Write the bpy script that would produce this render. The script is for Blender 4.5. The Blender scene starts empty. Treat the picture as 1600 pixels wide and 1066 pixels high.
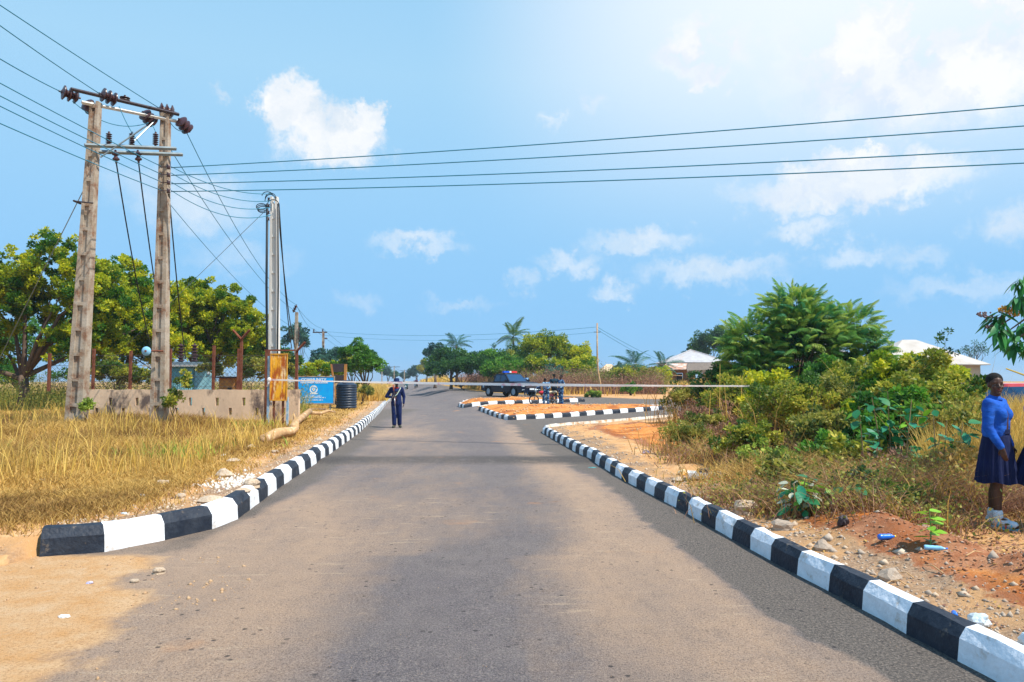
import bpy, bmesh, math, random
import numpy as np
from mathutils import Vector, Matrix, Euler
from mathutils.geometry import delaunay_2d_cdt
random.seed(7)
RNG = np.random.default_rng(11)
scene = bpy.context.scene
COL = scene.collection
PI = math.pi

# ------------------------------------------------------------------ camera
F = 1150.0
PITCH = math.atan(63 / F)
CAMH = 1.7
cam_d = bpy.data.cameras.new('camera')
cam_d.sensor_width = 36.0
cam_d.lens = F / 1600 * 36
cam_d.clip_end = 4000
cam_d.clip_start = 0.05
cam = bpy.data.objects.new('camera', cam_d)
COL.objects.link(cam)
cam.location = (0, 0, CAMH)
cam.rotation_euler = (PI / 2 + PITCH, 0, 0)
scene.camera = cam

# ------------------------------------------------------------------ world and sun
SUN_EL = math.radians(58)
SUN_AZ = math.radians(118)          # clockwise from +Y (north): to the right and a little behind the camera
EXPOSURE = 0.5
scene.view_settings.view_transform = 'Standard'
scene.view_settings.look = 'None'
scene.view_settings.gamma = 1.0
scene.view_settings.use_curve_mapping = False
scene.view_settings.exposure = EXPOSURE
scene.cycles.max_bounces = 6
scene.cycles.diffuse_bounces = 3
scene.cycles.glossy_bounces = 2
scene.cycles.transmission_bounces = 3
scene.cycles.transparent_max_bounces = 6
scene.cycles.volume_bounces = 0
scene.cycles.caustics_reflective = False
scene.cycles.caustics_refractive = False
scene.cycles.sample_clamp_indirect = 6
scene.cycles.use_denoising = True


def srgb(r, g, b):
    def f(c):
        c /= 255.0
        return c / 12.92 if c <= 0.04045 else ((c + 0.055) / 1.055) ** 2.4
    return (f(r), f(g), f(b), 1.0)


def pix_dir(px, py):
    u = (px - 800) / F
    v = (533 - py) / F
    c, s = math.cos(PITCH), math.sin(PITCH)
    return Vector((u, c - s * v, s + c * v))


def P(px, py, d):
    r = pix_dir(px, py)
    k = d / r.y
    return Vector((r.x * k, d, CAMH + r.z * k))


sun_d = bpy.data.lights.new('sun', 'SUN')
sun_d.energy = 4.8
sun_d.angle = math.radians(0.53)
sun_d.color = (1.0, 0.93, 0.82)
sun = bpy.data.objects.new('sun', sun_d)
COL.objects.link(sun)
SUNV = Vector((math.cos(SUN_EL) * math.sin(SUN_AZ), math.cos(SUN_EL) * math.cos(SUN_AZ), math.sin(SUN_EL)))
sun.rotation_euler = SUNV.to_track_quat('Z', 'Y').to_euler()
sun.location = (20, -20, 40)

world = bpy.data.worlds.new('World')
scene.world = world
world.use_nodes = True
nt = world.node_tree
nt.nodes.clear()


def N(nt, t, **kw):
    n = nt.nodes.new(t)
    for k, v in kw.items():
        setattr(n, k, v)
    return n


def link(nt, a, b):
    nt.links.new(a, b)


def math_node(nt, op, a, b=None, clamp=False):
    n = N(nt, 'ShaderNodeMath', operation=op, use_clamp=clamp)
    for i, v in enumerate((a, b)):
        if v is None:
            continue
        if isinstance(v, (int, float)):
            n.inputs[i].default_value = v
        else:
            link(nt, v, n.inputs[i])
    return n.outputs[0]


tc = N(nt, 'ShaderNodeTexCoord')
sep = N(nt, 'ShaderNodeSeparateXYZ')
nrm = N(nt, 'ShaderNodeVectorMath', operation='NORMALIZE')
link(nt, tc.outputs['Generated'], nrm.inputs[0])
link(nt, nrm.outputs[0], sep.inputs[0])
el = math_node(nt, 'ARCSINE', sep.outputs['Z'])
az = math_node(nt, 'ARCTAN2', sep.outputs['X'], sep.outputs['Y'])
ramp = N(nt, 'ShaderNodeValToRGB')
link(nt, math_node(nt, 'DIVIDE', el, 1.2, True), ramp.inputs[0])
cr = ramp.color_ramp
stops = [(0.0, (134, 198, 251)), (0.08, (141, 203, 253)), (0.2, (158, 213, 254)), (0.33, (172, 221, 254)),
         (0.55, (150, 208, 250)), (1.0, (110, 178, 240))]
while len(cr.elements) < len(stops):
    cr.elements.new(0.5)
for e, (p_, c_) in zip(cr.elements, stops):
    e.position = p_
    e.color = srgb(*c_)
# thin bright veil high on the sunny side
veil_dir = pix_dir(1560, 20).normalized()
dt = N(nt, 'ShaderNodeVectorMath', operation='DOT_PRODUCT')
link(nt, nrm.outputs[0], dt.inputs[0])
dt.inputs[1].default_value = veil_dir
mv = N(nt, 'ShaderNodeMapRange', interpolation_type='SMOOTHSTEP')
link(nt, dt.outputs['Value'], mv.inputs[0])
mv.inputs[1].default_value = math.cos(math.radians(38))
mv.inputs[2].default_value = math.cos(math.radians(5))
mv.inputs[3].default_value = 0.0
mv.inputs[4].default_value = 0.85
elf = N(nt, 'ShaderNodeMapRange', interpolation_type='SMOOTHSTEP')
link(nt, el, elf.inputs[0])
elf.inputs[1].default_value = 0.10
elf.inputs[2].default_value = 0.52
veil = math_node(nt, 'MULTIPLY', mv.outputs[0], elf.outputs[0])
mixv = N(nt, 'ShaderNodeMix', data_type='RGBA')
link(nt, veil, mixv.inputs[0])
link(nt, ramp.outputs[0], mixv.inputs[6])
mixv.inputs[7].default_value = (1.1, 1.12, 1.15, 1)
# cumulus
comb = N(nt, 'ShaderNodeCombineXYZ')
link(nt, az, comb.inputs[0])
link(nt, el, comb.inputs[1])
noi = N(nt, 'ShaderNodeTexNoise')
noi.inputs['Scale'].default_value = 26
noi.inputs['Detail'].default_value = 8
noi.inputs['Roughness'].default_value = 0.68
link(nt, comb.outputs[0], noi.inputs['Vector'])
sb = N(nt, 'ShaderNodeVectorMath', operation='SUBTRACT')
link(nt, noi.outputs['Color'], sb.inputs[0])
sb.inputs[1].default_value = (0.5, 0.5, 0.5)
sc_ = N(nt, 'ShaderNodeVectorMath', operation='MULTIPLY')
link(nt, sb.outputs[0], sc_.inputs[0])
sc_.inputs[1].default_value = (0.125, 0.095, 0)
ad = N(nt, 'ShaderNodeVectorMath', operation='ADD')
link(nt, comb.outputs[0], ad.inputs[0])
link(nt, sc_.outputs[0], ad.inputs[1])
CL = [(452, 168, 58, 46, 1.0), (520, 212, 95, 50, 1.0), (578, 190, 34, 30, .95), (490, 240, 70, 28, .7),
      (305, 318, 120, 50, .62), (240, 290, 80, 40, .4),
      (1098, 76, 82, 46, 1.0), (1112, 122, 34, 22, .95),
      (1325, 292, 165, 42, .9), (1350, 256, 80, 32, .9), (1255, 360, 65, 22, .62), (648, 380, 86, 20, .62),
      (1005, 376, 105, 24, .65), (895, 408, 70, 22, .5), (1110, 425, 140, 28, .65), (955, 456, 48, 20, .5),
      (1330, 400, 66, 22, .45), (1425, 400, 55, 24, .4), (1590, 350, 50, 34, .7),
      (1500, 60, 260, 120, .95), (862, 190, 30, 14, .4), (925, 160, 28, 16, .4), (345, 150, 18, 16, .45),
      (1500, 452, 120, 22, .3), (722, 472, 70, 14, .3), (560, 465, 46, 18, .25), (820, 440, 30, 20, .35), (380, 400, 90, 30, .3)]
acc = None
for (cx, cy, ra, rb, s_) in CL:
    dv = pix_dir(cx, cy).normalized()
    a0, e0 = math.atan2(dv.x, dv.y), math.asin(dv.z)
    m1 = N(nt, 'ShaderNodeVectorMath', operation='SUBTRACT')
    link(nt, ad.outputs[0], m1.inputs[0])
    m1.inputs[1].default_value = (a0, e0, 0)
    m2 = N(nt, 'ShaderNodeVectorMath', operation='MULTIPLY')
    link(nt, m1.outputs[0], m2.inputs[0])
    m2.inputs[1].default_value = (F / ra, F / rb, 0)
    m3 = N(nt, 'ShaderNodeVectorMath', operation='LENGTH')
    link(nt, m2.outputs[0], m3.inputs[0])
    m4 = N(nt, 'ShaderNodeMapRange', interpolation_type='SMOOTHSTEP')
    link(nt, m3.outputs['Value'], m4.inputs[0])
    m4.inputs[1].default_value = 1.12
    m4.inputs[2].default_value = 0.52 if s_ > .8 else 0.0
    m4.inputs[3].default_value = 0
    m4.inputs[4].default_value = s_
    acc = m4.outputs[0] if acc is None else math_node(nt, 'MAXIMUM', acc, m4.outputs[0])
# other clouds all over the rest of the sky, of the same kind
noi2 = N(nt, 'ShaderNodeTexNoise')
noi2.inputs['Scale'].default_value = 3.2
noi2.inputs['Detail'].default_value = 7
link(nt, comb.outputs[0], noi2.inputs['Vector'])
g = N(nt, 'ShaderNodeMapRange', interpolation_type='SMOOTHSTEP')
link(nt, noi2.outputs['Fac'], g.inputs[0])
g.inputs[1].default_value = 0.6
g.inputs[2].default_value = 0.7
g.inputs[4].default_value = 0.7
side = N(nt, 'ShaderNodeMapRange', interpolation_type='SMOOTHSTEP')
link(nt, math_node(nt, 'ABSOLUTE', az), side.inputs[0])
side.inputs[1].default_value = 0.7
side.inputs[2].default_value = 0.95
acc = math_node(nt, 'MAXIMUM', acc, math_node(nt, 'MULTIPLY', g.outputs[0], side.outputs[0]))
noi3 = N(nt, 'ShaderNodeTexNoise')
noi3.inputs['Scale'].default_value = 16
noi3.inputs['Detail'].default_value = 5
link(nt, ad.outputs[0], noi3.inputs['Vector'])
cshade = N(nt, 'ShaderNodeMix', data_type='RGBA')
m5 = N(nt, 'ShaderNodeMapRange')
link(nt, noi3.outputs['Fac'], m5.inputs[0])
m5.inputs[1].default_value = 0.35
m5.inputs[2].default_value = 0.62
link(nt, m5.outputs[0], cshade.inputs[0])
cshade.inputs[6].default_value = srgb(232, 243, 253)
cshade.inputs[7].default_value = (1.08, 1.08, 1.08, 1)
mixc = N(nt, 'ShaderNodeMix', data_type='RGBA')
lit = N(nt, 'ShaderNodeMix', data_type='RGBA', blend_type='LIGHTEN')
lit.inputs[0].default_value = 1.0
link(nt, mixv.outputs[2], lit.inputs[6])
link(nt, cshade.outputs[2], lit.inputs[7])
link(nt, acc, mixc.inputs[0])
link(nt, mixv.outputs[2], mixc.inputs[6])
link(nt, lit.outputs[2], mixc.inputs[7])
# physical sky underneath it all
sky = N(nt, 'ShaderNodeTexSky')
sky.sky_type = 'NISHITA'
sky.sun_disc = False
sky.sun_elevation = SUN_EL
sky.sun_rotation = SUN_AZ
sky.air_density = 1.0
sky.dust_density = 0.6
sky.ozone_density = 2.0
SKY_STRENGTH = 0.1
gain = N(nt, 'ShaderNodeVectorMath', operation='SCALE')
link(nt, mixc.outputs[2], gain.inputs[0])
gain.inputs['Scale'].default_value = (1 / SKY_STRENGTH) / (2 ** EXPOSURE)
fin = N(nt, 'ShaderNodeMix', data_type='RGBA')
fin.inputs[0].default_value = 0.92
link(nt, sky.outputs[0], fin.inputs[6])
link(nt, gain.outputs[0], fin.inputs[7])
bg = N(nt, 'ShaderNodeBackground')
link(nt, fin.outputs[2], bg.inputs[0])
bg.inputs[1].default_value = SKY_STRENGTH
wo = N(nt, 'ShaderNodeOutputWorld')
link(nt, bg.outputs[0], wo.inputs[0])

# ------------------------------------------------------------------ materials
MATS = {}


def mat(name, col, rough=0.7, col2=None, nscale=6.0, nmix=(0.35, 0.65), bump=0.0, bscale=40.0, metal=0.0,
        spec=0.3, col3=None, n3scale=1.5, n3=(0.55, 0.65), attr=False, trans=0.0, stretch=None, emit=None, coat=0.0):
    if name in MATS:
        return MATS[name]
    m = bpy.data.materials.new(name)
    m.use_nodes = True
    t = m.node_tree
    t.nodes.clear()
    b = N(t, 'ShaderNodeBsdfPrincipled')
    out = N(t, 'ShaderNodeOutputMaterial')
    b.inputs['Roughness'].default_value = rough
    b.inputs['Metallic'].default_value = metal
    b.inputs['Specular IOR Level'].default_value = spec
    b.inputs['Coat Weight'].default_value = coat
    c = tuple(col) + (1,) if len(col) == 3 else col
    b.inputs['Base Color'].default_value = c
    src = None
    tcn = N(t, 'ShaderNodeTexCoord')
    vec = tcn.outputs['Object']
    if stretch:
        mp = N(t, 'ShaderNodeMapping')
        mp.inputs['Scale'].default_value = stretch
        link(t, vec, mp.inputs[0])
        vec = mp.outputs[0]
    if col2 is not None:
        mx = N(t, 'ShaderNodeMix', data_type='RGBA')
        mx.inputs[6].default_value = c
        mx.inputs[7].default_value = tuple(col2) + (1,)
        if attr:
            at = N(t, 'ShaderNodeAttribute', attribute_name='tone')
            link(t, at.outputs['Fac'], mx.inputs[0])
        else:
            n = N(t, 'ShaderNodeTexNoise')
            n.inputs['Scale'].default_value = nscale
            n.inputs['Detail'].default_value = 6
            n.inputs['Roughness'].default_value = 0.65
            link(t, vec, n.inputs['Vector'])
            r = N(t, 'ShaderNodeMapRange')
            r.inputs[1].default_value = nmix[0]
            r.inputs[2].default_value = nmix[1]
            link(t, n.outputs['Fac'], r.inputs[0])
            link(t, r.outputs[0], mx.inputs[0])
        src = mx.outputs[2]
    if col3 is not None:
        mx3 = N(t, 'ShaderNodeMix', data_type='RGBA')
        if src is None:
            mx3.inputs[6].default_value = c
        else:
            link(t, src, mx3.inputs[6])
        mx3.inputs[7].default_value = tuple(col3) + (1,)
        if attr:
            at3 = N(t, 'ShaderNodeAttribute', attribute_name='clump')
            link(t, at3.outputs['Fac'], mx3.inputs[0])
        else:
            n = N(t, 'ShaderNodeTexNoise')
            n.inputs['Scale'].default_value = n3scale
            n.inputs['Detail'].default_value = 8
            n.inputs['Roughness'].default_value = 0.7
            link(t, vec, n.inputs['Vector'])
            r = N(t, 'ShaderNodeMapRange')
            r.inputs[1].default_value = n3[0]
            r.inputs[2].default_value = n3[1]
            link(t, n.outputs['Fac'], r.inputs[0])
            link(t, r.outputs[0], mx3.inputs[0])
        src = mx3.outputs[2]
    if src is not None:
        link(t, src, b.inputs['Base Color'])
    if bump:
        n = N(t, 'ShaderNodeTexNoise')
        n.inputs['Scale'].default_value = bscale
        n.inputs['Detail'].default_value = 6
        link(t, vec, n.inputs['Vector'])
        bp = N(t, 'ShaderNodeBump')
        bp.inputs['Strength'].default_value = bump
        bp.inputs['Distance'].default_value = 0.02
        link(t, n.outputs['Fac'], bp.inputs['Height'])
        link(t, bp.outputs[0], b.inputs['Normal'])
    if emit:
        b.inputs['Emission Color'].default_value = tuple(emit[0]) + (1,)
        b.inputs['Emission Strength'].default_value = emit[1]
    last = b.outputs[0]
    if trans:
        tr = N(t, 'ShaderNodeBsdfTranslucent')
        if src is not None:
            link(t, src, tr.inputs[0])
        else:
            tr.inputs[0].default_value = c
        ms = N(t, 'ShaderNodeMixShader')
        ms.inputs[0].default_value = trans
        link(t, last, ms.inputs[1])
        link(t, tr.outputs[0], ms.inputs[2])
        last = ms.outputs[0]
    link(t, last, out.inputs[0])
    MATS[name] = m
    return m


# ------------------------------------------------------------------ object helpers
def tag(o, label=None, cat=None, group=None, kind=None):
    if label:
        o['label'] = label
    if cat:
        o['category'] = cat
    if group:
        o['group'] = group
    if kind:
        o['kind'] = kind
    return o


def thing(name, label, cat, loc=(0, 0, 0), rz=0.0, group=None):
    o = bpy.data.objects.new(name, None)
    o.empty_display_size = 0.2
    COL.objects.link(o)
    o.location = loc
    o.rotation_euler = (0, 0, rz)
    return tag(o, label, cat, group)


class MB:
    def __init__(s):
        s.v, s.f, s.mi = [], [], []
        s.M = Matrix.Identity(4)

    def add(s, vs, fs, mi=0):
        o = len(s.v)
        s.v += [tuple(s.M @ Vector(v)) for v in vs]
        s.f += [tuple(i + o for i in f) for f in fs]
        s.mi += [mi] * len(fs)
        return s

    def box(s, c, d, mi=0, rot=None, taper=1.0):
        hx, hy, hz = d[0] / 2, d[1] / 2, d[2] / 2
        vs = []
        for z, k in ((-hz, 1), (hz, taper)):
            for x, y in ((-hx, -hy), (hx, -hy), (hx, hy), (-hx, hy)):
                v = Vector((x * k, y * k, z))
                if rot is not None:
                    v = rot @ v
                vs.append(v + Vector(c))
        return s.add(vs, [(3, 2, 1, 0), (4, 5, 6, 7), (0, 1, 5, 4), (1, 2, 6, 5), (2, 3, 7, 6), (3, 0, 4, 7)], mi)

    def tube(s, pts, rs, seg=8, mi=0, caps=True):
        pts = [Vector(p) for p in pts]
        if isinstance(rs, (int, float)):
            rs = [rs] * len(pts)
        vs, fs = [], []
        n = len(pts)
        up = None
        for i, p in enumerate(pts):
            t = (pts[min(i + 1, n - 1)] - pts[max(i - 1, 0)])
            if t.length < 1e-9:
                t = Vector((0, 0, 1))
            t.normalize()
            if up is None:
                up = Vector((0, 0, 1)) if abs(t.z) < 0.9 else Vector((1, 0, 0))
            a = t.cross(up).normalized()
            b = a.cross(t).normalized()
            up = b
            for k in range(seg):
                an = 2 * PI * k / seg
                vs.append(p + (a * math.cos(an) + b * math.sin(an)) * rs[i])
        for i in range(n - 1):
            for k in range(seg):
                k2 = (k + 1) % seg
                fs.append((i * seg + k, i * seg + k2, (i + 1) * seg + k2, (i + 1) * seg + k))
        if caps:
            fs.append(tuple(range(seg)))
            fs.append(tuple((n - 1) * seg + k for k in reversed(range(seg))))
        return s.add(vs, fs, mi)

    def ell(s, c, r, rot=None, seg=12, rings=8, mi=0):
        vs, fs = [], []
        for i in range(rings + 1):
            th = PI * i / rings
            for k in range(seg):
                an = 2 * PI * k / seg
                v = Vector((r[0] * math.sin(th) * math.cos(an), r[1] * math.sin(th) * math.sin(an), r[2] * math.cos(th)))
                if rot is not None:
                    v = rot @ v
                vs.append(v + Vector(c))
        for i in range(rings):
            for k in range(seg):
                k2 = (k + 1) % seg
                fs.append((i * seg + k, (i + 1) * seg + k, (i + 1) * seg + k2, i * seg + k2))
        return s.add(vs, fs, mi)

    def cap(s, a, b, ra, rb, seg=10, mi=0):
        a, b = Vector(a), Vector(b)
        t = (b - a)
        L = t.length
        t.normalize()
        pts, rs = [], []
        for k in range(4):
            an = PI / 2 * k / 3
            pts.append(a - t * ra * math.cos(an))
            rs.append(max(ra * math.sin(an), 1e-4))
        for k in range(1, 4):
            pts.append(a + t * L * k / 4)
            rs.append(ra + (rb - ra) * k / 4)
        for k in range(4):
            an = PI / 2 * k / 3
            pts.append(b + t * rb * math.sin(an))
            rs.append(max(rb * math.cos(an), 1e-4))
        return s.tube(pts, rs, seg, mi)

    def lathe(s, prof, c=(0, 0, 0), seg=20, mi=0, axis='Z', caps=True):
        vs, fs = [], []
        for (r, z) in prof:
            for k in range(seg):
                an = 2 * PI * k / seg
                x, y = r * math.cos(an), r * math.sin(an)
                v = (x, y, z) if axis == 'Z' else ((z, x, y) if axis == 'X' else (x, z, y))
                vs.append(Vector(v) + Vector(c))
        n = len(prof)
        for i in range(n - 1):
            for k in range(seg):
                k2 = (k + 1) % seg
                fs.append((i * seg + k, i * seg + k2, (i + 1) * seg + k2, (i + 1) * seg + k))
        if caps:
            fs.append(tuple(reversed(range(seg))))
            fs.append(tuple((n - 1) * seg + k for k in range(seg)))
        return s.add(vs, fs, mi)

    def prism(s, outline, y0, y1, mi=0, mi_side=None):
        """outline in local x,z extruded along y"""
        n = len(outline)
        vs = [(x, y0, z) for x, z in outline] + [(x, y1, z) for x, z in outline]
        s.add(vs, [tuple(range(n)), tuple(reversed(range(n, 2 * n)))], mi)
        o = len(s.v) - 2 * n
        for i in range(n):
            j = (i + 1) % n
            s.f.append((o + i, o + n + i, o + n + j, o + j))
            s.mi.append(mi if mi_side is None else mi_side)
        return s

    def mesh(s, name, mats, smooth=False):
        me = bpy.data.meshes.new(name)
        me.from_pydata(s.v, [], s.f)
        if not isinstance(mats, (list, tuple)):
            mats = [mats]
        for m in mats:
            me.materials.append(m)
        if len(mats) > 1:
            me.polygons.foreach_set('material_index', s.mi)
        bm = bmesh.new()
        bm.from_mesh(me)
        bmesh.ops.recalc_face_normals(bm, faces=bm.faces)
        bm.to_mesh(me)
        bm.free()
        if smooth:
            me.polygons.foreach_set('use_smooth', [True] * len(me.polygons))
        me.update()
        return me

    def build(s, name, mats, parent=None, smooth=False, angle=None):
        me = s.mesh(name, mats, smooth)
        if angle:
            try:
                me.set_sharp_from_angle(angle=math.radians(angle))
            except Exception:
                pass
        return place(name, me, parent)


def place(name, me, parent=None, loc=None, rot=None, scale=None):
    o = bpy.data.objects.new(name, me)
    COL.objects.link(o)
    if parent is not None:
        o.parent = parent
    if loc is not None:
        o.location = loc
    if rot is not None:
        o.rotation_euler = rot
    if scale is not None:
        o.scale = scale
    return o


def np_mesh(name, verts, quads, mats, attrs=None, tris=None):
    """verts (N,3), quads (M,4) -> mesh with float face attributes"""
    me = bpy.data.meshes.new(name)
    me.vertices.add(len(verts))
    me.vertices.foreach_set('co', np.asarray(verts, dtype=np.float32).ravel())
    nq = 0 if quads is None else len(quads)
    ntri = 0 if tris is None else len(tris)
    idx = np.concatenate([a.ravel() for a in ([quads] if nq else []) + ([tris] if ntri else [])]).astype(np.int32)
    me.loops.add(len(idx))
    me.loops.foreach_set('vertex_index', idx)
    me.polygons.add(nq + ntri)
    tot = np.concatenate([np.full(nq, 4, np.int32), np.full(ntri, 3, np.int32)])
    st = np.concatenate([[0], np.cumsum(tot)[:-1]]).astype(np.int32)
    me.polygons.foreach_set('loop_start', st)
    me.polygons.foreach_set('loop_total', tot)
    for m in (mats if isinstance(mats, (list, tuple)) else [mats]):
        me.materials.append(m)
    if attrs:
        for k, a in attrs.items():
            at = me.attributes.new(k, 'FLOAT', 'FACE')
            at.data.foreach_set('value', np.asarray(a, np.float32))
    me.update(calc_edges=True)
    return me


def sm(x):
    x = np.clip(x, 0, 1)
    return x * x * (3 - 2 * x)


def _h(ix, iy, k):
    v = np.sin(ix * 127.1 + iy * 311.7 + k * 74.7) * 43758.5453
    return v - np.floor(v)


def vnoise(x, y, k=0):
    x = np.asarray(x, float)
    y = np.asarray(y, float)
    ix, iy = np.floor(x), np.floor(y)
    fx, fy = x - ix, y - iy
    fx, fy = fx * fx * (3 - 2 * fx), fy * fy * (3 - 2 * fy)
    a, b = _h(ix, iy, k), _h(ix + 1, iy, k)
    c, d = _h(ix, iy + 1, k), _h(ix + 1, iy + 1, k)
    return (a + (b - a) * fx) * (1 - fy) + (c + (d - c) * fx) * fy - 0.5


def fbm(x, y, k=0, o=4):
    r, a = 0, 1.0
    for i in range(o):
        r = r + a * vnoise(np.asarray(x) * 2 ** i, np.asarray(y) * 2 ** i, k + i)
        a *= 0.5
    return r


def inside(x, y, poly):
    x = np.asarray(x, float)
    y = np.asarray(y, float)
    r = np.zeros(np.broadcast(x, y).shape, bool)
    n = len(poly)
    for i in range(n):
        x1, y1 = poly[i]
        x2, y2 = poly[(i + 1) % n]
        c = ((y1 > y) != (y2 > y))
        xx = (x2 - x1) * (y - y1) / ((y2 - y1) if y2 != y1 else 1e-12) + x1
        r ^= c & (x < xx)
    return r


def dist_line(x, y, line):
    x = np.asarray(x, float)
    y = np.asarray(y, float)
    best = np.full(np.broadcast(x, y).shape, 1e9)
    for (x1, y1), (x2, y2) in zip(line[:-1], line[1:]):
        dx, dy = x2 - x1, y2 - y1
        t = np.clip(((x - x1) * dx + (y - y1) * dy) / (dx * dx + dy * dy), 0, 1)
        best = np.minimum(best, np.hypot(x - x1 - t * dx, y - y1 - t * dy))
    return best


# ------------------------------------------------------------------ terrain
def gp(px, py):           # a point on level ground
    v = P(px, py, 1.0)
    d = CAMH / (CAMH - v.z)
    return (v.x * d, d)


LK = [gp(*p) for p in ((62, 870), (145, 866), (227, 850), (290, 838), (330, 828), (372, 811), (402, 788), (447, 755), (504, 718), (562, 676), (593, 646), (602, 634), (611, 624.3))]
RK = [(3.05, -3.0), (2.83, 3.0)] + [gp(*p) for p in ((1527, 1047), (1446, 1007), (1317, 935), (1225, 888), (1152, 847), (1061, 796), (975, 751), (917, 716), (870, 690))] + [(1.08, 23.4)]
RET = [(1.08, 23.4), (0.98, 24.6), (1.2, 25.8), (1.9, 26.9), (3.1, 28.2), (4.4, 29.6), (5.9, 31.9), (8.0, 34.6), (12.0, 37.2), (40, 46)]
LFAR = [LK[-1], (-14.2, 86), (-27.8, 163), (-85, 560), (-170, 1150)]
RFAR = [(-162, 1150), (-76, 560), (-27, 216), (-11.2, 116), (-5.0, 82), (-2.9, 73), (1.5, 62), (5.9, 57.5), (9.3, 52.5), (14, 51), (40, 60)]
IS2 = [(-0.2, 32.3), (2.0, 34.3), (4.2, 36.3), (8.2, 39.5), (8.4, 40.5), (3.5, 40.6), (-1.5, 40.6), (-1.85, 39.6)]
IS1 = [(-2.75, 42.0), (1.0, 44.3), (4.6, 46.4), (4.4, 47.2), (1.0, 48.2), (-3.0, 46.6), (-3.25, 44.0)]
lk_y = np.array([p[1] for p in LK] + [86, 163, 560])
lk_x = np.array([p[0] for p in LK] + [-14.2, -27.8, -85])


def xl(y):
    return np.interp(y, lk_y, lk_x)


ASPH = [(-4.4, -3.0), (-4.5, 4.0), (-4.8, 6.6)] + LK + LFAR[1:] + RFAR + list(reversed(RET)) + list(reversed(RK))
RIGHTPOLY = RK + RET[1:] + [(80, 46), (80, -3)]
RIGHTLINE = RK + RET[1:]


def Hj(x, y):
    m = sm((x - xl(y) - 3.0) / 3.0)
    return m * (0.42 * sm((y - 33) / 14) + 0.011 * np.clip(y - 50, 0, 100)) * (y > 0)


def Hroad(x, y):
    x = np.asarray(x, float)
    y = np.asarray(y, float)
    bump = 0.035 * np.exp(-((y - 16.1 - 0.02 * x) / 0.55) ** 2) * (x < 2.2)
    return Hj(x, y) + bump + 0.008 * fbm(x * 0.7, y * 0.5, 3, 3)


def H(x, y):
    x = np.asarray(x, float)
    y = np.asarray(y, float)
    rd = Hroad(x, y)
    z = Hj(x, y)
    asph = inside(x, y, ASPH)
    i2, i1 = inside(x, y, IS2), inside(x, y, IS1)
    left = x < xl(y)
    # left verge and field
    dl = xl(y) - x
    kf = sm((y - 6.75 + 0.35 * fbm(x * 1.2, 0 * y, 8, 2)) / 0.9)
    zl = 0.18 * kf * sm(1 - (y - 72) / 30) + 0.04 * kf + kf * sm((dl - .3) / 1.5) * (0.10 * fbm(x * 0.5, y * 0.5, 1, 4) + 0.05 * fbm(x * 2.3, y * 2.3, 2, 3)) \
        + 0.03 * (1 - kf) * (fbm(x * 1.3, y * 1.3, 5, 4) + .3) + 0.10 * sm((dl - 2) / 6) * kf
    # right verge
    rp = inside(x, y, RIGHTPOLY)
    dr = dist_line(x, y, RIGHTLINE)
    near = sm((13 - y) / 5)
    berm = near * (0.20 * np.exp(-((dr - 1.35 - 0.35 * vnoise(0 * x, y * 0.7, 3)) / 0.55) ** 2) * (0.75 + 0.9 * fbm(x * 1.4, y * 1.4, 4, 4)) + 0.05 * sm((dr - 1.9) / 1.0))
    zr = z + 0.11 + sm((dr - .15) / .7) * (0.05 + 0.10 * fbm(x * 0.9, y * 0.9, 6, 4) + 0.04 * fbm(x * 4, y * 4, 7, 3)) + berm + 0.18 * sm((dr - 3) / 8)
    zi = z + 0.14 + 0.12 * sm(np.minimum(dist_line(x, y, IS2 + IS2[:1]), dist_line(x, y, IS1 + IS1[:1])) / 0.9) + 0.12 * fbm(x * 1.3, y * 1.3, 9, 4)
    zo = z + 0.05 + 0.08 * (fbm(x * 0.5, y * 0.5, 10, 4) + .3)
    r = np.where(left, zl, zo)
    r = np.where(rp, zr, r)
    r = np.where(asph, rd, r)
    r = np.where(i1 | i2, zi, r)
    return r


def hz(x, y):
    return float(H(np.array([x]), np.array([y]))[0])


def G(px, py):
    """point where the line of sight of a pixel meets the ground"""
    r = pix_dir(px, py)
    ds = np.concatenate([np.arange(2.5, 60, 0.04), np.arange(60, 400, 0.5)])
    x = r.x / r.y * ds
    zz = CAMH + r.z / r.y * ds
    h = H(x, ds)
    k = np.argmax(zz <= h)
    return Vector((x[k], ds[k], h[k]))


def on(px, d):
    """a point on the ground in the direction of picture column px at distance d"""
    x = (px - 800) / F * d
    return Vector((x, d, hz(x, d)))


def offset_line(line, o):
    out = []
    n = len(line)
    for i, (x, y) in enumerate(line):
        a = Vector(line[max(i - 1, 0)])
        b = Vector(line[min(i + 1, n - 1)])
        t = (b - a).normalized()
        nn = Vector((-t.y, t.x))
        out.append((x + nn.x * o, y + nn.y * o))
    return out


# triangulate the whole ground once, with the kerb lines as constraints
pts = []
y = 2.2
while y < 150:
    step = 0.0135 if y < 60 else 0.03
    hw = 1.0 * y + 3
    nx = int(2 * hw / (step * y * 0.85)) if y < 60 else int(2 * hw / (step * y))
    xs = np.linspace(-hw, hw, nx) + RNG.uniform(-.3, .3) * 2 * hw / nx
    ys = y + RNG.uniform(-.25, .25, nx) * step * y
    pts += list(zip(xs, ys))
    y *= 1 + step
for y in (180, 230, 300, 400, 560, 800, 1150):
    pts += [(x, y) for x in np.linspace(-1.2 * y, 1.2 * y, 24)]
for y in (-40, -12, -3, -1, 0.5):
    pts += [(x, y) for x in (-90, -30, -12, -6, -4, -2, 0, 2, 3.3, 4, 6, 12, 30, 90)]
big = 2600
pts += [(-big, -200), (big, -200), (big, big), (-big, big)]
lk_in = offset_line(LK, 0.1)
rk_in = offset_line(RK + RET[1:], -0.1)
i2_in = offset_line(IS2 + IS2[:1], -0.0)


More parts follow.
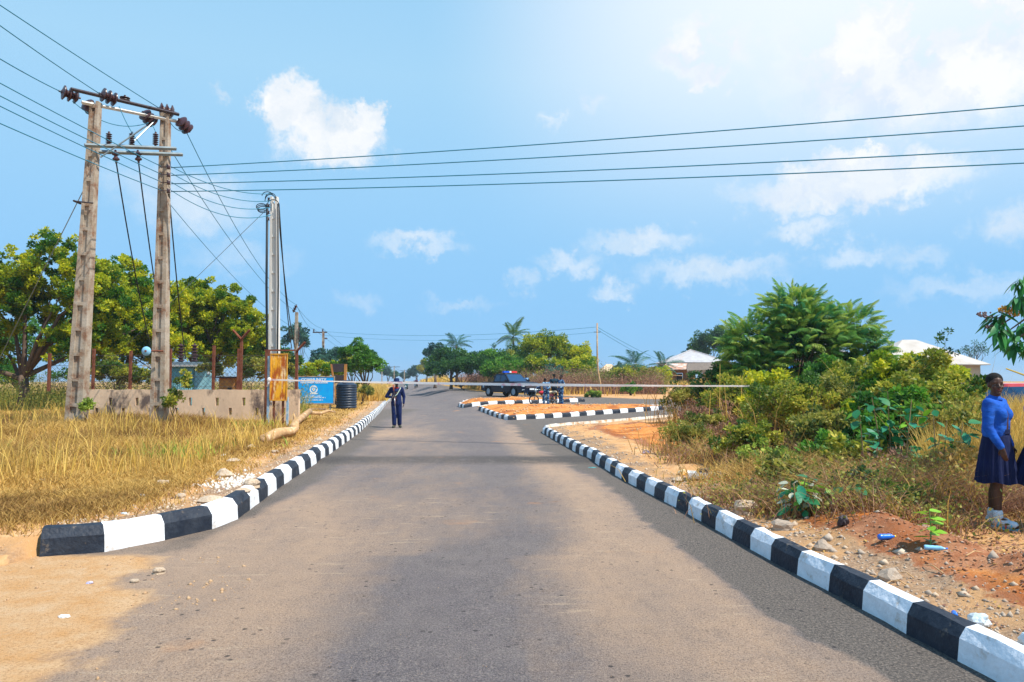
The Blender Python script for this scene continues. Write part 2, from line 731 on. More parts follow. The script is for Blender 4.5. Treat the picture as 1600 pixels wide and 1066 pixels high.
def shrink(poly, o):
    c = Vector((sum(p[0] for p in poly) / len(poly), sum(p[1] for p in poly) / len(poly)))
    out = []
    n = len(poly)
    for i in range(n):
        a, b, d = Vector(poly[i - 1]), Vector(poly[i]), Vector(poly[(i + 1) % n])
        n1 = (b - a).normalized()
        n2 = (d - b).normalized()
        nn = (Vector((-n1.y, n1.x)) + Vector((-n2.y, n2.x))).normalized()
        out.append((b.x + nn.x * o, b.y + nn.y * o))
    return out


is2_in = shrink(IS2, 0.1)
is1_in = shrink(IS1, 0.1)
AS_IN = [(-4.4, -3.0), (-4.5, 4.0), (-4.8, 6.6)] + lk_in + LFAR[1:] + RFAR + list(reversed(rk_in))
cons = []
base = len(pts)


def add_loop(loop):
    o = len(pts)
    dense = []
    n = len(loop)
    for i in range(n):
        a, b = Vector(loop[i]), Vector(loop[(i + 1) % n])
        k = max(1, int((b - a).length / max(0.25, 0.02 * max(a.y, 1))))
        k = min(k, 60)
        for j in range(k):
            dense.append(tuple(a.lerp(b, j / k)))
    pts.extend(dense)
    m = len(dense)
    for i in range(m):
        cons.append((o + i, o + (i + 1) % m))
    return dense


AS_D = add_loop(AS_IN)
I2_D = add_loop(is2_in)
I1_D = add_loop(is1_in)
cdt = delaunay_2d_cdt([Vector(p) for p in pts], cons, [], 0, 1e-5)
cv = np.array([(v.x, v.y) for v in cdt[0]])
ct = np.array([f for f in cdt[2] if len(f) == 3])
cen = cv[ct].mean(axis=1)
isas = inside(cen[:, 0], cen[:, 1], AS_D) & ~inside(cen[:, 0], cen[:, 1], I2_D) & ~inside(cen[:, 0], cen[:, 1], I1_D)


def submesh(name, tri, zfun, mats):
    used, inv = np.unique(tri, return_inverse=True)
    v = cv[used]
    z = zfun(v[:, 0], v[:, 1])
    # keep orientation up
    t = inv.reshape(-1, 3)
    a, b, c = v[t[:, 0]], v[t[:, 1]], v[t[:, 2]]
    cr_ = (b[:, 0] - a[:, 0]) * (c[:, 1] - a[:, 1]) - (b[:, 1] - a[:, 1]) * (c[:, 0] - a[:, 0])
    t[cr_ < 0] = t[cr_ < 0][:, ::-1]
    me = np_mesh(name, np.column_stack([v, z]), None, mats, None, t)
    me.polygons.foreach_set('use_smooth', [True] * len(me.polygons))
    return me, v


def zone_attr(me, name, rgb):
    at = me.attributes.new(name, 'FLOAT_COLOR', 'POINT')
    buf = np.ones((len(rgb[0]), 4), np.float32)
    for i in range(3):
        buf[:, i] = np.clip(rgb[i], 0, 1)
    at.data.foreach_set('color', buf.ravel())


def zground(x, y):
    # ground evaluated as ground, also on the hidden strip below the kerbs
    dl = (x > xl(y) - 0.05) & (x < xl(y) + 0.12)
    z = H(np.where(dl & (y > 7) & (y < 70), xl(y) - 0.06, x), y)
    for poly, dense in ((IS2, I2_D), (IS1, I1_D)):
        ins = inside(x, y, poly)
        z = np.where(ins, z, z)
    asph = inside(x, y, ASPH)
    near_r = dist_line(x, y, rk_in) < 0.03
    z = np.where(near_r, Hj(x, y) + 0.11, z)
    far = asph & ~near_r & (y > 71)
    z = np.where(far, Hj(x, y) - 0.02, z)
    z = np.where(asph & (y < 7.05) & (x < -3.5), Hroad(x, y) - 0.004, z)
    for ln in ([(-4.4, -3.0), (-4.5, 4.0), (-4.8, 6.6), lk_in[0]], [lk_in[-1]] + LFAR[1:], RFAR, rk_in[-2:]):
        z = np.where(dist_line(x, y, ln) < 0.02, Hroad(x, y), z)
    return z


g_me, gv = submesh('ground', ct[~isas], zground, [])
r_me, rv = submesh('road', ct[isas], lambda x, y: np.where(inside(x, y, ASPH), Hroad(x, y), Hroad(x, y)) - np.where((dist_line(x, y, rk_in) < .02), 0, 0), [])
ground = tag(place('ground', g_me), kind='structure')
road = tag(place('road', r_me), kind='structure')

# ground zones: R orange laterite, G pale gravel and sand, B straw-coloured dead grass
gx, gy = gv[:, 0], gv[:, 1]
drr = dist_line(gx, gy, RIGHTLINE)
rpm = inside(gx, gy, RIGHTPOLY)
isl = inside(gx, gy, IS2) | inside(gx, gy, IS1)
lf = gx < xl(gy)
R_ = np.where(isl, 1.0, 0) + np.where(rpm, 0.78 * np.exp(-((drr - 1.3) / .8) ** 2) * sm((13 - gy) / 5) + 0.95 * sm((gy - 13) / 3) * sm((31 - gy) / 4) * sm((drr - 1.0) / 1.2) * sm((6.5 - drr) / 2)
      + 0.3 * sm((fbm(gx, gy, 20) + .1) * 2), 0)
G_ = np.where(rpm, sm((1.0 - drr) / .5) * .9 + .35 * sm((gy - 13) / 4) * sm((fbm(gx * 1.1, gy * 1.1, 21) + .05) * 4), 0) \
    + np.where(lf, 0.8 * sm((1.0 - (xl(gy) - gx)) / .6) * (gy > 7) + 0.75 * sm((7.4 - gy) / .6) * (.5 + .9 * (fbm(gx * .8, gy * .8, 22))), 0)
B_ = np.where(lf, sm((gy - 6.9) / .8) * sm(((xl(gy) - gx) - .5) / 1.2), 0) + np.where(rpm, .8 * sm((drr - 2.6) / 1.5) * (1 - .8 * sm((gy - 13) / 3) * sm((31 - gy) / 4) * sm((6 - drr) / 2)), 0)
yard = np.exp(-((gx - 15) / 9) ** 2 - ((gy - 70) / 17) ** 2)
other = ~lf & ~rpm & ~isl
B_ = B_ + np.where(other, .8 * (1 - sm(yard * 3)), 0)
zone_attr(g_me, 'zone', (R_, G_, B_))


def ground_material():
    m = bpy.data.materials.new('earth')
    m.use_nodes = True
    t = m.node_tree
    b = t.nodes['Principled BSDF']
    b.inputs['Roughness'].default_value = 0.95
    b.inputs['Specular IOR Level'].default_value = 0.1
    tcn = N(t, 'ShaderNodeTexCoord')
    at = N(t, 'ShaderNodeAttribute', attribute_name='zone')
    sp = N(t, 'ShaderNodeSeparateColor')
    link(t, at.outputs['Color'], sp.inputs[0])

    def noise(scale, det=8, rough=.65):
        n = N(t, 'ShaderNodeTexNoise')
        n.inputs['Scale'].default_value = scale
        n.inputs['Detail'].default_value = det
        n.inputs['Roughness'].default_value = rough
        link(t, tcn.outputs['Object'], n.inputs['Vector'])
        return n.outputs['Fac']

    def rng(v, a, b_):
        r = N(t, 'ShaderNodeMapRange')
        link(t, v, r.inputs[0])
        r.inputs[1].default_value = a
        r.inputs[2].default_value = b_
        return r.outputs[0]

    def mix(f, a, b_):
        x = N(t, 'ShaderNodeMix', data_type='RGBA')
        link(t, f, x.inputs[0])
        for i, c in ((6, a), (7, b_)):
            if isinstance(c, tuple):
                x.inputs[i].default_value = c + (1,)
            else:
                link(t, c, x.inputs[i])
        return x.outputs[2]
    n1, n2, n3 = noise(0.9), noise(6.0), noise(38.0, 5)
    sand = mix(rng(n1, .35, .65), (.50, .27, .11), (.58, .37, .20))
    sand = mix(rng(n2, .42, .68), sand, (.46, .23, .09))
    orange = mix(rng(n2, .38, .62), (.52, .17, .035), (.60, .28, .09))
    bank = mix(rng(n2, .38, .62), (.27, .10, .045), (.40, .19, .10))
    bank = mix(rng(n1, .45, .6), bank, (.20, .085, .045))
    orange = mix(rng(sp.outputs[0], .80, .92), bank, orange)
    orange = mix(rng(n1, .5, .62), orange, (.32, .10, .03))
    pale = mix(rng(n3, .4, .6), (.38, .26, .17), (.21, .13, .08))
    pale = mix(rng(n1, .45, .6), pale, (.48, .27, .12))
    straw = mix(rng(n2, .35, .6), (.36, .20, .05), (.46, .28, .09))
    straw = mix(rng(n3, .5, .7), straw, (.16, .09, .03))

    def m_with(base, zone, col, n, k=.9):
        w = math_node(t, 'ADD', zone, math_node(t, 'MULTIPLY', math_node(t, 'SUBTRACT', n, .5), k))
        return mix(rng(w, .38, .58), base, col)
    c = m_with(sand, sp.outputs[2], straw, n2)
    c = m_with(c, sp.outputs[0], orange, n2)
    c = m_with(c, sp.outputs[1], pale, n2, 1.4)
    sp2 = rng(n3, .62, .70)
    c = mix(math_node(t, 'MULTIPLY', sp2, .45), c, (.75, .66, .55))
    link(t, c, b.inputs['Base Color'])
    bp = N(t, 'ShaderNodeBump')
    bp.inputs['Strength'].default_value = .7
    bp.inputs['Distance'].default_value = .03
    link(t, math_node(t, 'ADD', n2, math_node(t, 'MULTIPLY', n3, .7)), bp.inputs['Height'])
    link(t, bp.outputs[0], b.inputs['Normal'])
    return m


g_me.materials.append(ground_material())

# road zones: R sand film, G fresh dark asphalt, B dark patching (the ramp and repairs)
rx, ry = rv[:, 0], rv[:, 1]
_rk = [gp(*p) for p in ((795, 655), (812, 680), (868, 715), (925, 745), (985, 790), (1003, 815), (1062, 870), (1140, 920), (1250, 990), (1390, 1066))]
_ro = np.argsort([p[1] for p in _rk])
edge_r = np.interp(ry, np.array([p[1] for p in _rk])[_ro], np.array([p[0] for p in _rk])[_ro]) + .16 * fbm(ry * .9, 0 * ry, 30) + .07 * fbm(ry * 5, rx * 5, 33)
fresh_r = sm((rx - edge_r) / .05 + .5) * (ry < 60)
_lp = [gp(*p) for p in ((215, 872), (300, 858), (425, 790), (505, 744), (572, 694), (600, 656))]
_lo = np.argsort([p[1] for p in _lp])
edge_l = np.interp(ry, np.array([p[1] for p in _lp])[_lo], np.array([p[0] for p in _lp])[_lo]) + .15 * fbm(ry * 1.5, 0 * ry, 31)
fresh_l = sm((edge_l - rx) / .25 + .5) * sm((ry - 7.0) / .4) * (ry < 45)
fresh_s = sm((rx - xl(ry) - 6.0) / 1.0) * sm((ry - 24) / 2)
cx_ = xl(ry) + np.interp(ry, [3, 10, 20, 40, 80], [3.9, 3.6, 3.7, 3.3, 3.0])
wheel = np.exp(-((rx - cx_ - .25) / (.55 + .01 * ry)) ** 2)
sandl = sm((-1.6 - rx - .10 * (ry - 4)) / 1.4 + .3) * sm((14 - ry) / 6) * .9
sandl = np.maximum(sandl, .95 * sm((-2.6 - rx) / .8) * sm((8.4 - ry) / 1.2))
patch = .75 * np.exp(-((rx + 4.3) / 1.3) ** 2 - ((ry - 24) / 2.3) ** 2)
patch2 = .45 * np.exp(-((rx - .4) / .9) ** 2 - ((ry - 11.5) / 4.5) ** 2) + .55 * np.exp(-((rx - 0.2) / .8) ** 2 - ((ry - 26) / 5) ** 2) + .5 * np.exp(-((rx - 1.1) / .7) ** 2 - ((ry - 7) / 3) ** 2)
strip = .55 * np.exp(-((rx - (edge_r - .55)) / .55) ** 2) * sm((26 - ry) / 6) * (rx < edge_r)
leftdust = .75 * sm((-.3 - rx + .05 * (ry - 4)) / 2.2) * sm((13 - ry) / 7)
film = np.clip(.36 + strip + leftdust + .7 * sandl + patch + patch2 - .62 * wheel - 1.1 * np.maximum(fresh_r, fresh_l) - .8 * fresh_s - .0035 * np.clip(ry - 20, 0, 60), 0, 1)
bumpz = np.exp(-((ry - 16.1 - .02 * rx) / .85) ** 4) * (.75 + .35 * sm((rx + 1.5) / 3) * sm((2.2 - rx) / .6) + .25 * sm((-2.6 - rx) / 1.2))
sandy = sm((-1.95 - rx - .28 * np.clip(ry - 4, 0, 3) + .55 * fbm(rx * 1.1, ry * 1.1, 61)) / 1.3) * sm((7.6 - ry) / .6)
sandy = np.maximum(sandy, .8 * sm((LK[0][0] + 1.2 - rx) / .6) * sm((7.5 - ry) / .4))
zone_attr(r_me, 'sandy', (sandy, sandy, sandy))
zone_attr(r_me, 'zone', (film, np.maximum(np.maximum(fresh_r, fresh_l), fresh_s), bumpz))


def road_material():
    m = bpy.data.materials.new('asphalt')
    m.use_nodes = True
    t = m.node_tree
    b = t.nodes['Principled BSDF']
    b.inputs['Roughness'].default_value = 0.85
    b.inputs['Specular IOR Level'].default_value = 0.2
    tcn = N(t, 'ShaderNodeTexCoord')
    at = N(t, 'ShaderNodeAttribute', attribute_name='zone')
    sp = N(t, 'ShaderNodeSeparateColor')
    link(t, at.outputs['Color'], sp.inputs[0])

    def noise(scale, det=8, rough=.65, st=None):
        n = N(t, 'ShaderNodeTexNoise')
        n.inputs['Scale'].default_value = scale
        n.inputs['Detail'].default_value = det
        n.inputs['Roughness'].default_value = rough
        v = tcn.outputs['Object']
        if st:
            mp = N(t, 'ShaderNodeMapping')
            mp.inputs['Scale'].default_value = st
            link(t, v, mp.inputs[0])
            v = mp.outputs[0]
        link(t, v, n.inputs['Vector'])
        return n.outputs['Fac']

    def rng(v, a, b_, lo=0, hi=1):
        r = N(t, 'ShaderNodeMapRange')
        link(t, v, r.inputs[0])
        r.inputs[1].default_value = a
        r.inputs[2].default_value = b_
        r.inputs[3].default_value = lo
        r.inputs[4].default_value = hi
        return r.outputs[0]

    def mix(f, a, b_):
        x = N(t, 'ShaderNodeMix', data_type='RGBA')
        if isinstance(f, float):
            x.inputs[0].default_value = f
        else:
            link(t, f, x.inputs[0])
        for i, c in ((6, a), (7, b_)):
            if isinstance(c, tuple):
                x.inputs[i].default_value = c + (1,)
            else:
                link(t, c, x.inputs[i])
        return x.outputs[2]
    big = noise(.5, 6)
    med = noise(3.5, 8, .7)
    fine = noise(110, 3, .8)
    grit = noise(45, 4, .8)
    streak = noise(2.2, 6, .6, (1.0, .28, 1))
    cross = noise(3.0, 5, .6, (.5, 2.6, 1))
    c = mix(rng(big, .4, .65), (.118, .100, .112), (.175, .145, .138))
    c = mix(rng(med, .42, .62, 0, .6), c, (.070, .062, .074))
    c = mix(rng(noise(14, 6, .8), .50, .62, 0, .42), c, (.27, .235, .215))
    c = mix(rng(noise(9, 7, .8), .55, .66, 0, .5), c, (.06, .056, .062))
    c = mix(rng(fine, .40, .68, 0, .62), c, (.27, .245, .23))
    c = mix(sp.outputs[1], c, mix(rng(grit, .4, .6), (.070, .062, .058), (.20, .172, .148)))
    w = math_node(t, 'ADD', sp.outputs[0], math_node(t, 'MULTIPLY', math_node(t, 'SUBTRACT', streak, .5), .9))
    w = math_node(t, 'ADD', w, math_node(t, 'MULTIPLY', math_node(t, 'SUBTRACT', grit, .5), .5))
    w = math_node(t, 'ADD', w, math_node(t, 'MULTIPLY', math_node(t, 'SUBTRACT', med, .5), .8))
    w = rng(w, .16, 1.10, 0, .88)
    tan = mix(rng(grit, .40, .62), (.50, .345, .235), (.38, .26, .175))
    c = mix(w, c, tan)
    c = mix(rng(noise(5.5, 9, .8, (1, .45, 1)), .50, .70, 0, .35), c, (.10, .085, .085))
    dark = math_node(t, 'MULTIPLY', sp.outputs[2], rng(med, .22, .46))
    c = mix(math_node(t, 'MULTIPLY', dark, .92), c, (.060, .055, .053))
    # short wavy pale streaks near the camera
    ws = math_node(t, 'MULTIPLY', rng(cross, .60, .68), rng(sp.outputs[0], .2, .5))
    c = mix(math_node(t, 'MULTIPLY', ws, .42), c, (.56, .42, .29))
    c = mix(math_node(t, 'MULTIPLY', rng(fine, .52, .40), .40), c, (.045, .038, .038))
    chip = noise(62, 2, .5)
    c = mix(rng(chip, .56, .68, 0, .38), c, (.42, .34, .28))
    c = mix(rng(chip, .44, .34, 0, .45), c, (.045, .036, .036))
    # orange smears of laterite
    sme = noise(.75, 4, .5)
    c = mix(math_node(t, 'MULTIPLY', rng(sme, .66, .73), .45), c, (.48, .22, .08))
    # oil spots and pits
    vo = N(t, 'ShaderNodeTexVoronoi')
    vo.voronoi_dimensions = '2D'
    vo.inputs['Scale'].default_value = 4.5
    link(t, tcn.outputs['Object'], vo.inputs['Vector'])
    spots = rng(math_node(t, 'ADD', vo.outputs['Distance'], math_node(t, 'MULTIPLY', grit, .12)), .150, .115)
    spots = math_node(t, 'MULTIPLY', spots, rng(noise(1.3, 3, .6), .50, .60))
    c = mix(math_node(t, 'MULTIPLY', spots, .8), c, (.03, .028, .03))
    sa = N(t, 'ShaderNodeAttribute', attribute_name='sandy')
    sw_ = math_node(t, 'ADD', sa.outputs['Fac'], math_node(t, 'MULTIPLY', math_node(t, 'SUBTRACT', med, .5), .9))
    snd = mix(rng(med, .38, .62), (.56, .31, .13), (.60, .40, .23))
    snd = mix(rng(grit, .50, .66), snd, (.34, .18, .07))
    snd = mix(rng(noise(2.6, 8, .75), .56, .70, 0, .6), snd, (.60, .47, .34))
    c = mix(rng(sw_, .35, .62), c, snd)
    link(t, c, b.inputs['Base Color'])
    bp = N(t, 'ShaderNodeBump')
    bp.inputs['Strength'].default_value = 1.0
    bp.inputs['Distance'].default_value = .014
    link(t, math_node(t, 'ADD', fine, math_node(t, 'MULTIPLY', med, .8)), bp.inputs['Height'])
    link(t, bp.outputs[0], b.inputs['Normal'])
    return m


r_me.materials.append(road_material())

# ------------------------------------------------------------------ kerbs
M_black = mat('kerb_black_paint', (.010, .016, .030), .6, (.028, .036, .052), 6, bump=.6, bscale=22, col3=(.20, .16, .12), n3scale=8, n3=(.60, .72))
M_white = mat('kerb_white_paint', (.84, .86, .90), .6, (.72, .75, .79), 7, bump=.5, bscale=22, col3=(.46, .34, .23), n3scale=7, n3=(.56, .74))
M_bare = mat('kerb_bare_concrete', (.62, .55, .45), .9, (.80, .78, .74), 5, bump=.5, bscale=25, col3=(.48, .27, .12), n3scale=3, n3=(.52, .62))


def resample(line, L):
    pts_ = [Vector(p) for p in line]
    out = [pts_[0]]
    rest = L * RNG.uniform(.9, 1.1)
    cur = pts_[0]
    i = 1
    while i < len(pts_):
        dd = (pts_[i] - cur).length
        if dd >= rest:
            cur = cur + (pts_[i] - cur) * (rest / dd)
            out.append(cur)
            rest = L * RNG.uniform(.92, 1.08)
        else:
            rest -= dd
            cur = pts_[i]
            i += 1
    if (pts_[-1] - out[-1]).length > 0.4 * L:
        out.append(pts_[-1])
    else:
        out[-1] = pts_[-1]
    return out


def kerb_run(root, line, side, L=0.5, first_black=True, bare_inner=True, closed=False, hk=.76):
    """side=+1: verge lies to the left of the direction of travel"""
    nodes = resample(line, L)
    if closed:
        nodes = nodes[:-1]
    n = len(nodes)
    SEC = [(0, -.06), (.0, .0), (.012, .18 * hk), (.075 * hk, .272 * hk), (.185 * hk, .28 * hk), (.20 * hk, .12 * hk), (.20 * hk, -.06)]
    secs = []
    sub = 2
    ring = []
    m_ = n if closed else n - 1
    for i in range(m_):
        a, b = nodes[i], nodes[(i + 1) % n]
        for k in range(sub):
            ring.append(a.lerp(b, k / sub))
    if not closed:
        ring.append(nodes[-1])
    R = len(ring)
    wob = RNG.normal(0, .004, (R, len(SEC), 2))
    for i in range(R):
        pa = ring[i - 1] if (i > 0 or closed) else ring[i]
        pb = ring[(i + 1) % R] if (i < R - 1 or closed) else ring[i]
        t = (pb - pa).normalized()
        nn = Vector((-t.y, t.x)) * side
        zb = float(Hroad(np.array([ring[i].x]), np.array([ring[i].y]))[0])
        secs.append([(ring[i].x + nn.x * (o + wob[i][j][0]), ring[i].y + nn.y * (o + wob[i][j][0]), zb + z_ + wob[i][j][1]) for j, (o, z_) in enumerate(SEC)])
    k_ = len(SEC)
    for i in range(m_):
        mb = MB()
        vs = []
        for k in range(sub + 1):
            vs += secs[(i * sub + k) % R]
        fs, mi = [], []
        for k in range(sub):
            for j in range(k_ - 1):
                fs.append((k * k_ + j, k * k_ + j + 1, (k + 1) * k_ + j + 1, (k + 1) * k_ + j))
                mi.append(1 if (j >= 4 and bare_inner) else 0)
        fs.append(tuple(range(k_)))
        fs.append(tuple(sub * k_ + j for j in reversed(range(k_))))
        mi += [0, 0]
        mb.add(vs, fs)
        mb.mi = mi
        blk = (i % 2 == 0) == first_black
        mb.build('kerb_block', [M_black if blk else M_white, M_bare], root)


k1 = thing('roadside_kerb', 'black and white striped kerb along the grassy verge, past the two-legged concrete pole', 'kerb', (LK[0][0], LK[0][1], 0))
k1.location = (0, 0, 0)
kerb_run(k1, LK, +1, .62, hk=.95)
k2 = thing('roadside_kerb', 'black and white striped kerb in front of the schoolgirl, ending in a rounded corner at the side road', 'kerb')
kerb_run(k2, RK[1:] + RET[1:5], -1, .5, False)
k2b = thing('side_road_kerb', 'whitish bare kerb of the side road behind the orange soil', 'kerb')
kerb_run(k2b, RET[4:9], -1, .6, True)
k3 = thing('traffic_island_kerb', 'striped kerb round the larger, nearer island of orange soil at the junction', 'kerb')
kerb_run(k3, IS2 + IS2[:1], +1, .58, True, True, True)
k4 = thing('traffic_island_kerb', 'striped kerb round the smaller soil island in front of the dark pickup truck', 'kerb')
kerb_run(k4, IS1 + IS1[:1], +1, .58, True, True, True)

# ------------------------------------------------------------------ more materials
M_conc = mat('weathered_concrete', (.33, .26, .19), .9, (.46, .40, .33), 3, bump=.5, bscale=18, col3=(.23, .12, .07), n3scale=2.5, n3=(.48, .64))
M_concw = mat('pale_concrete', (.62, .60, .56), .85, (.74, .73, .70), 4, bump=.3, bscale=20, col3=(.30, .24, .20), n3scale=6, n3=(.6, .72), stretch=(1, 1, .2))
M_steel = mat('galvanised_steel', (.30, .36, .38), .45, (.20, .25, .28), 5, metal=.5)
M_dark = mat('dark_iron', (.035, .03, .04), .6, (.07, .05, .05), 8)
M_porc = mat('brown_porcelain', (.040, .018, .022), .35, (.075, .030, .032), 12, spec=.5)
M_rust = mat('rusted_iron', (.13, .035, .022), .9, (.22, .08, .04), 9, bump=.3)
M_wire = mat('wire_black', (.03, .20, .31), .7)
M_cable = mat('cable_black', (.012, .018, .025), .5)
M_orange = mat('rusted_yellow_sheet', (.86, .42, .02), .7, (.40, .09, .01), 2.6, (.44, .56), bump=.3, col3=(.88, .66, .36), n3scale=3.0, n3=(.53, .62), stretch=(1.8, 1, .5))
M_bluesign = mat('sign_blue_paint', (.0, .33, .90), .6, (.0, .42, .95), 3)
M_signwhite = mat('sign_white_lettering', (.85, .9, .92), .6)
M_tank = mat('tank_plastic', (.010, .024, .050), .45, (.018, .035, .065), 6, spec=.4)
M_kiosk = mat('kiosk_blue_sheet', (.16, .40, .46), .5, (.24, .50, .56), 4)
M_wood = mat('weathered_wood', (.36, .20, .09), .85, (.22, .11, .05), 9, stretch=(1, 1, 6), bump=.3)
M_deadwood = mat('bleached_log', (.56, .36, .18), .9, (.36, .21, .10), 5, bump=.8, bscale=14, col3=(.70, .55, .38), n3scale=4)
M_plaster = mat('stained_plaster', (.78, .56, .38), .95, (.62, .44, .30), 1.6, bump=.4, bscale=10, col3=(.14, .10, .085), n3scale=1.3, n3=(.51, .62), stretch=(1, 1, .6))
M_bark = mat('bark', (.085, .055, .04), .95, (.16, .11, .08), 9, bump=.6, bscale=20, stretch=(1, 1, .3))
M_barkl = mat('pale_stalk', (.30, .22, .11), .9, (.18, .13, .06), 9)
M_skin = mat('dark_skin', (.060, .026, .016), .5, (.075, .034, .02), 6, spec=.4)
M_hair = mat('black_hair', (.008, .007, .007), .9, bump=.5, bscale=120)
M_eye = mat('eye_white', (.26, .22, .19), .8, spec=.05)
M_navy = mat('navy_uniform', (.003, .011, .065), .9, (.006, .018, .095), 9, bump=.3, bscale=14)
M_black = mat('black_cloth', (.008, .012, .022), .9, (.014, .018, .03), 12)
M_camo = mat('blue_camouflage', (.02, .10, .26), .85, (.30, .50, .66), 9, (.50, .54), col3=(.008, .03, .10), n3scale=8, n3=(.50, .54))
M_blouse = mat('blue_blouse', (.008, .11, .54), .9, (.005, .055, .32), 5, bump=1.0, bscale=9, stretch=(1, 1, 1.8))
M_skirt = mat('navy_skirt', (.003, .008, .042), .95, (.005, .013, .065), 5, bump=.2, bscale=20)
M_sock = mat('white_sock', (.62, .75, .85), .9, bump=.4, bscale=60)
M_sandal = mat('sandal_strap', (.12, .45, .60), .5)
M_red = mat('red_paint', (.60, .02, .03), .3, spec=.5, coat=.5)
M_carred = mat('faded_red_car_paint', (.48, .03, .045), .35, (.54, .07, .08), 3, spec=.5, coat=.4)
M_boot = mat('boot_leather', (.03, .028, .022), .6)
M_chrome = mat('chrome', (.65, .68, .70), .2, metal=1.0)
M_tyre = mat('tyre_rubber', (.018, .018, .020), .9)
M_truck = mat('dark_blue_black_paint', (.002, .007, .024), .4, spec=.25)
M_glass = mat('tinted_glass', (.008, .05, .13), .08, spec=.5)
M_lamp = mat('lamp_lens', (.75, .85, .9), .1, spec=.8)
M_bblue = mat('beacon_blue', (.01, .09, .65), .25)
M_bred = mat('beacon_red', (.7, .03, .03), .25)
M_silver = mat('alloy_wheel', (.30, .42, .55), .35, metal=.6)
M_plate = mat('number_plate', (.7, .75, .8), .5)
M_zinc = mat('zinc_roof', (.46, .46, .48), .6, (.36, .35, .36), 1.5, col3=(.40, .28, .2), n3scale=.8, n3=(.58, .68))
M_zincw = mat('pale_zinc_roof', (.50, .47, .44), .7, (.40, .36, .32), 1.2, col3=(.42, .30, .22), n3scale=.9, n3=(.60, .7))  # warm pale zinc, the own colour of the broad hip roof
M_rroof = mat('rusty_zinc_roof', (.42, .19, .12), .8, (.55, .36, .26), 1.2, col3=(.6, .56, .52), n3scale=.6, n3=(.5, .58))
M_thatch = mat('grey_thatch', (.10, .08, .07), .95, (.24, .19, .15), 6, bump=.6)
M_mud = mat('mud_wall', (.50, .28, .12), .95, (.40, .21, .09), 2)
M_wallp = mat('pale_wall', (.62, .50, .36), .95, (.5, .4, .3), 2)
M_rock = mat('pale_rock', (.58, .47, .36), .9, (.40, .29, .19), 5, bump=.6, bscale=12)
M_rockg = mat('grey_rubble', (.34, .26, .20), .95, (.46, .38, .30), 7, bump=.6, bscale=20)
M_bag = mat('white_polythene', (.55, .68, .78), .35, (.70, .76, .80), 6, spec=.5, trans=.25)
M_bluep = mat('blue_plastic', (.01, .16, .72), .3, spec=.6)
M_clearb = mat('pale_blue_plastic', (.25, .55, .80), .25, spec=.6)
M_teal = mat('teal_plastic', (.06, .42, .46), .4)
M_white = mat('white_card', (.80, .82, .82), .7)
M_tape = mat('barrier_tape', (.97, .97, .98), .5, (.9, .66, .72), 1.3, (.58, .62), trans=.45)
M_hatm = mat('navy_hat', (.004, .02, .09), .85)
M_scarf = mat('red_scarf', (.55, .03, .02), .8)
M_yellow = mat('yellow_helmet', (.8, .55, .02), .4)
M_green = mat('dark_green_plastic', (.01, .09, .06), .5)
M_cream = mat('cream_seat', (.66, .55, .38), .6)

# foliage: leaf colour varies from leaf to leaf ("tone") and from clump to clump ("clump")
ML = {
    'cashew': mat('leaf_cashew', (.28, .38, .015), .45, (.68, .62, .02), attr=True, col3=(.05, .16, .015), trans=.45),
    'cashew2': mat('leaf_yellow_green', (.38, .46, .02), .45, (.76, .66, .03), attr=True, col3=(.08, .22, .02), trans=.45),
    'green': mat('leaf_fresh_green', (.08, .27, .03), .5, (.20, .36, .03), attr=True, col3=(.03, .13, .025), trans=.42),
    'dark': mat('leaf_dark_green', (.035, .13, .03), .5, (.10, .22, .035), attr=True, col3=(.015, .07, .03), trans=.35),
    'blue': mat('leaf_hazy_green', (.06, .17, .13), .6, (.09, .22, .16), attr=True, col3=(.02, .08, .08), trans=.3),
    'olive': mat('leaf_olive', (.26, .29, .04), .5, (.50, .42, .09), attr=True, col3=(.08, .13, .03), trans=.4),
    'shrub': mat('leaf_shrub', (.27, .35, .03), .5, (.64, .53, .08), attr=True, col3=(.05, .13, .02), trans=.42),
    'acacia': mat('leaf_pinnate', (.05, .18, .04), .5, (.13, .26, .04), attr=True, col3=(.015, .09, .045), trans=.35),
    'broad': mat('leaf_broad', (.04, .24, .07), .5, (.02, .16, .09), 3, trans=.3),
    'broady': mat('leaf_broad_bright', (.22, .46, .03), .5, (.14, .36, .02), 3, trans=.3),
    'mango': mat('leaf_mango', (.025, .17, .06), .4, (.05, .24, .05), 4, trans=.3),
    'palm': mat('leaf_palm', (.06, .16, .05), .5, (.12, .22, .06), 3, trans=.3),
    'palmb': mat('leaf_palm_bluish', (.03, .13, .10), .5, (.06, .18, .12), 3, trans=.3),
    'straw': mat('dry_grass', (.48, .29, .06), .8, (.70, .48, .16), attr=True, col3=(.24, .13, .04), trans=.32),
    'gold': mat('golden_grass', (.76, .50, .09), .8, (.86, .64, .20), attr=True, col3=(.46, .27, .06), trans=.4),
    'brown': mat('brown_stems', (.32, .17, .11), .9, (.50, .30, .19), attr=True, col3=(.18, .09, .07), trans=.25),
    'weed': mat('green_weeds', (.28, .40, .05), .6, (.42, .50, .07), attr=True, col3=(.08, .16, .03), trans=.3),
}


# ------------------------------------------------------------------ foliage generators
def rdirs(n, rng):
    v = rng.normal(size=(n, 3))
    return v / np.linalg.norm(v, axis=1, keepdims=True)


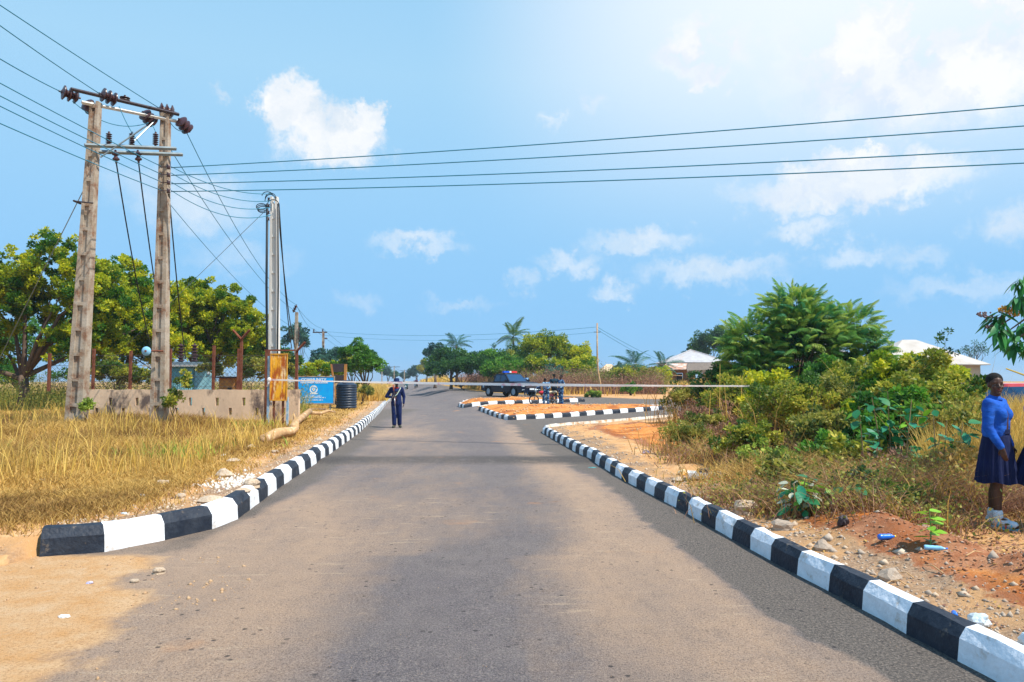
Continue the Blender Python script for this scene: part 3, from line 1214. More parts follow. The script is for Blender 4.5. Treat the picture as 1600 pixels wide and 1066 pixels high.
def leaf_quads(p, L, W, rng, up=.3, droop=0.0, outward=None):
    n = len(p)
    d = rdirs(n, rng)
    d[:, 2] = d[:, 2] * .7 + up - droop
    if outward is not None:
        d = d + outward * .7
    d /= np.linalg.norm(d, axis=1, keepdims=True)
    s = np.cross(d, rdirs(n, rng))
    s /= np.linalg.norm(s, axis=1, keepdims=True)
    Ls = (L * rng.uniform(.6, 1.3, n))[:, None]
    Ws = (W * rng.uniform(.7, 1.2, n))[:, None]
    v = np.stack([p, p + d * Ls * .45 + s * Ws * .5, p + d * Ls, p + d * Ls * .5 - s * Ws * .5], axis=1).reshape(-1, 3)
    q = np.arange(4 * n).reshape(-1, 4)
    return v, q


def crown_mesh(name, blobs, nclump, nleaf, L, W, m, seed, clr=.22, hollow=.55, up=.3, flat=.75):
    rng = np.random.default_rng(seed)
    vols = np.array([b[1][0] * b[1][2] for b in blobs])
    pick = rng.choice(len(blobs), nclump, p=vols / vols.sum())
    cs = np.zeros((nclump, 3))
    rr = np.zeros(nclump)
    for i, k in enumerate(pick):
        c, r = blobs[k]
        d = rdirs(1, rng)[0]
        if d[2] < -.3:
            d[2] *= -.6
        u = rng.uniform(hollow, 1.0)
        cs[i] = np.array(c) + d * np.array(r) * u
        rr[i] = clr * (r[0] + r[2]) / 2 * rng.uniform(.55, 1.35)
    per = rng.multinomial(nleaf, rr ** 2 / (rr ** 2).sum())
    ci = np.repeat(np.arange(nclump), per)
    n = len(ci)
    d = rdirs(n, rng)
    rad = rng.uniform(.35, 1.0, n) ** .6
    off = d * rad[:, None] * rr[ci][:, None]
    off[:, 2] *= flat
    p = cs[ci] + off
    v, q = leaf_quads(p, L, W, rng, up=up, outward=d)
    tone = rng.uniform(0, 1, n) ** 1.4
    clump = np.clip(rng.uniform(-.5, 1.2, nclump)[ci] + rng.normal(0, .12, n), 0, 1)
    me = np_mesh(name, v, q, m, {'tone': tone, 'clump': clump})
    return me, cs, rr


def limbs(base, top, tips, r0, seed, m=None, bend=.25):
    """one trunk with limbs reaching to some clumps"""
    rng = np.random.default_rng(seed)
    mb = MB()
    base, top = Vector(base), Vector(top)
    mid = base.lerp(top, .5) + Vector((rng.uniform(-1, 1), rng.uniform(-1, 1), 0)) * bend * .5
    mb.tube([base - Vector((0, 0, .2)), base + Vector((0, 0, .15)), mid, top], [r0 * 1.35, r0, r0 * .85, r0 * .7], 10)
    for tp in tips:
        tp = Vector(tp)
        st = mid.lerp(top, rng.uniform(.3, 1.0))
        m1 = st.lerp(tp, .45) + Vector((rng.uniform(-1, 1), rng.uniform(-1, 1), rng.uniform(.0, 1.2))) * (tp - st).length * .12
        mb.tube([st, st.lerp(m1, .5), m1, tp], [r0 * .5, r0 * .38, r0 * .26, r0 * .08], 6)
    return mb


def tree(name, label, cat, base, blobs, nclump, nleaf, L, W, m, seed, r0=.2, ntips=14, toph=None, group=None, bark=None, clr=.22, hollow=.55, up=.3, leafname='crown'):
    """blobs are relative to the base"""
    t = thing(name, label, cat, base, 0, group)
    me, cs, rr = crown_mesh(leafname, blobs, nclump, nleaf, L, W, ML[m], seed, clr, hollow, up)
    place(leafname, me, t)
    h = toph if toph else min(b[0][2] - b[1][2] * .5 for b in blobs)
    cx = sum(b[0][0] for b in blobs) / len(blobs)
    rng = np.random.default_rng(seed + 5)
    sel = rng.choice(len(cs), min(ntips, len(cs)), replace=False)
    limbs((0, 0, 0), (cx * .35, 0, max(h, .3)), [cs[i] for i in sel], r0, seed).build('trunk', bark or M_bark, t, True)
    return t


def blades(name, bx, by, bz, hgt, wid, lean, m, seed, parent=None, tone_clump=None, stuff=True, loc=None):
    """grass blades of three faces each"""
    rng = np.random.default_rng(seed)
    n = len(bx)
    a = rng.uniform(0, 2 * PI, n)
    ln = lean * rng.uniform(.2, 1.3, n) * hgt
    dx, dy = np.cos(a), np.sin(a)
    b = rng.uniform(0, 2 * PI, n)
    sx, sy = np.cos(b) * wid, np.sin(b) * wid
    P0 = np.column_stack([bx, by, bz])
    s = np.column_stack([sx, sy, np.zeros(n)])
    dv = np.column_stack([dx * ln, dy * ln, np.zeros(n)])
    up = np.column_stack([np.zeros(n), np.zeros(n), hgt])
    p1 = P0 + dv * .3 + up * .55
    p2 = P0 + dv + up * np.where(lean > .8, .75, 1.0)[..., None] if not np.isscalar(lean) else P0 + dv + up * .95
    v = np.stack([P0 - s, P0 + s, p1 + s * .75, p1 - s * .75, p2], axis=1).reshape(-1, 3)
    k = np.arange(n) * 5
    q = np.column_stack([k, k + 1, k + 2, k + 3])
    t = np.column_stack([k + 3, k + 2, k + 4])
    tone = rng.uniform(0, 1, n)
    cl = np.clip(tone_clump if tone_clump is not None else rng.uniform(0, 1, n) ** 2, 0, 1)
    me = np_mesh(name, v, q, ML[m], {'tone': np.concatenate([tone, tone]), 'clump': np.concatenate([cl, cl])}, t)
    o = place(name, me, parent, loc)
    if stuff:
        tag(o, kind='stuff')
    return o


def sprinkle(bx, by, bz, top, n_per, L, W, m, name, parent, seed, spread=.12):
    """small leaves up a lot of thin stems"""
    rng = np.random.default_rng(seed)
    n = len(bx)
    k = np.repeat(np.arange(n), n_per)
    f = rng.uniform(.25, 1.0, len(k))
    p = np.column_stack([bx[k], by[k], bz[k] + f * top[k]]) + rng.normal(0, spread, (len(k), 3))
    v, q = leaf_quads(p, L, W, rng, up=.3)
    cl = np.clip(rng.uniform(0, 1, n)[k], 0, 1)
    me = np_mesh(name, v, q, ML[m], {'tone': rng.uniform(0, 1, len(k)), 'clump': cl})
    return place(name, me, parent)


def bush(label, base, R, h, nst, nl, L, W, m, seed, stem='pale', cat='bush', name='bush', group=None, nclump=None, clr=.28, hollow=.2, straws=0):
    """a many-stemmed bush: stems (one part) and foliage"""
    t = thing(name, label, cat, base, 0, group)
    nclump = nclump or 40
    blobs = [((0, 0, h * .55), (R, R * .8, h * .45)), ((R * .35, 0, h * .4), (R * .6, R * .6, h * .35)), ((-R * .4, 0, h * .38), (R * .6, R * .6, h * .33))]
    me, cs, rr = crown_mesh('foliage', blobs, nclump, nl, L, W, ML[m], seed, clr, hollow, .3)
    place('foliage', me, t)
    rng = np.random.default_rng(seed)
    mb = MB()
    for i in range(nst):
        tp = Vector(cs[rng.integers(len(cs))])
        b0 = Vector((rng.normal(0, R * .2), rng.normal(0, R * .2), -.05))
        mb.tube([b0, b0.lerp(tp, .5) + Vector((0, 0, .1 * h)), tp], [.018, .012, .005], 4)
    mb.build('stems', M_barkl if stem == 'pale' else M_bark, t)
    if straws:
        n = straws
        x = rng.normal(0, R * .6, n)
        y = rng.normal(0, R * .5, n)
        blades('dry_stalks', x, y, np.zeros(n) - .03, rng.uniform(.3, 1.05, n) * h, .002 + .0004 * base[1], 1.3 if name == 'grass_tussock' else .6, 'straw', seed + 1, t)
    return t


def leaf_shape(L, W, fold=.12, n=4, droop=.15):
    """a single broad leaf with a folded midrib, base at the origin, along +x"""
    mb = MB()
    vs, fs = [], []
    for i in range(n + 1):
        f = i / n
        w = W * .5 * math.sin(PI * min(1, f * .96 + .04)) ** .8 if 0 < i < n else (W * .06 if i == 0 else .0005)
        x = L * f
        z = -droop * L * f * f
        vs += [(x, -w, z + fold * w), (x, 0, z - .0), (x, w, z + fold * w)]
    for i in range(n):
        a = i * 3
        fs += [(a, a + 3, a + 4, a + 1), (a + 1, a + 4, a + 5, a + 2)]
    mb.add(vs, fs)
    return mb


def frond_mesh(name, L, npairs, ll, lw, m, arch=.35, swept=.5, sag=.3, seed=0, rach=.006):
    """a feather leaf: rachis with pairs of leaflets, along +x"""
    rng = np.random.default_rng(seed)
    mb = MB()
    pp = [Vector((L * f, 0, arch * L * (f - 1.35 * f * f))) for f in np.linspace(0, 1, 7)]
    mb.tube(pp, [rach * (1 - .8 * f) for f in np.linspace(0, 1, 7)], 3)
    for i in range(npairs):
        f = .15 + .85 * i / (npairs - 1)
        b = Vector((L * f, 0, arch * L * (f - 1.35 * f * f)))
        k = math.sin(PI * (f * .8 + .15)) ** .6
        for sgn in (-1, 1):
            l_ = ll * k * rng.uniform(.85, 1.1)
            d = Vector((swept, sgn * 1.0, -sag + rng.uniform(-.12, .12))).normalized()
            u = d.cross(Vector((0, 0, 1))).normalized()
            e = b + d * l_ + Vector((0, 0, -sag * l_ * .4))
            mmid = b + d * l_ * .5
            mb.add([b, mmid + u * lw * .5, e, mmid - u * lw * .5], [(0, 1, 2, 3)])
    return mb.mesh(name, m if isinstance(m, list) else [m])


# ------------------------------------------------------------------ people
def fuse(mb, name, mats, voxel, smooth=2):
    me = mb.mesh(name, mats)
    o = bpy.data.objects.new(name, me)
    COL.objects.link(o)
    r = o.modifiers.new('r', 'REMESH')
    r.mode = 'VOXEL'
    r.voxel_size = voxel
    if smooth:
        s = o.modifiers.new('s', 'SMOOTH')
        s.factor = .5
        s.iterations = smooth
    dg = bpy.context.evaluated_depsgraph_get()
    me2 = bpy.data.meshes.new_from_object(o.evaluated_get(dg))
    bpy.data.objects.remove(o)
    me2.name = name
    me2.polygons.foreach_set('use_smooth', [True] * len(me2.polygons))
    if not me2.materials:
        for m in (mats if isinstance(mats, (list, tuple)) else [mats]):
            me2.materials.append(m)
    return me2


def rot_z(v, a, c=Vector((0, 0, 0))):
    return c + Matrix.Rotation(a, 3, 'Z') @ (Vector(v) - c)


def V(*a):
    return Vector(a)


STAND = dict(pelvis=V(0, 0, .95), chest=V(0, 0, 1.27), neck=V(0, .01, 1.46), head=V(0, -.015, 1.62), face=V(0, -1, 0),
             shL=V(.185, 0, 1.41), shR=V(-.185, 0, 1.41), elL=V(.25, .03, 1.13), elR=V(-.25, .03, 1.13),
             wrL=V(.26, -.05, .89), wrR=V(-.26, -.05, .89), hdL=V(0, -.15, -1), hdR=V(0, -.15, -1),
             hipL=V(.09, 0, .92), hipR=V(-.09, 0, .92), knL=V(.10, -.02, .50), knR=V(-.10, -.02, .50),
             anL=V(.10, .02, .09), anR=V(-.10, .02, .09), toL=V(.13, -.16, .03), toR=V(-.13, -.16, .03))


def make_hand(mb, wr, d, palm_n, side, curl=.5):
    """palm, four unequal bent fingers and a thumb leaving the side of the palm"""
    d = d.normalized()
    n = (palm_n - d * palm_n.dot(d)).normalized()
    s = d.cross(n).normalized() * side
    pc = wr + d * .055
    for k in (-1.1, -.35, .35, 1.1):
        mb.cap(wr + d * .015 + s * k * .014, wr + d * .085 + s * k * .019, .016, .013, 8)
    for i, (k, l) in enumerate(((1.5, .062), (.5, .074), (-.5, .069), (-1.5, .053))):
        b = wr + d * .088 + s * k * .0135
        a1 = curl * .6
        d1 = (d * math.cos(a1) + n * math.sin(a1)).normalized()
        a2 = curl * 1.5
        d2 = (d * math.cos(a2) + n * math.sin(a2)).normalized()
        mb.cap(b, b + d1 * l * .5, .0095, .0088, 8)
        mb.cap(b + d1 * l * .5, b + d1 * l * .5 + d2 * l * .5, .0088, .0072, 8)
    tb = wr + d * .03 + s * .026
    td = (d * .7 + s * .65 + n * .35).normalized()
    mb.cap(tb, tb + td * .035, .0125, .011, 8)
    mb.cap(tb + td * .035, tb + td * .035 + (d * .8 + n * .5 + s * .15).normalized() * .028, .0105, .0085, 8)


def person(label, loc, rz, h=1.75, pose=None, wear=None, voxel=.011, female=False, group=None, curl=.5, skin=None, hairh=1.0):
    J = {k: v.copy() for k, v in STAND.items()}
    if pose:
        for k, v in pose.items():
            J[k] = v
    sk = skin or M_skin
    s = h / 1.75
    f = J['face'].normalized()
    side = f.cross(V(0, 0, 1)).normalized()
    up = V(0, 0, 1)
    hd = J['head']
    R = Matrix((side, -f, up)).transposed()      # local x=side, y=back, z=up
    b = MB()
    b.cap(J['pelvis'] + V(.05, 0, -.02), J['pelvis'] + V(-.05, 0, -.02), .115, .115)
    b.cap(J['pelvis'], J['chest'], .12, .125)
    b.cap(J['chest'] + (J['shL'] - J['chest']) * .35, J['chest'] + (J['shR'] - J['chest']) * .35, .105, .105)
    b.cap(J['shL'] + V(-.02, 0, -.02), J['shR'] + V(.02, 0, -.02), .062, .062)
    if female:
        for sg in (-1, 1):
            b.ell(J['chest'] + V(.075 * sg, -.065, .0), (.065, .06, .07))
    b.cap(J['neck'] - V(0, 0, .05), hd - V(0, 0, .06), .056, .050)
    # head: skull, jaw, brow, nose, lips, ears
    b.ell(hd + V(0, 0, .03) - f * .012, (.076, .095, .092), R)
    b.ell(hd + f * .022 - V(0, 0, .045), (.058, .066, .070), R)
    b.ell(hd + f * .070 - V(0, 0, .095), (.026, .020, .018), R)
    b.cap(hd + f * .078 + V(0, 0, .015), hd + f * .098 - V(0, 0, .022), .009, .015, 8)
    b.cap(hd + f * .082 - V(0, 0, .030) + side * .012, hd + f * .082 - V(0, 0, .030) - side * .012, .010, .010, 8)
    b.cap(hd + f * .078 - V(0, 0, .056) + side * .018, hd + f * .078 - V(0, 0, .056) - side * .018, .009, .009, 8)
    b.cap(hd + f * .066 + V(0, 0, .030) + side * .040, hd + f * .066 + V(0, 0, .030) - side * .040, .012, .012, 8)
    for sg in (-1, 1):
        b.ell(hd + side * .077 * sg - V(0, 0, .002) - f * .005, (.010, .020, .030), R, 8, 6)
        b.ell(hd + f * .055 - V(0, 0, .025) + side * .040 * sg, (.022, .022, .022), R, 8, 6)
    for q, sg in (('L', 1), ('R', -1)):
        b.cap(J['sh' + q], J['el' + q], .050, .040)
        b.cap(J['el' + q], J['wr' + q], .040, .026)
        pn = J.get('pn' + q, V(-sg, 0, 0))
        make_hand(b, J['wr' + q], J['hd' + q], pn, J.get('sd' + q, -sg), curl)
        b.cap(J['hip' + q], J['kn' + q], .082, .056)
        cm = J['kn' + q].lerp(J['an' + q], .35) + V(0, .012, 0)
        b.cap(J['kn' + q], cm, .054, .055)
        b.cap(cm, J['an' + q], .055, .034)
        b.cap(J['an' + q] + V(0, .02, -.035), J['to' + q], .036, .030)
        b.cap(J['an' + q], J['an' + q].lerp(J['to' + q], .5), .036, .034)
    b.v = [tuple(c * s for c in v) for v in b.v]
    root = place('person', fuse(b, 'person', [sk], voxel), None, loc, (0, 0, rz))
    tag(root, label, 'person', group)
    w = wear or {}
    shirt = w.get('shirt')
    vx = max(voxel, .012)

    def sc(m_):
        m_.v = [tuple(c * s for c in v) for v in m_.v]
        return m_
    bg_ = w.get('bag', 1.0)
    if shirt:
        g = MB()
        lo = J['pelvis'] + V(0, 0, w.get('shirt_low', -.02))
        g.cap(lo + V(.055, 0, 0), J['chest'] + V(.04, 0, -.05), .125 * bg_, .125)
        g.cap(lo + V(-.055, 0, 0), J['chest'] + V(-.04, 0, -.05), .125 * bg_, .125)
        g.cap(J['chest'] + (J['shL'] - J['chest']) * .4, J['chest'] + (J['shR'] - J['chest']) * .4, .122, .122)
        g.cap(J['shL'] + V(-.02, 0, -.025), J['shR'] + V(.02, 0, -.025), .078, .078)
        g.cap(J['neck'] - V(0, 0, .06), J['neck'] + V(0, 0, -.005), .085, .066)
        if female:
            for sg in (-1, 1):
                g.ell(J['chest'] + V(.075 * sg, -.070, -.005), (.080, .075, .085))
        for q in 'LR':
            fr = w.get('sleeve', .92)
            g.cap(J['sh' + q], J['el' + q], .068 * bg_, .056 * bg_)
            g.cap(J['el' + q], J['el' + q].lerp(J['wr' + q], fr), .056, .042)
        place('shirt', fuse(sc(g), 'shirt', [shirt], vx), root)
        if w.get('collar'):
            c = MB()
            c.lathe([(.062, -.01), (.085, -.03), (.090, -.015), (.068, .022), (.058, .018)], J['neck'] + V(0, 0, .0), 18)
            place('collar', sc(c).mesh('collar', [w['collar']], True), root)
    if w.get('trousers'):
        g = MB()
        g.cap(J['pelvis'] + V(.055, 0, .0), J['pelvis'] + V(-.055, 0, .0), .128, .128)
        for q in 'LR':
            g.cap(J['hip' + q], J['kn' + q], .10 * bg_, .078 * bg_)
            g.cap(J['kn' + q], J['kn' + q].lerp(J['an' + q], .88), .076 * bg_, .070 * bg_)
        place('trousers', fuse(sc(g), 'trousers', [w['trousers']], vx), root)
    if w.get('boots'):
        for q in 'LR':
            g = MB()
            g.cap(J['an' + q] + V(0, .01, .10), J['an' + q] + V(0, .01, -.02), .052, .050)
            g.cap(J['an' + q] + V(0, .03, -.035), J['to' + q] + V(0, -.01, .01), .046, .046)
            g.cap(J['an' + q] + V(0, .035, -.055), J['to' + q] + V(0, -.015, -.008), .03, .034)
            place('boot', fuse(sc(g), 'boot', [w['boots']], vx), root)
    if w.get('hair'):
        g = MB()
        g.ell(hd + V(0, 0, .058) - f * .030, (.083 * hairh, .094 * hairh, .083 * hairh), R, 16, 12)
        me = fuse(sc(g), 'hair', [w['hair']], .010, 0)
        place('hair', me, root)
    return root, J, s


def skirt_mesh(J, s, z0, z1, r0, r1, m, nple=16):
    mb = MB()
    seg, rings = nple * 4, 10
    vs, fs = [], []
    for i in range(rings + 1):
        f = i / rings
        z = z0 + (z1 - z0) * f
        r = r0 + (r1 - r0) * (f ** .8)
        for k in range(seg):
            an = 2 * PI * k / seg
            pl = 1 + (.05 * f) * (1 if (k % 4) in (1, 2) else -1) + .05 * f * math.sin(an * 3 + 1)
            vs.append((math.cos(an) * r * pl * 1.02 * s, math.sin(an) * r * pl * .88 * s, (z - (.012 * math.sin(an * 5) * f)) * s))
    for i in range(rings):
        for k in range(seg):
            k2 = (k + 1) % seg
            fs.append((i * seg + k, i * seg + k2, (i + 1) * seg + k2, (i + 1) * seg + k))
    fs.append(tuple(range(seg)))
    mb.add(vs, fs)
    return mb.mesh('skirt', [m], False)


# ------------------------------------------------------------------ left: concrete power poles
def concrete_post(parent, base, top, w0, w1, dep0, dep1, nr, label=None):
    """I-section concrete post: web, two flanges and cross ribs in the recess facing the road"""
    base, top = Vector(base), Vector(top)
    mb = MB()

    def at(f):
        return base.lerp(top, f)

    def slab(f0, f1, xa, xb, ya, yb):
        """xa..xb in fractions of half-width, ya..yb in fractions of half-depth"""
        vs = []
        for f in (f0, f1):
            p = at(f)
            w = (w0 + (w1 - w0) * f) / 2
            d = (dep0 + (dep1 - dep0) * f) / 2
            for x, y in ((xa, ya), (xb, ya), (xb, yb), (xa, yb)):
                vs.append((p.x + x * w, p.y + y * d, p.z))
        mb.add(vs, [(3, 2, 1, 0), (4, 5, 6, 7), (0, 1, 5, 4), (1, 2, 6, 5), (2, 3, 7, 6), (3, 0, 4, 7)])
    slab(0, 1, -1, -.45, -1, 1)
    slab(0, 1, .35, 1, -1, 1)
    slab(0, .97, -.449, .349, -.66, .85)
    fr = 0.0
    edges = np.linspace(.02, .98, nr + 1)
    for i, f in enumerate(edges):
        slab(f, min(f + .010, 1), -.448, .348, -.985, -.661)
    # closed lower part of each recess
    o = mb.build('pole', M_conc, parent)
    if label:
        o['label'] = label
    return o


def disc_insulator(parent, c, d, r=.16, L=.32, n=3, name='insulator'):
    """string of porcelain sheds along direction d"""
    d = Vector(d).normalized()
    q = d.to_track_quat('Z', 'Y').to_matrix()
    mb = MB()
    prof = [(.03, -L / 2 - .05), (.03, -L / 2)]
    for i in range(n):
        z = -L / 2 + L * i / n
        prof += [(r * .5, z + .01), (r, z + L / n * .45), (r * .98, z + L / n * .62), (r * .45, z + L / n * .8)]
    prof += [(.03, L / 2), (.03, L / 2 + .05)]
    mb.M = Matrix.Translation(Vector(c)) @ q.to_4x4()
    mb.lathe(prof, (0, 0, 0), 14)
    return mb.build(name, M_porc, parent, True, 40)


pole = thing('power_pole', 'tall two-legged concrete power pole with crossarms and brown insulators on the verge', 'power pole', (0, 0, 0))
LB, LT = P(117, 690, 21), P(150, 160, 21)
LB.z = hz(LB.x, 21) - .3
RB, RT = P(248, 690, 22.6), P(259, 174, 22.6)
RB.z = hz(RB.x, 22.6) - .3
concrete_post(pole, LB, LT, .50, .25, .34, .20, 13)
concrete_post(pole, RB, RT, .46, .24, .34, .20, 13)
A0, A1 = P(100, 145, 20.6), P(283, 184, 22.9)
mb = MB()
mb.tube([A0 + V(.3, -.16, .04), A1 + V(0, -.16, .04)], .055, 4)
mb.build('crossarm', M_dark, pole)
mb = MB()
mb.tube([P(128, 160, 20.7), A1 + V(0, .02, -.14)], .055, 4)
mb.build('crossarm', M_concw, pole)
B0, B1 = P(139, 233, 20.8), P(280, 238, 22.6)
for off, m_ in ((V(0, -.22, .04), M_steel), (V(.02, .18, -.02), M_steel)):
    mb = MB()
    mb.tube([B0 + off, B1 + off], .06, 4)
    mb.build('crossarm', m_, pole)
mb = MB()
mb.tube([P(157, 246, 20.9), P(228, 197, 21.6)], .025, 5)
mb.tube([P(205, 225, 21.6), P(248, 183, 22.5)], .02, 5)
mb.build('brace', M_steel, pole)
INS = {}
for nm, (px, py, d), dr in (('a', (109, 148, 20.6), (-.9, -.9, .15)), ('b', (170, 152, 21.2), (-.9, -1.1, .2)), ('c', (260, 173, 22.7), (-1, -.5, .1)),
                            ('d', (232, 185, 22.3), (.3, 1, -.5)), ('e', (288, 196, 22.9), (.35, 1, -.6)), ('f', (143, 170, 21.2), (.2, 1, -.4))):
    INS[nm] = P(px, py, d)
    disc_insulator(pole, INS[nm], dr, .21, .46)
disc_insulator(pole, P(195, 155, 21.8), (0, 0, 1), .15, .14, 2)
for px, py, d in ((170, 222, 21.1), (206, 222, 21.6), (243, 222, 22.2)):
    disc_insulator(pole, P(px, py - 4, d), (0, 0, 1), .085, .36, 6)
for px, py, d in ((181, 245, 21.2), (216, 245, 21.8)):
    disc_insulator(pole, P(px, py, d), (.1, 0, -1), .10, .30, 2)
for py in (264, 276, 288, 301):
    mb = MB()
    c = P(258, py, 22.5) + V(.20, -.2, 0)
    mb.lathe([(.02, -.07), (.06, -.06), (.035, 0), (.06, .06), (.02, .07)], c, 10)
    mb.tube([c - V(.25, 0, 0), c + V(.05, 0, 0)], .015, 5)
    mb.build('spool_insulator', M_porc, pole, True)
mb = MB()
cc = P(138, 317, 21) 
mb.tube([cc + V(-.30, -.2, .0), cc + V(.25, -.2, -.06)], .022, 6)
mb.tube([cc + V(-.28, -.24, .0), cc + V(-.28, .1, .0)], .03, 6)
mb.build('clamp', M_dark, pole)
disc = thing('meter_disc', 'round pale blue disc fixed to the right leg of the two-legged pole', 'disc', P(231, 549, 22.2) + V(0, -.1, 0))
mb = MB()
mb.lathe([(.135, .03), (.14, 0), (.10, -.035), (.04, -.05)], (0, 0, 0), 20, 0, 'Y')
mb.build('dish', M_clearb, disc, True, 50)
mb = MB()
mb.lathe([(.035, 0), (.03, -.08)], (0.01, -.0, 0), 10, 0, 'Y')
mb.tube([(0.1, .05, 0.01), (.42, .2, .01)], .03, 6)
mb.build('bracket', M_rust, disc)

# low-voltage post behind the rusty yellow panel, hung with black cables
lvp = thing('power_pole', 'slim pale concrete pole wrapped in black cables behind the rusty yellow panel', 'power pole', (0, 0, 0))
b_, t_ = on(430, 27.5), P(429, 308, 27.5)
concrete_post(lvp, b_ - V(0, 0, .2), t_, .42, .26, .3, .2, 12).data.materials[0] = M_concw
mb = MB()
rr_ = random.Random(3)
for k in range(4):
    x0 = rr_.uniform(-.35, .2)
    pp = []
    for i in range(11):
        a = PI * i / 10
        pp.append(t_ + V(-.2 * math.cos(a) + x0 * .5 + .04 * k - .1, -.2, .05 * math.sin(a) * (3 + k % 3) - .1 * (k % 4)))
    mb.tube(pp, .016, 5)
for k in range(3):
    c = t_ + V(-.42 + .02 * k, -.22, -.42 - .05 * k)
    mb.tube([c + V(.19 * math.cos(a), .02 * k, .12 * math.sin(a)) for a in np.linspace(.2, 2 * PI - .3, 14)], .017, 5)
mb.build('cable_coil', M_cable, lvp)
for xo, r_ in ((-.21, .045), (.19, .03)):
    mb = MB()
    mb.tube([t_ + V(xo, -.18, -.3), b_.lerp(t_, .6) + V(xo * 1.1, -.2, 0), b_.lerp(t_, .2) + V(xo * .9, -.2, 0), b_ + V(xo, -.2, .3)], r_, 6)
    mb.build('cable', M_cable, lvp, True)
for i in range(4):
    mb = MB()
    c = t_ + V(-.17, -.15, -.12 - i * .25)
    mb.lathe([(.02, -.06), (.055, -.05), (.03, 0), (.055, .05), (.02, .06)], c, 8)
    mb.build('spool_insulator', M_porc, lvp, True)


def small_pole(label, px, d, ytop, wpx, arm=None, m=M_conc, name='power_pole'):
    t = thing(name, label, 'power pole')
    b0 = on(px, d)
    t0 = P(px, ytop, d)
    w = wpx / F * d
    mb = MB()
    mb.box(((b0.x + t0.x) / 2, d, (b0.z + t0.z) / 2 - .1), (w, w * .8, t0.z - b0.z + .2), taper=.7)
    mb.build('pole', m, t)
    return t, b0, t0


pm, pb, pt = small_pole('concrete pole with a pole-top insulator, above the blue community sign', 463, 50, 488, 6)
for i in range(4):
    disc_insulator(pm, pt + V(.22, -.1, -1.15 - i * .22), (0, 0, 1), .07, .14, 2)
disc_insulator(pm, pt + V(-.1, 0, .25), (.4, 0, .9), .12, .5, 3)
pm2, pb2, pt2 = small_pole('distant concrete pole with a single crossarm, left of the roadside tree', 505, 78, 518, 4.5)
mb = MB()
mb.box(pt2 + V(-.35, 0, -.1), (1.5, .12, .12))
mb.build('crossarm', M_dark, pm2)
for dx in (-1.0, -.05):
    disc_insulator(pm2, pt2 + V(dx, 0, .12), (0, 0, 1), .1, .25, 2)
disc_insulator(pm2, pt2 + V(.3, 0, -.75), (1, 0, 0), .1, .25, 2)
for i in range(3):
    disc_insulator(pm2, pt2 + V(.1, -.1, -1.6 - .4 * i), (0, 0, 1), .08, .2, 2)
pd = []
for lb, px, d, yt in (('far utility pole beyond the guard, first of the far row', 597, 190, 566), ('far utility pole beyond the guard, with a crossbar, standing just left of his hat', 616, 240, 572),
                      ('faint utility pole nearest the vanishing point of the road', 632, 320, 578)):
    t, b0, t0 = small_pole(lb, px, d, yt, 1.6, group='x' if False else None) if False else small_pole(lb, px, d, yt, 1.6)
    mb = MB()
    mb.box(t0 + V(0, 0, -.3), (3.6, .15, .15))
    mb.build('crossarm', M_dark, t)
    pd.append(t0)

# thin crooked wooden pole beyond the junction
wp = thing('wooden_pole', 'thin crooked wooden pole rising from the brown thicket beyond the junction', 'pole')
bw, tw = on(938, 57), P(933, 505, 57)
mb = MB()
mb.tube([bw - V(0, 0, .2), bw + V(-.02, 0, .9), bw.lerp(tw, .35) + V(-.12, 0, 0), bw.lerp(tw, .6) + V(-.1, 0, 0), tw], [.09, .085, .075, .06, .05], 8)
mb.build('pole', M_deadwood, wp, True)
mb = MB()
mb.box(tw + V(0, 0, -.7), (.5, .05, .05))
mb.build('crosspiece', M_dark, wp)


# wires
def wire(label, a, b, sag=.3, r=.013, m=None, group=None, n=18, name='power_line', cat='wire'):
    r *= .98
    a, b = Vector(a), Vector(b)
    mb = MB()
    mb.tube([a.lerp(b, i / n) - V(0, 0, 4 * sag * (i / n) * (1 - i / n)) for i in range(n + 1)], r, 4)
    o = mb.build(name, m or M_wire, None, True)
    return tag(o, label, cat, group)


offR = [P(1600, yy, 16) + V(0, 0, .235) for yy in (165, 197, 233, 255)]
names4 = ('topmost', 'second highest', 'third highest', 'lowest')
for i, py in enumerate((265, 277, 290, 302)):
    a = P(262, py, 22.5) + V(.2, -.2, 0)
    e = a + (offR[i] - a) * 1.6
    wire(names4[i] + ' of the four wires crossing over the road to the right', a, e, .25, .015, group='wires crossing over the road', n=30)
# the pole the four wires run to, just outside the picture
pr, _, _ = small_pole('concrete pole carrying the four road-crossing wires beyond the edge of the view', 2190, 12, 190, 26)
bpy.data.objects.remove(pr.children[0])
bpy.data.objects.remove(pr)
ends = [P(1600, yy, 16) for yy in (165, 197, 233, 255)]
a0 = P(262, 284, 22.5)
xe = a0 + (ends[1] - a0) * 1.6
pr = thing('power_pole', 'concrete pole carrying the far ends of the four road-crossing wires', 'power pole')
zb = hz(xe.x, xe.y)
concrete_post(pr, (xe.x, xe.y, zb - .2), (xe.x, xe.y, 8.6), .45, .26, .35, .22, 10)

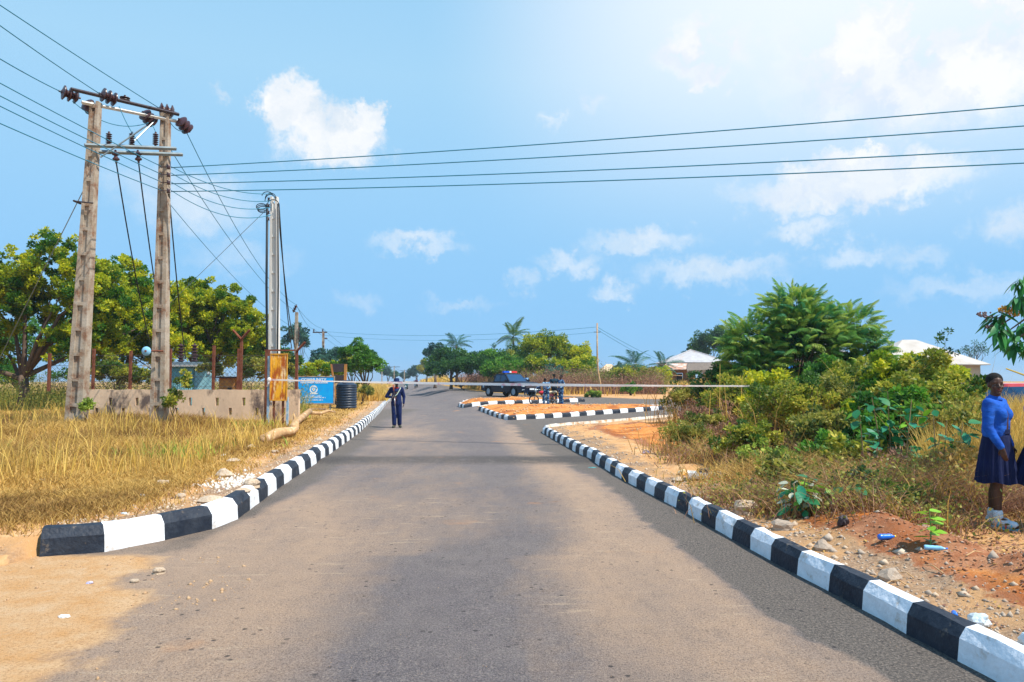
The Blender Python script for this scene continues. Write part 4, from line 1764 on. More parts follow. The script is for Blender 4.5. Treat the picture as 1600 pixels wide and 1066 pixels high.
back = []
for i, (px, py, key) in enumerate(((0, 8, 'c'), (0, 40, 'b'), (0, 92, 'a'))):
    a = P(px, py, 15) + V(0, 0, .14)
    b = INS[key] + V(-.15, -.15, .02)
    e = b + (a - b) * 2.6
    wire(('wire from the right top insulator of the two-legged pole to the top left corner', 'wire from the middle top insulator of the two-legged pole to the left edge',
          'wire from the leftmost top insulator of the two-legged pole to the left edge')[i], b, e, .15, .014, group='high wires on the two-legged pole')
for i, (py, q) in enumerate(((130, 264), (150, 276), (166, 288), (193, 301))):
    a = P(0, py, 15) + V(0, 0, .19)
    b = P(258, q, 22.5) + V(.0, -.3, 0)
    e = b + (a - b) * 2.6
    wire(names4[i] + ' of the four lower wires running left from the two-legged pole', b, e, .2, .013, group='lower wires on the two-legged pole')
for i, (q, yy) in enumerate(((262, 303), (272, 314), (286, 324), (299, 336))):
    wire(names4[i] + ' of the short wires between the two-legged pole and the slim cable-wrapped pole', P(265, q, 22.5) + V(.1, -.1, 0), P(424, yy, 27.3), .25 + .05 * i, .013, group='short wires to the slim pole')
wire('upper of two wires running down from the hanging right insulator to the distant poles', P(292, 208, 23), pt + V(0, 0, .5), .9, .014)
wire('lower of two wires running from the two-legged pole down to the distant poles', P(255, 215, 22.7), pt + V(-.1, 0, .1), .7, .014)
wire('long wire from the right leg of the two-legged pole down past the slim pole', P(262, 315, 22.6), pt + V(.1, 0, -1.2), .5, .012)
wire('wire from the distant pole above the blue sign on to the crossarm pole, upper', pt + V(0, 0, .4), pt2 + V(.05, 0, .3), .35, .016)
wire('wire from the distant pole above the blue sign on to the crossarm pole, lower', pt + V(.1, 0, .3), pt2 + V(-.9, 0, .3), .45, .016)
wire('slack wire drooping between the two distant poles by the blue sign', pt + V(.2, 0, -1.3), pt2 + V(0, 0, -1.5), 1.1, .016)
wire('lower slack wire drooping between the two distant poles by the blue sign', pt + V(.2, 0, -1.7), pt2 + V(0, 0, -2.0), 1.5, .014)
for i, dx in enumerate((-1.0, 0)):
    wire(('left ', 'right ')[i] + 'wire from the distant crossarm pole on towards the far trees', pt2 + V(dx, 0, .25), pd[0] + V(dx, 0, 0), 1.2, .02)
wire('far wire between the faint utility poles down the road', pd[0], pd[1], 1.0, .03)
wire('farther wire between the faint utility poles down the road', pd[1], pd[2], 1.0, .04)
wire('thin high wire crossing the sky from the distant pole to the crooked wooden pole', pt2 + V(.1, 0, 0), tw + V(0, 0, -.3), .55, .013)
wire('thin low wire crossing the sky from the distant pole to the crooked wooden pole', pt2 + V(.1, 0, -.4), tw + V(0, 0, -.7), .6, .011)
wire('wire from the crooked wooden pole down to the thatched house, upper', tw + V(0, 0, -.3), P(1075, 578, 100), .4, .02)
wire('wire from the crooked wooden pole down to the thatched house, lower', tw + V(0, 0, -.5), P(1065, 580, 100), .4, .02)
wire('stay wire slanting from the left leg of the two-legged pole into the tree', P(137, 284, 21), on(-45, 27), 0, .014, M_steel)
wire('stay wire slanting down and left from the top of the slim cable-wrapped pole', P(416, 328, 27.4), on(95, 36), 0, .013, M_steel)
wire('cable dropping from the left hanging insulator to the transformer', P(181, 250, 21.2), P(240, 560, 29), .35, .02, M_cable)
wire('cable dropping from the middle hanging insulator to the transformer', P(216, 250, 21.8), P(262, 560, 29), .35, .02, M_cable)
wire('cable hanging beside the right leg of the two-legged pole', P(264, 300, 22.5), P(290, 560, 29), .3, .02, M_cable)
for i in range(2):
    wire(('nearer', 'farther')[i] + ' black cable running down and away from the top of the slim pole', t_ + V(.12 + .05 * i, 0, -.25), P(462 - 6 * i, 545, 38), .8 - .2 * i, .022, M_cable)
for a, b_, s_, lb in ((P(113, 158, 20.6), P(232, 192, 22.2), .35, 'jumper wire looped from the leftmost top insulator to the hanging one'),
                      (P(236, 195, 22.3), P(246, 218, 22.3), -.1, 'short jumper wire over the right upright insulator'),
                      (P(262, 185, 22.6), P(287, 205, 22.9), .12, 'jumper wire under the right end of the top crossarm'),
                      (P(186, 166, 21.4), P(226, 232, 21.7), .15, 'jumper wire down from the middle insulator to the second crossarm')):
    wire(lb, a, b_, s_, .012)

# ------------------------------------------------------------------ left: substation wall, fence and kit
def grid_wall(name, xs, zs, hole, depth, m, parent, loc, rz=0, jag=0.0):
    """wall in local x,z with real openings where hole(i, j) is true"""
    mb = MB()
    nx, nz = len(xs), len(zs)
    rng = random.Random(5)
    zt = [zs[-1] + rng.uniform(-jag, jag) for _ in xs]

    def v(i, j, y):
        return (xs[i], y, zt[i] if j == nz - 1 else zs[j])
    for i in range(nx - 1):
        for j in range(nz - 1):
            if hole(i, j):
                continue
            mb.add([v(i, j, 0), v(i + 1, j, 0), v(i + 1, j + 1, 0), v(i, j + 1, 0)], [(0, 1, 2, 3)])
            mb.add([v(i, j, depth), v(i, j + 1, depth), v(i + 1, j + 1, depth), v(i + 1, j, depth)], [(0, 1, 2, 3)])
            for di, dj, a, b in ((-1, 0, (i, j + 1), (i, j)), (1, 0, (i + 1, j), (i + 1, j + 1)), (0, -1, (i, j), (i + 1, j)), (0, 1, (i + 1, j + 1), (i, j + 1))):
                ii, jj = i + di, j + dj
                if ii < 0 or jj < 0 or ii >= nx - 1 or jj >= nz - 1 or hole(ii, jj):
                    mb.add([v(*a, 0), v(*b, 0), v(*b, depth), v(*a, depth)], [(0, 1, 2, 3)])
    me = mb.mesh(name, [m])
    bm = bmesh.new()
    bm.from_mesh(me)
    bmesh.ops.remove_doubles(bm, verts=bm.verts, dist=1e-4)
    bmesh.ops.recalc_face_normals(bm, faces=bm.faces)
    bm.to_mesh(me)
    bm.free()
    return place(name, me, parent, loc, (0, 0, rz))


WY = 26.0
wx0, wx1 = P(118, 600, WY).x, P(467, 600, WY).x
wl = thing('perforated_wall', 'low stained plaster wall with rows of slots behind the two-legged pole', 'wall', (wx0, WY, hz(wx0 + 3, WY)))
zw = wl.location.z
zs = [-.3, .25, .50, .58, .86, P(300, 609, WY).z - zw]
xs, kinds = [0.0], []
x = .25
k = 0
while x < wx1 - wx0 - .3:
    xs += [x, x + .11]
    kinds += ['w', 'lo' if k % 2 else 'hi']
    x += .47
    k += 1
xs.append(wx1 - wx0)
kinds.append('w')


def hole(i, j):
    return (kinds[i] == 'hi' and j == 3) or (kinds[i] == 'lo' and j == 1)


grid_wall('masonry', xs, zs, hole, .18, M_plaster, wl, (0, 0, 0), 0, .012)

fence = thing('security_fence', 'rusty iron-post wire mesh fence standing on the low slotted wall', 'fence', (0, WY + .09, zw + zs[-1]))
ft = fence.location.z


def fpost(px, ytop, arms=0, d=WY + .09):
    b0 = P(px, 609, d)
    t0 = P(px, ytop, d)
    mb = MB()
    z0 = -1.2 if px > 400 else -.06
    L = t0.z - ft
    mb.box((b0.x, 0, (z0 + L) / 2), (.085, .085, L - z0))
    o = mb.build('post', M_rust, fence)
    for sg in ((-1, 1) if arms == 2 else ((1,) if arms == 1 else ())):
        mb = MB()
        mb.tube([(b0.x, -.05, L - .03), (b0.x + sg * .30, -.05, L + .30)], .045, 4)
        mb.build('arm', M_rust, fence)


for px, yt, ar in ((76, 552, 0), (145, 545, 0), (203, 548, 0), (265, 545, 0), (333, 540, 0), (376, 529, 2), (372, 545, 0), (419, 548, 0), (463, 548, 1)):
    fpost(px, yt, ar)
mb = MB()
fx0, fx1 = P(76, 600, WY).x, P(463, 600, WY).x
hh = 1.25
st = .17
x = fx0 - hh
while x < fx1:
    for sg in (1, -1):
        xa = x if sg == 1 else x + hh
        xb = xa + sg * hh
        za, zb = 0.0, hh
        if xa < fx0:
            za += (fx0 - xa)
            xa = fx0
        if xb < fx0 and sg == -1:
            zb -= (fx0 - xb)
            xb = fx0
        if xb > fx1 and sg == 1:
            zb -= (xb - fx1)
            xb = fx1
        if xa > fx1 and sg == -1:
            za += (xa - fx1)
            xa = fx1
        if zb > za:
            mb.tube([(xa, 0, za), (xb, 0, zb)], .0045, 3, 0, False)
    x += st
for z_ in (.1, .45, .85, 1.2):
    mb.tube([(fx0, -.012, z_), (fx1, -.012, z_)], .007, 3)
tag(mb.build('wire_mesh', M_dark, fence), kind='stuff')

kio = thing('transformer_kiosk', 'pale blue corrugated metal kiosk behind the slotted wall', 'kiosk', P(264, 609, 30) * 1)
kio.location.z = hz(kio.location.x, 30)
kh = P(264, 573, 30).z - kio.location.z
kw = (304 - 240) / F * 30
mb = MB()
n = 22
vs, fs = [], []
for i in range(n * 2 + 1):
    x = -0.7 + (kw + .0) * i / (n * 2)
    y = (.03 if (i // 1) % 2 else 0)
    vs += [(x, y, 0), (x, y, kh)]
for i in range(n * 2):
    fs.append((2 * i, 2 * i + 2, 2 * i + 3, 2 * i + 1))
mb.add(vs, fs)
mb.box((-.7 + kw / 2, .75, kh / 2), (kw - .04, 1.4, kh))
mb.build('body', M_kiosk, kio)
mb = MB()
mb.box((kw - .70 + .36, .16, kh / 2 - .02), (.72, .1, kh - .06))
mb.build('door', mat('kiosk_door_blue', (.30, .58, .66), .5), kio)
mb = MB()
mb.box((.28, .7, kh + .035), (kw + .95, 1.75, .06))
mb.build('roof', M_concw, kio)
mb = MB()
mb.box((kw - .1, .09, kh - .25), (.12, .03, .12))
mb.build('badge', M_plate, kio)
tf = thing('transformer', 'transformer with three ribbed brown bushings rising behind the pale blue kiosk', 'transformer', on(290, 33))
tz = P(290, 566, 33).z - tf.location.z
mb = MB()
mb.box((.1, 0, tz / 2 + .1), (1.9, 1.0, tz - .2))
mb.box((.1, 0, .15), (2.1, 1.2, .5))
for i in range(9):
    mb.box((-.75 + i * .21, -.58, tz / 2 + .1), (.05, .2, tz - .5))
mb.build('tank', M_steel, tf)
for px in (263, 284, 305):
    x = (px - 290) / F * 33
    o = disc_insulator(tf, (x, -.1, tz + .40), (0, 0, 1), .15, .80, 6, 'bushing')
cb = thing('metal_cabinet', 'small rusty orange cabinet with a dark roof behind the slotted wall', 'cabinet', on(359, 29))
ch = P(359, 591, 29).z - cb.location.z
mb = MB()
mb.box((0, 0, ch / 2), (.62, .5, ch))
mb.build('body', mat('orange_rust_panel', (.62, .28, .06), .8, (.40, .15, .05), 5), cb)
mb = MB()
mb.box((0, 0, ch + .03), (.78, .7, .06))
mb.build('roof', M_dark, cb)
mb = MB()
mb.box((.12, -.262, ch * .62), (.16, .02, .42))
mb.build('door', M_dark, cb)

# rusty yellow panel on its frame
yp = thing('rusty_sign', 'upright rusty yellow panel on blue and red iron posts at the slotted wall', 'sign', on(436, 24.2))
yz = yp.location.z
yt, ybm = P(436, 554, 24.2).z - yz, P(436, 625, 24.2).z - yz
pw = (447 - 422.5) / F * 24.2
mb = MB()
mb.box((0, 0, (yt + ybm) / 2), (pw, .03, yt - ybm))
mb.build('panel', M_orange, yp)
mb = MB()
for xx, zz, sx_, sz_ in ((0, yt + .01, pw + .04, .04), (0, ybm - .01, pw + .04, .04)):
    mb.box((xx, -.005, zz), (sx_, .05, sz_))
for sg in (-1, 1):
    mb.box((sg * (pw / 2 + .012), -.005, (yt + ybm) / 2), (.03, .05, yt - ybm - .03))
mb.build('frame', mat('yellow_frame', (.75, .40, .03), .7, (.5, .2, .03), 8), yp)
for xx, m_, zt_ in ((-pw / 2 - .09, mat('blue_iron_post', (.16, .34, .52), .6, (.5, .6, .68), 6), yt - .05), (pw / 2 + .03, mat('blue_iron_post', (.1, .3, .5)), ybm + .1), (-.16, M_rust, ybm + .1), (.14, M_rust, ybm + .1), (-pw / 2 - .18, M_rust, yt + .12)):
    mb = MB()
    mb.box((xx, .05, zt_ / 2 - .1), (.07, .05, zt_ + .2))
    mb.build('leg', m_, yp)
mb = MB()
mb.box((.02, .05, yt + .14), (pw + .5, .05, .05))
mb.build('top_bar', M_rust, yp)

# blue community sign
bs = thing('community_sign', 'blue community signboard with white lettering and round crest beside the black water tank', 'sign', on(494.5, 38))
bz = bs.location.z
sw = (522 - 467) / F * 38
s1, s0 = P(494, 589.5, 38).z - bz, P(494, 630, 38).z - bz
mb = MB()
mb.box((0, 0, (s0 + s1) / 2), (sw, .04, s1 - s0))
mb.build('panel', M_bluesign, bs)
mb = MB()
for zz in (s0 - .03, s1 + .03):
    mb.box((0, 0, zz), (sw + .1, .07, .06))
for sg in (-1, 1):
    mb.box((sg * (sw / 2 + .025), 0, (s0 + s1) / 2), (.05, .07, s1 - s0))
mb.build('frame', M_conc, bs)
for sg in (-1, 1):
    mb = MB()
    mb.box((sg * sw * .4, .06, s0 / 2 - .1), (.07, .07, s0 + .2))
    mb.build('leg', M_steel, bs)
mb = MB()
mb.box((-.1, -.1, .03), (sw * .72, .25, .16))
mb.build('footing', M_conc, bs)


def text(name, body, parent, loc, size, m, wx=1.0):
    cu = bpy.data.curves.new(name, 'FONT')
    cu.body = body
    cu.size = size
    cu.align_x = 'CENTER'
    cu.align_y = 'CENTER'
    cu.extrude = .003
    cu.offset = .004
    cu.materials.append(m)
    o = bpy.data.objects.new(name, cu)
    COL.objects.link(o)
    me = bpy.data.meshes.new_from_object(o.evaluated_get(bpy.context.evaluated_depsgraph_get()))
    bpy.data.objects.remove(o)
    me.name = name
    return place(name, me, parent, loc, (PI / 2, 0, 0), (wx, 1, 1))


SH = s1 - s0
text('lettering', 'COMMUNITY', bs, (-.13, -.025, s1 - SH * .105), .20, M_signwhite, 1.08)
text('lettering', 'DEVELOPMENT ASSOCIATION', bs, (-.10, -.025, s1 - SH * .215), .105, M_signwhite, .98)
mb = MB()
n = 28
vs = []
cz = s1 - SH * .47
R1, R0 = .205, .145
for i in range(n):
    a = 2 * PI * i / n
    vs += [(-.12 + R1 * math.cos(a), -.024, cz + R1 * math.sin(a)), (-.12 + R0 * math.cos(a), -.024, cz + R0 * math.sin(a))]
mb.add(vs, [(2 * i, 2 * ((i + 1) % n), 2 * ((i + 1) % n) + 1, 2 * i + 1) for i in range(n)])
mb.add([(-.12 + x, -.024, cz + z) for x, z in ((-.09, .05), (.09, .05), (.08, -.03), (0, -.11), (-.08, -.03))], [(0, 1, 2, 3, 4)])
mb.add([(-.12 + x, -.024, cz + z) for x, z in ((-.07, .10), (.07, .10), (.05, .13), (-.05, .13))], [(0, 1, 2, 3)])
mb.add([(-.12 + x, -.024, cz + z) for x, z in ((-.25, -.19), (.23, -.19), (.19, -.25), (-.21, -.25))], [(0, 1, 2, 3)])
mb.build('crest', M_signwhite, bs)
# three lines of small print, too small to read: strokes of lettering height
mb = MB()
rr_ = random.Random(9)
for (x0, x1, zf, hh_) in ((-.55, .28, .735, .075), (-.70, .50, .79, .055), (-.58, .38, .88, .055)):
    x = x0
    zc = s1 - SH * zf
    while x < x1:
        w_ = rr_.uniform(.014, .03)
        h_ = hh_ * rr_.uniform(.75, 1.1)
        mb.box((x, -.023, zc + (h_ - hh_) / 2), (w_, .006, h_))
        if rr_.random() < .6:
            mb.box((x + w_ * .8, -.0235, zc + rr_.choice((-1, 0, 1)) * hh_ * .35), (.03, .005, .014))
        x += w_ + rr_.uniform(.018, .03) + (.03 if rr_.random() < .14 else 0)
mb.build('small_print', M_signwhite, bs)

# wooden rack behind the tank
rk_ = thing('wooden_rack', 'leaning wooden frame with dark panels between the blue sign and the water tank', 'rack', on(530, 43))
rz_ = rk_.location.z
rh = P(530, 569, 43).z - rz_
for xa, xb, w_ in ((-.52, -.10, .10), (.26, .30, .14)):
    mb = MB()
    mb.add([(x + w_ * k, y, z) for z, x in ((-.1, xb if xa < 0 else xa), (rh, xa if xa < 0 else xb)) for k, y in ((0, 0), (1, 0), (1, .12), (0, .12))],
           [(3, 2, 1, 0), (4, 5, 6, 7), (0, 1, 5, 4), (1, 2, 6, 5), (2, 3, 7, 6), (3, 0, 4, 7)])
    mb.build('upright', mat('orange_wood', (.55, .24, .06), .8, (.35, .15, .05), 5, stretch=(1, 1, .2)), rk_)
for i, z_ in enumerate((.93, .66, .40, .16)):
    mb = MB()
    mb.box((-.02 - .10 * z_ , .05, rh * z_ - .05), (.62 + .14 * z_ , .05, rh * .20))
    mb.build('board', M_dark, rk_)

# black water tank
tk = thing('water_tank', 'ribbed black plastic water tank standing beside the blue signboard', 'water tank', on(542, 40))
tz_ = tk.location.z
tr_ = (558.5 - 526.5) / 2 / F * 40
th = P(542, 601, 40).z - tz_
prof = [(tr_ * .96, 0)]
nr = 9
for i in range(nr):
    z0 = th * .96 * i / nr
    z1 = th * .96 * (i + 1) / nr
    prof += [(tr_ * .95, z0 + .005), (tr_ * 1.0, z0 + (z1 - z0) * .25), (tr_ * 1.0, z0 + (z1 - z0) * .7), (tr_ * .95, z1 - .004)]
prof += [(tr_ * 1.0, th * .97), (tr_ * .98, th), (tr_ * .55, th + .14), (tr_ * .50, th + .15)]
mb = MB()
mb.lathe(prof, (0, 0, 0), 32)
mb.build('body', M_tank, tk, True, 35)
mb = MB()
mb.lathe([(tr_ * .46, th + .13), (tr_ * .48, th + .2), (tr_ * .40, th + .23), (.01, th + .235)], (0, 0, 0), 24)
mb.build('lid', M_tank, tk, True, 35)
mb = MB()
mb.box((-.02, -tr_ * .72, th + .055), (.16, .10, .07))
mb.build('vent', M_dark, tk)

# broken dead branch on the verge
lg = thing('fallen_branch', 'bleached broken tree branch lying on the dry grass below the yellow panel', 'branch')
mb = MB()
p0, p1, p2, p3, p4 = G(410, 694), G(455, 684), G(462, 668), G(484, 657), G(524, 654)


def lift(p, h_):
    return Vector((p.x, p.y, hz(p.x, p.y) + h_))


mb.tube([lift(p0, .08), lift(p0.lerp(p1, .5), .17), lift(p1, .16), lift(p1, .2) + V(.12, .1, .02)], [.13, .13, .12, .06], 9)
mb.tube([lift(p1, .22) + V(0, .2, 0), lift(p2, .16), lift(p3, .34), lift(p3, .30) + V(.05, 0, 0)], [.13, .11, .10, .07], 9)
mb.tube([lift(p3, .28), lift(p3.lerp(p4, .4), .22), lift(p3.lerp(p4, .7), .34), lift(p4, .26)], [.07, .06, .05, .03], 7)
mb.tube([lift(p2, .1), lift(p2, .42) + V(-.1, .1, 0)], [.05, .03], 6)
mb.build('limb', M_deadwood, lg, True)


# ------------------------------------------------------------------ rocks
def rock_mesh(name, r, seed, m, flat=.6):
    rng = random.Random(seed)
    bm = bmesh.new()
    bmesh.ops.create_icosphere(bm, subdivisions=2, radius=1)
    ph = [rng.uniform(0, 6) for _ in range(6)]
    for v in bm.verts:
        c = v.co
        k = 1 + .22 * math.sin(c.x * 3 + ph[0]) * math.cos(c.y * 2.6 + ph[1]) + .18 * math.sin(c.z * 4 + ph[2]) + rng.uniform(-.08, .08)
        v.co = Vector((c.x * k * r, c.y * k * r * .8, max(c.z, -.5) * k * r * flat))
    me = bpy.data.meshes.new(name)
    bm.to_mesh(me)
    bm.free()
    me.materials.append(m)
    return me


ROCKS = [rock_mesh('rock', 1, i, M_rock if i < 4 else M_rockg) for i in range(8)]
rocklist = [(351, 745, .15, 0, 'large white lump of rubble beside the striped kerb on the grassy verge'), (282, 780, .075, 1, 'pale stone on the bare patch above the first white kerb block'),
            (254, 758, .09, 2, 'flat pinkish stone in the dry grass above the kerb bend'), (330, 786, .13, 3, 'tan flat stone lying just behind the kerb bend'), (393, 762, .13, 1, 'tan stone against the kerb beside the white rubble'),
            (378, 770, .10, 3, 'small tan stone wedged behind the kerb beside the white rubble'), (393, 700, .10, 0, 'white stone in the grass left of the broken branch'), (430, 708, .08, 2, 'flat pale stone below the broken branch'),
            (498, 688, .10, 0, 'pale stone between the broken branch and the kerb'), (365, 722, .1, 3, 'flat tan stone in the grass left of the kerb, below the branch'), (1107, 783, .09, 2, 'pink-tan stone resting behind the right-hand kerb'),
            (1165, 802, .17, 1, 'long cream stone slab behind the right-hand kerb'), (1060, 752, .10, 3, 'pale stone beside the white tray near the right-hand kerb'), (1222, 828, .12, 5, 'grey rubble lump behind the right-hand kerb'),
            (1390, 905, .10, 6, 'grey flat stone between the kerb and the reddish soil bank'), (1286, 858, .10, 4, 'grey stone behind the right-hand kerb at the foot of the soil bank'), (248, 898, .06, 1, 'small tan stone on the sand in front of the kerb end'),
            (210, 910, .035, 2, 'tiny pale stone on the sand near the kerb end')]
for px, py, r, k, lb in rocklist:
    p = G(px, py)
    o = place('rock', ROCKS[k], None, p + V(0, 0, r * .2), (0, 0, px), (r, r, r))
    tag(o, lb, 'rock')


def pebbles(name, xs_, ys_, rs_, m, seed):
    rng = np.random.default_rng(seed)
    n = len(xs_)
    zs_ = H(xs_, ys_)
    octv = np.array([(1, 0, 0), (0, 1, 0), (-1, 0, 0), (0, -1, 0), (0, 0, .7), (0, 0, -.5)])
    octf = np.array([(0, 1, 4), (1, 2, 4), (2, 3, 4), (3, 0, 4), (1, 0, 5), (2, 1, 5), (3, 2, 5), (0, 3, 5)])
    a = rng.uniform(0, 6.28, n)
    jit = rng.uniform(.6, 1.3, (n, 6, 1))
    v = octv[None] * jit
    ca, sa = np.cos(a)[:, None], np.sin(a)[:, None]
    vx = (v[:, :, 0] * ca - v[:, :, 1] * sa * .7)
    vy = (v[:, :, 0] * sa + v[:, :, 1] * ca * .7)
    vv = np.stack([vx * rs_[:, None] + xs_[:, None], vy * rs_[:, None] + ys_[:, None], v[:, :, 2] * rs_[:, None] + zs_[:, None]], axis=2).reshape(-1, 3)
    f = (octf[None] + (np.arange(n) * 6)[:, None, None]).reshape(-1, 3)
    me = np_mesh(name, vv, None, m, None, f)
    return tag(place(name, me), kind='stuff')


rng = np.random.default_rng(4)


def kerbside(line, n, omax, side, seed, y0=0, y1=60):
    r = np.random.default_rng(seed)
    seg = [(Vector(a), Vector(b)) for a, b in zip(line[:-1], line[1:])]
    Ls = np.array([(b - a).length / (max(3, (a.y + b.y) / 2)) ** 1.2 for a, b in seg])
    k = r.choice(len(seg), n, p=Ls / Ls.sum())
    f = r.uniform(0, 1, n)
    o = .24 + r.exponential(omax, n)
    X, Y = [], []
    for i in range(n):
        a, b = seg[k[i]]
        t = (b - a).normalized()
        q = a.lerp(b, f[i]) + Vector((-t.y, t.x)) * side * o[i]
        X.append(q.x)
        Y.append(q.y)
    return np.array(X), np.array(Y)


X, Y = kerbside(RK[1:] + RET[1:4], 3200, .36, -1, 1)
pebbles('rubble', X, Y, .004 + rng.exponential(.008, len(X)) * (1 + Y * .02), M_rockg, 1)
X, Y = kerbside(RK[1:] + RET[1:4], 420, .35, -1, 2)
pebbles('rubble', X, Y, .006 + rng.exponential(.010, len(X)) * (1 + Y * .03), M_rock, 2)
X, Y = kerbside(LK, 1800, .35, 1, 3)
pebbles('rubble', X, Y, rng.uniform(.006, .028, len(X)) * (1 + Y * .025), M_rock, 3)
pc = G(378, 752)
X, Y = rng.normal(pc.x, .32, 500), rng.normal(pc.y, .45, 500)
ok = X < xl(Y) - .3
pebbles('rubble', X[ok], Y[ok], rng.uniform(.012, .05, ok.sum()), mat('white_rubble', (.72, .70, .66), .9, (.55, .48, .40), 9), 4)
X, Y = rng.uniform(1.5, 6.5, 500), rng.uniform(12, 26, 500)
ok = inside(X, Y, RIGHTPOLY)
pebbles('rubble', X[ok], Y[ok], .008 + rng.exponential(.014, ok.sum()), M_rockg, 5)
X, Y = rng.uniform(-3, 8.3, 1200), rng.uniform(32.5, 48, 1200)
ok = inside(X, Y, IS2) | inside(X, Y, IS1)
pebbles('rubble', X[ok], Y[ok], rng.uniform(.02, .09, ok.sum()) , mat('orange_clods', (.52, .24, .09), .95, (.62, .45, .28), 7), 6)
X, Y = rng.uniform(-5.4, -2.2, 1900), rng.uniform(3.2, 7.2, 1900)
ok = rng.uniform(0, 1, 1900) < sm(fbm(X * 1.2, Y * 1.2, 91) * 2.2 + .25)
X, Y = X[ok], Y[ok]
pebbles('rubble', X, Y, rng.exponential(.008, len(X)) + .003, mat('tan_grit', (.50, .34, .20), .95, (.36, .22, .12), 7), 7)
X, Y = rng.normal(4.2, .9, 1500), rng.normal(6.6, 1.4, 1500)
ok = (dist_line(X, Y, RIGHTLINE) > .8) & inside(X, Y, RIGHTPOLY)
pebbles('soil_clods', X[ok], Y[ok], rng.uniform(.008, .03, ok.sum()), mat('red_clods', (.28, .11, .05), .95, (.40, .20, .11), 7), 8)
# loose grit on the road
X, Y = rng.uniform(-4.2, 2.6, 700), 3.2 * np.exp(rng.uniform(0, 1.8, 700))
ok = inside(X, Y, ASPH)
pebbles('road_grit', X[ok], Y[ok], rng.uniform(.002, .006, ok.sum()), mat('tan_grit', (.5, .34, .2)), 9)

def litter_leaves(name, X, Y, L, m, seed, lift_=.012):
    r = np.random.default_rng(seed)
    n = len(X)
    p = np.column_stack([X, Y, H(X, Y) + lift_])
    a = r.uniform(0, 2 * PI, n)
    d = np.column_stack([np.cos(a), np.sin(a), r.uniform(-.25, .35, n)])
    s = np.column_stack([-np.sin(a), np.cos(a), r.uniform(-.3, .3, n)])
    Ls = (L * r.uniform(.5, 1.4, n))[:, None]
    v = np.stack([p, p + d * Ls * .5 + s * Ls * .28, p + d * Ls, p + d * Ls * .5 - s * Ls * .28], axis=1).reshape(-1, 3)
    me = np_mesh(name, v, np.arange(4 * n).reshape(-1, 4), ML[m], {'tone': r.uniform(0, 1, n), 'clump': r.uniform(0, 1, n)})
    return tag(place(name, me), kind='stuff')


_r = np.random.default_rng(81)
Y = 4.3 * np.exp(_r.uniform(0, math.log(6), 26000))
X = (_r.uniform(1020, 1750, 26000) - 800) / F * Y
ok = inside(X, Y, RIGHTPOLY) & (dist_line(X, Y, RIGHTLINE) > .35) & (_r.uniform(0, 1, len(X)) < .15 + .85 * sm((dist_line(X, Y, RIGHTLINE) - 1) / 1.4))
litter_leaves('leaf_litter', X[ok], Y[ok], .035, 'brown', 82)
_k = _r.uniform(0, 1, 26000) < .25
litter_leaves('leaf_litter', X[ok & _k] + .03, Y[ok & _k], .04, 'straw', 83)
X, Y = kerbside(LK, 900, .4, 1, 86)
litter_leaves('leaf_litter', X, Y, .035, 'brown', 87)

# ------------------------------------------------------------------ grass
def psample(n, d0, d1, x0, x1, seed):
    """even density as seen from the road, px columns x0..x1"""
    r = np.random.default_rng(seed)
    d = d0 * np.exp(r.uniform(0, math.log(d1 / d0), n))
    u = r.uniform(x0, x1, n)
    return (u - 800) / F * d, d, r


X, Y, r = psample(420000, 6.9, 75, -260, 640, 21)
dl = xl(Y) - X
dens = sm((dl - .35) / 1.4) * sm((Y - 6.9) / .6 + .3) * (.30 + .9 * sm(.5 + 1.6 * fbm(X * .55, Y * .4, 40)))
dens *= np.where((Y > 27) & (dl < 6), .35 + .3 * sm(fbm(X * .6, Y * .3, 41) + .5), 1)
keep = (r.uniform(0, 1, len(X)) < dens) & (dl > .32)
X, Y = X[keep], Y[keep]
dl = dl[keep]
tall = sm((dl - 2.0) / 4) * (.5 + sm(fbm(X * .25, Y * .2, 42) + .5) * .8)
hgt = r.uniform(.03, .13, len(X)) + tall * r.uniform(.05, .38, len(X)) ** 1.2 * np.where(Y > 27, .8, 1)
tone = np.clip(.40 + 1.0 * fbm(X * .35, Y * .25, 43) + .8 * fbm(X * 1.5, Y * 1.1, 143) + r.normal(0, .25, len(X)), 0, 1)
blades('dry_grass', X, Y, H(X, Y) - .01, hgt, .0018 + .00048 * Y, 1.3, 'straw', 22, None, tone)
# seed-head stalks standing above the verge
X, Y, r = psample(9000, 7.6, 30, -200, 470, 23)
dl = xl(Y) - X
keep = (dl > 1.4) & (r.uniform(0, 1, len(X)) < sm(fbm(X * .5, Y * .4, 44) * 2 + .4))
X, Y = X[keep], Y[keep]
blades('grass_stalks', X, Y, H(X, Y), r.uniform(.35, .85, len(X)), .0016 + .00040 * Y, .5, 'gold', 24)
# green weeds among it
X, Y, r = psample(26000, 8, 60, -200, 600, 25)
dl = xl(Y) - X
keep = (dl > .9) & (r.uniform(0, 1, len(X)) < sm(fbm(X * .5, Y * .35, 45) * 4 - 1.1))
X, Y = X[keep], Y[keep]
blades('green_weeds', X, Y, H(X, Y), r.uniform(.08, .32, len(X)), .004 + .0006 * Y, .7, 'weed', 26)

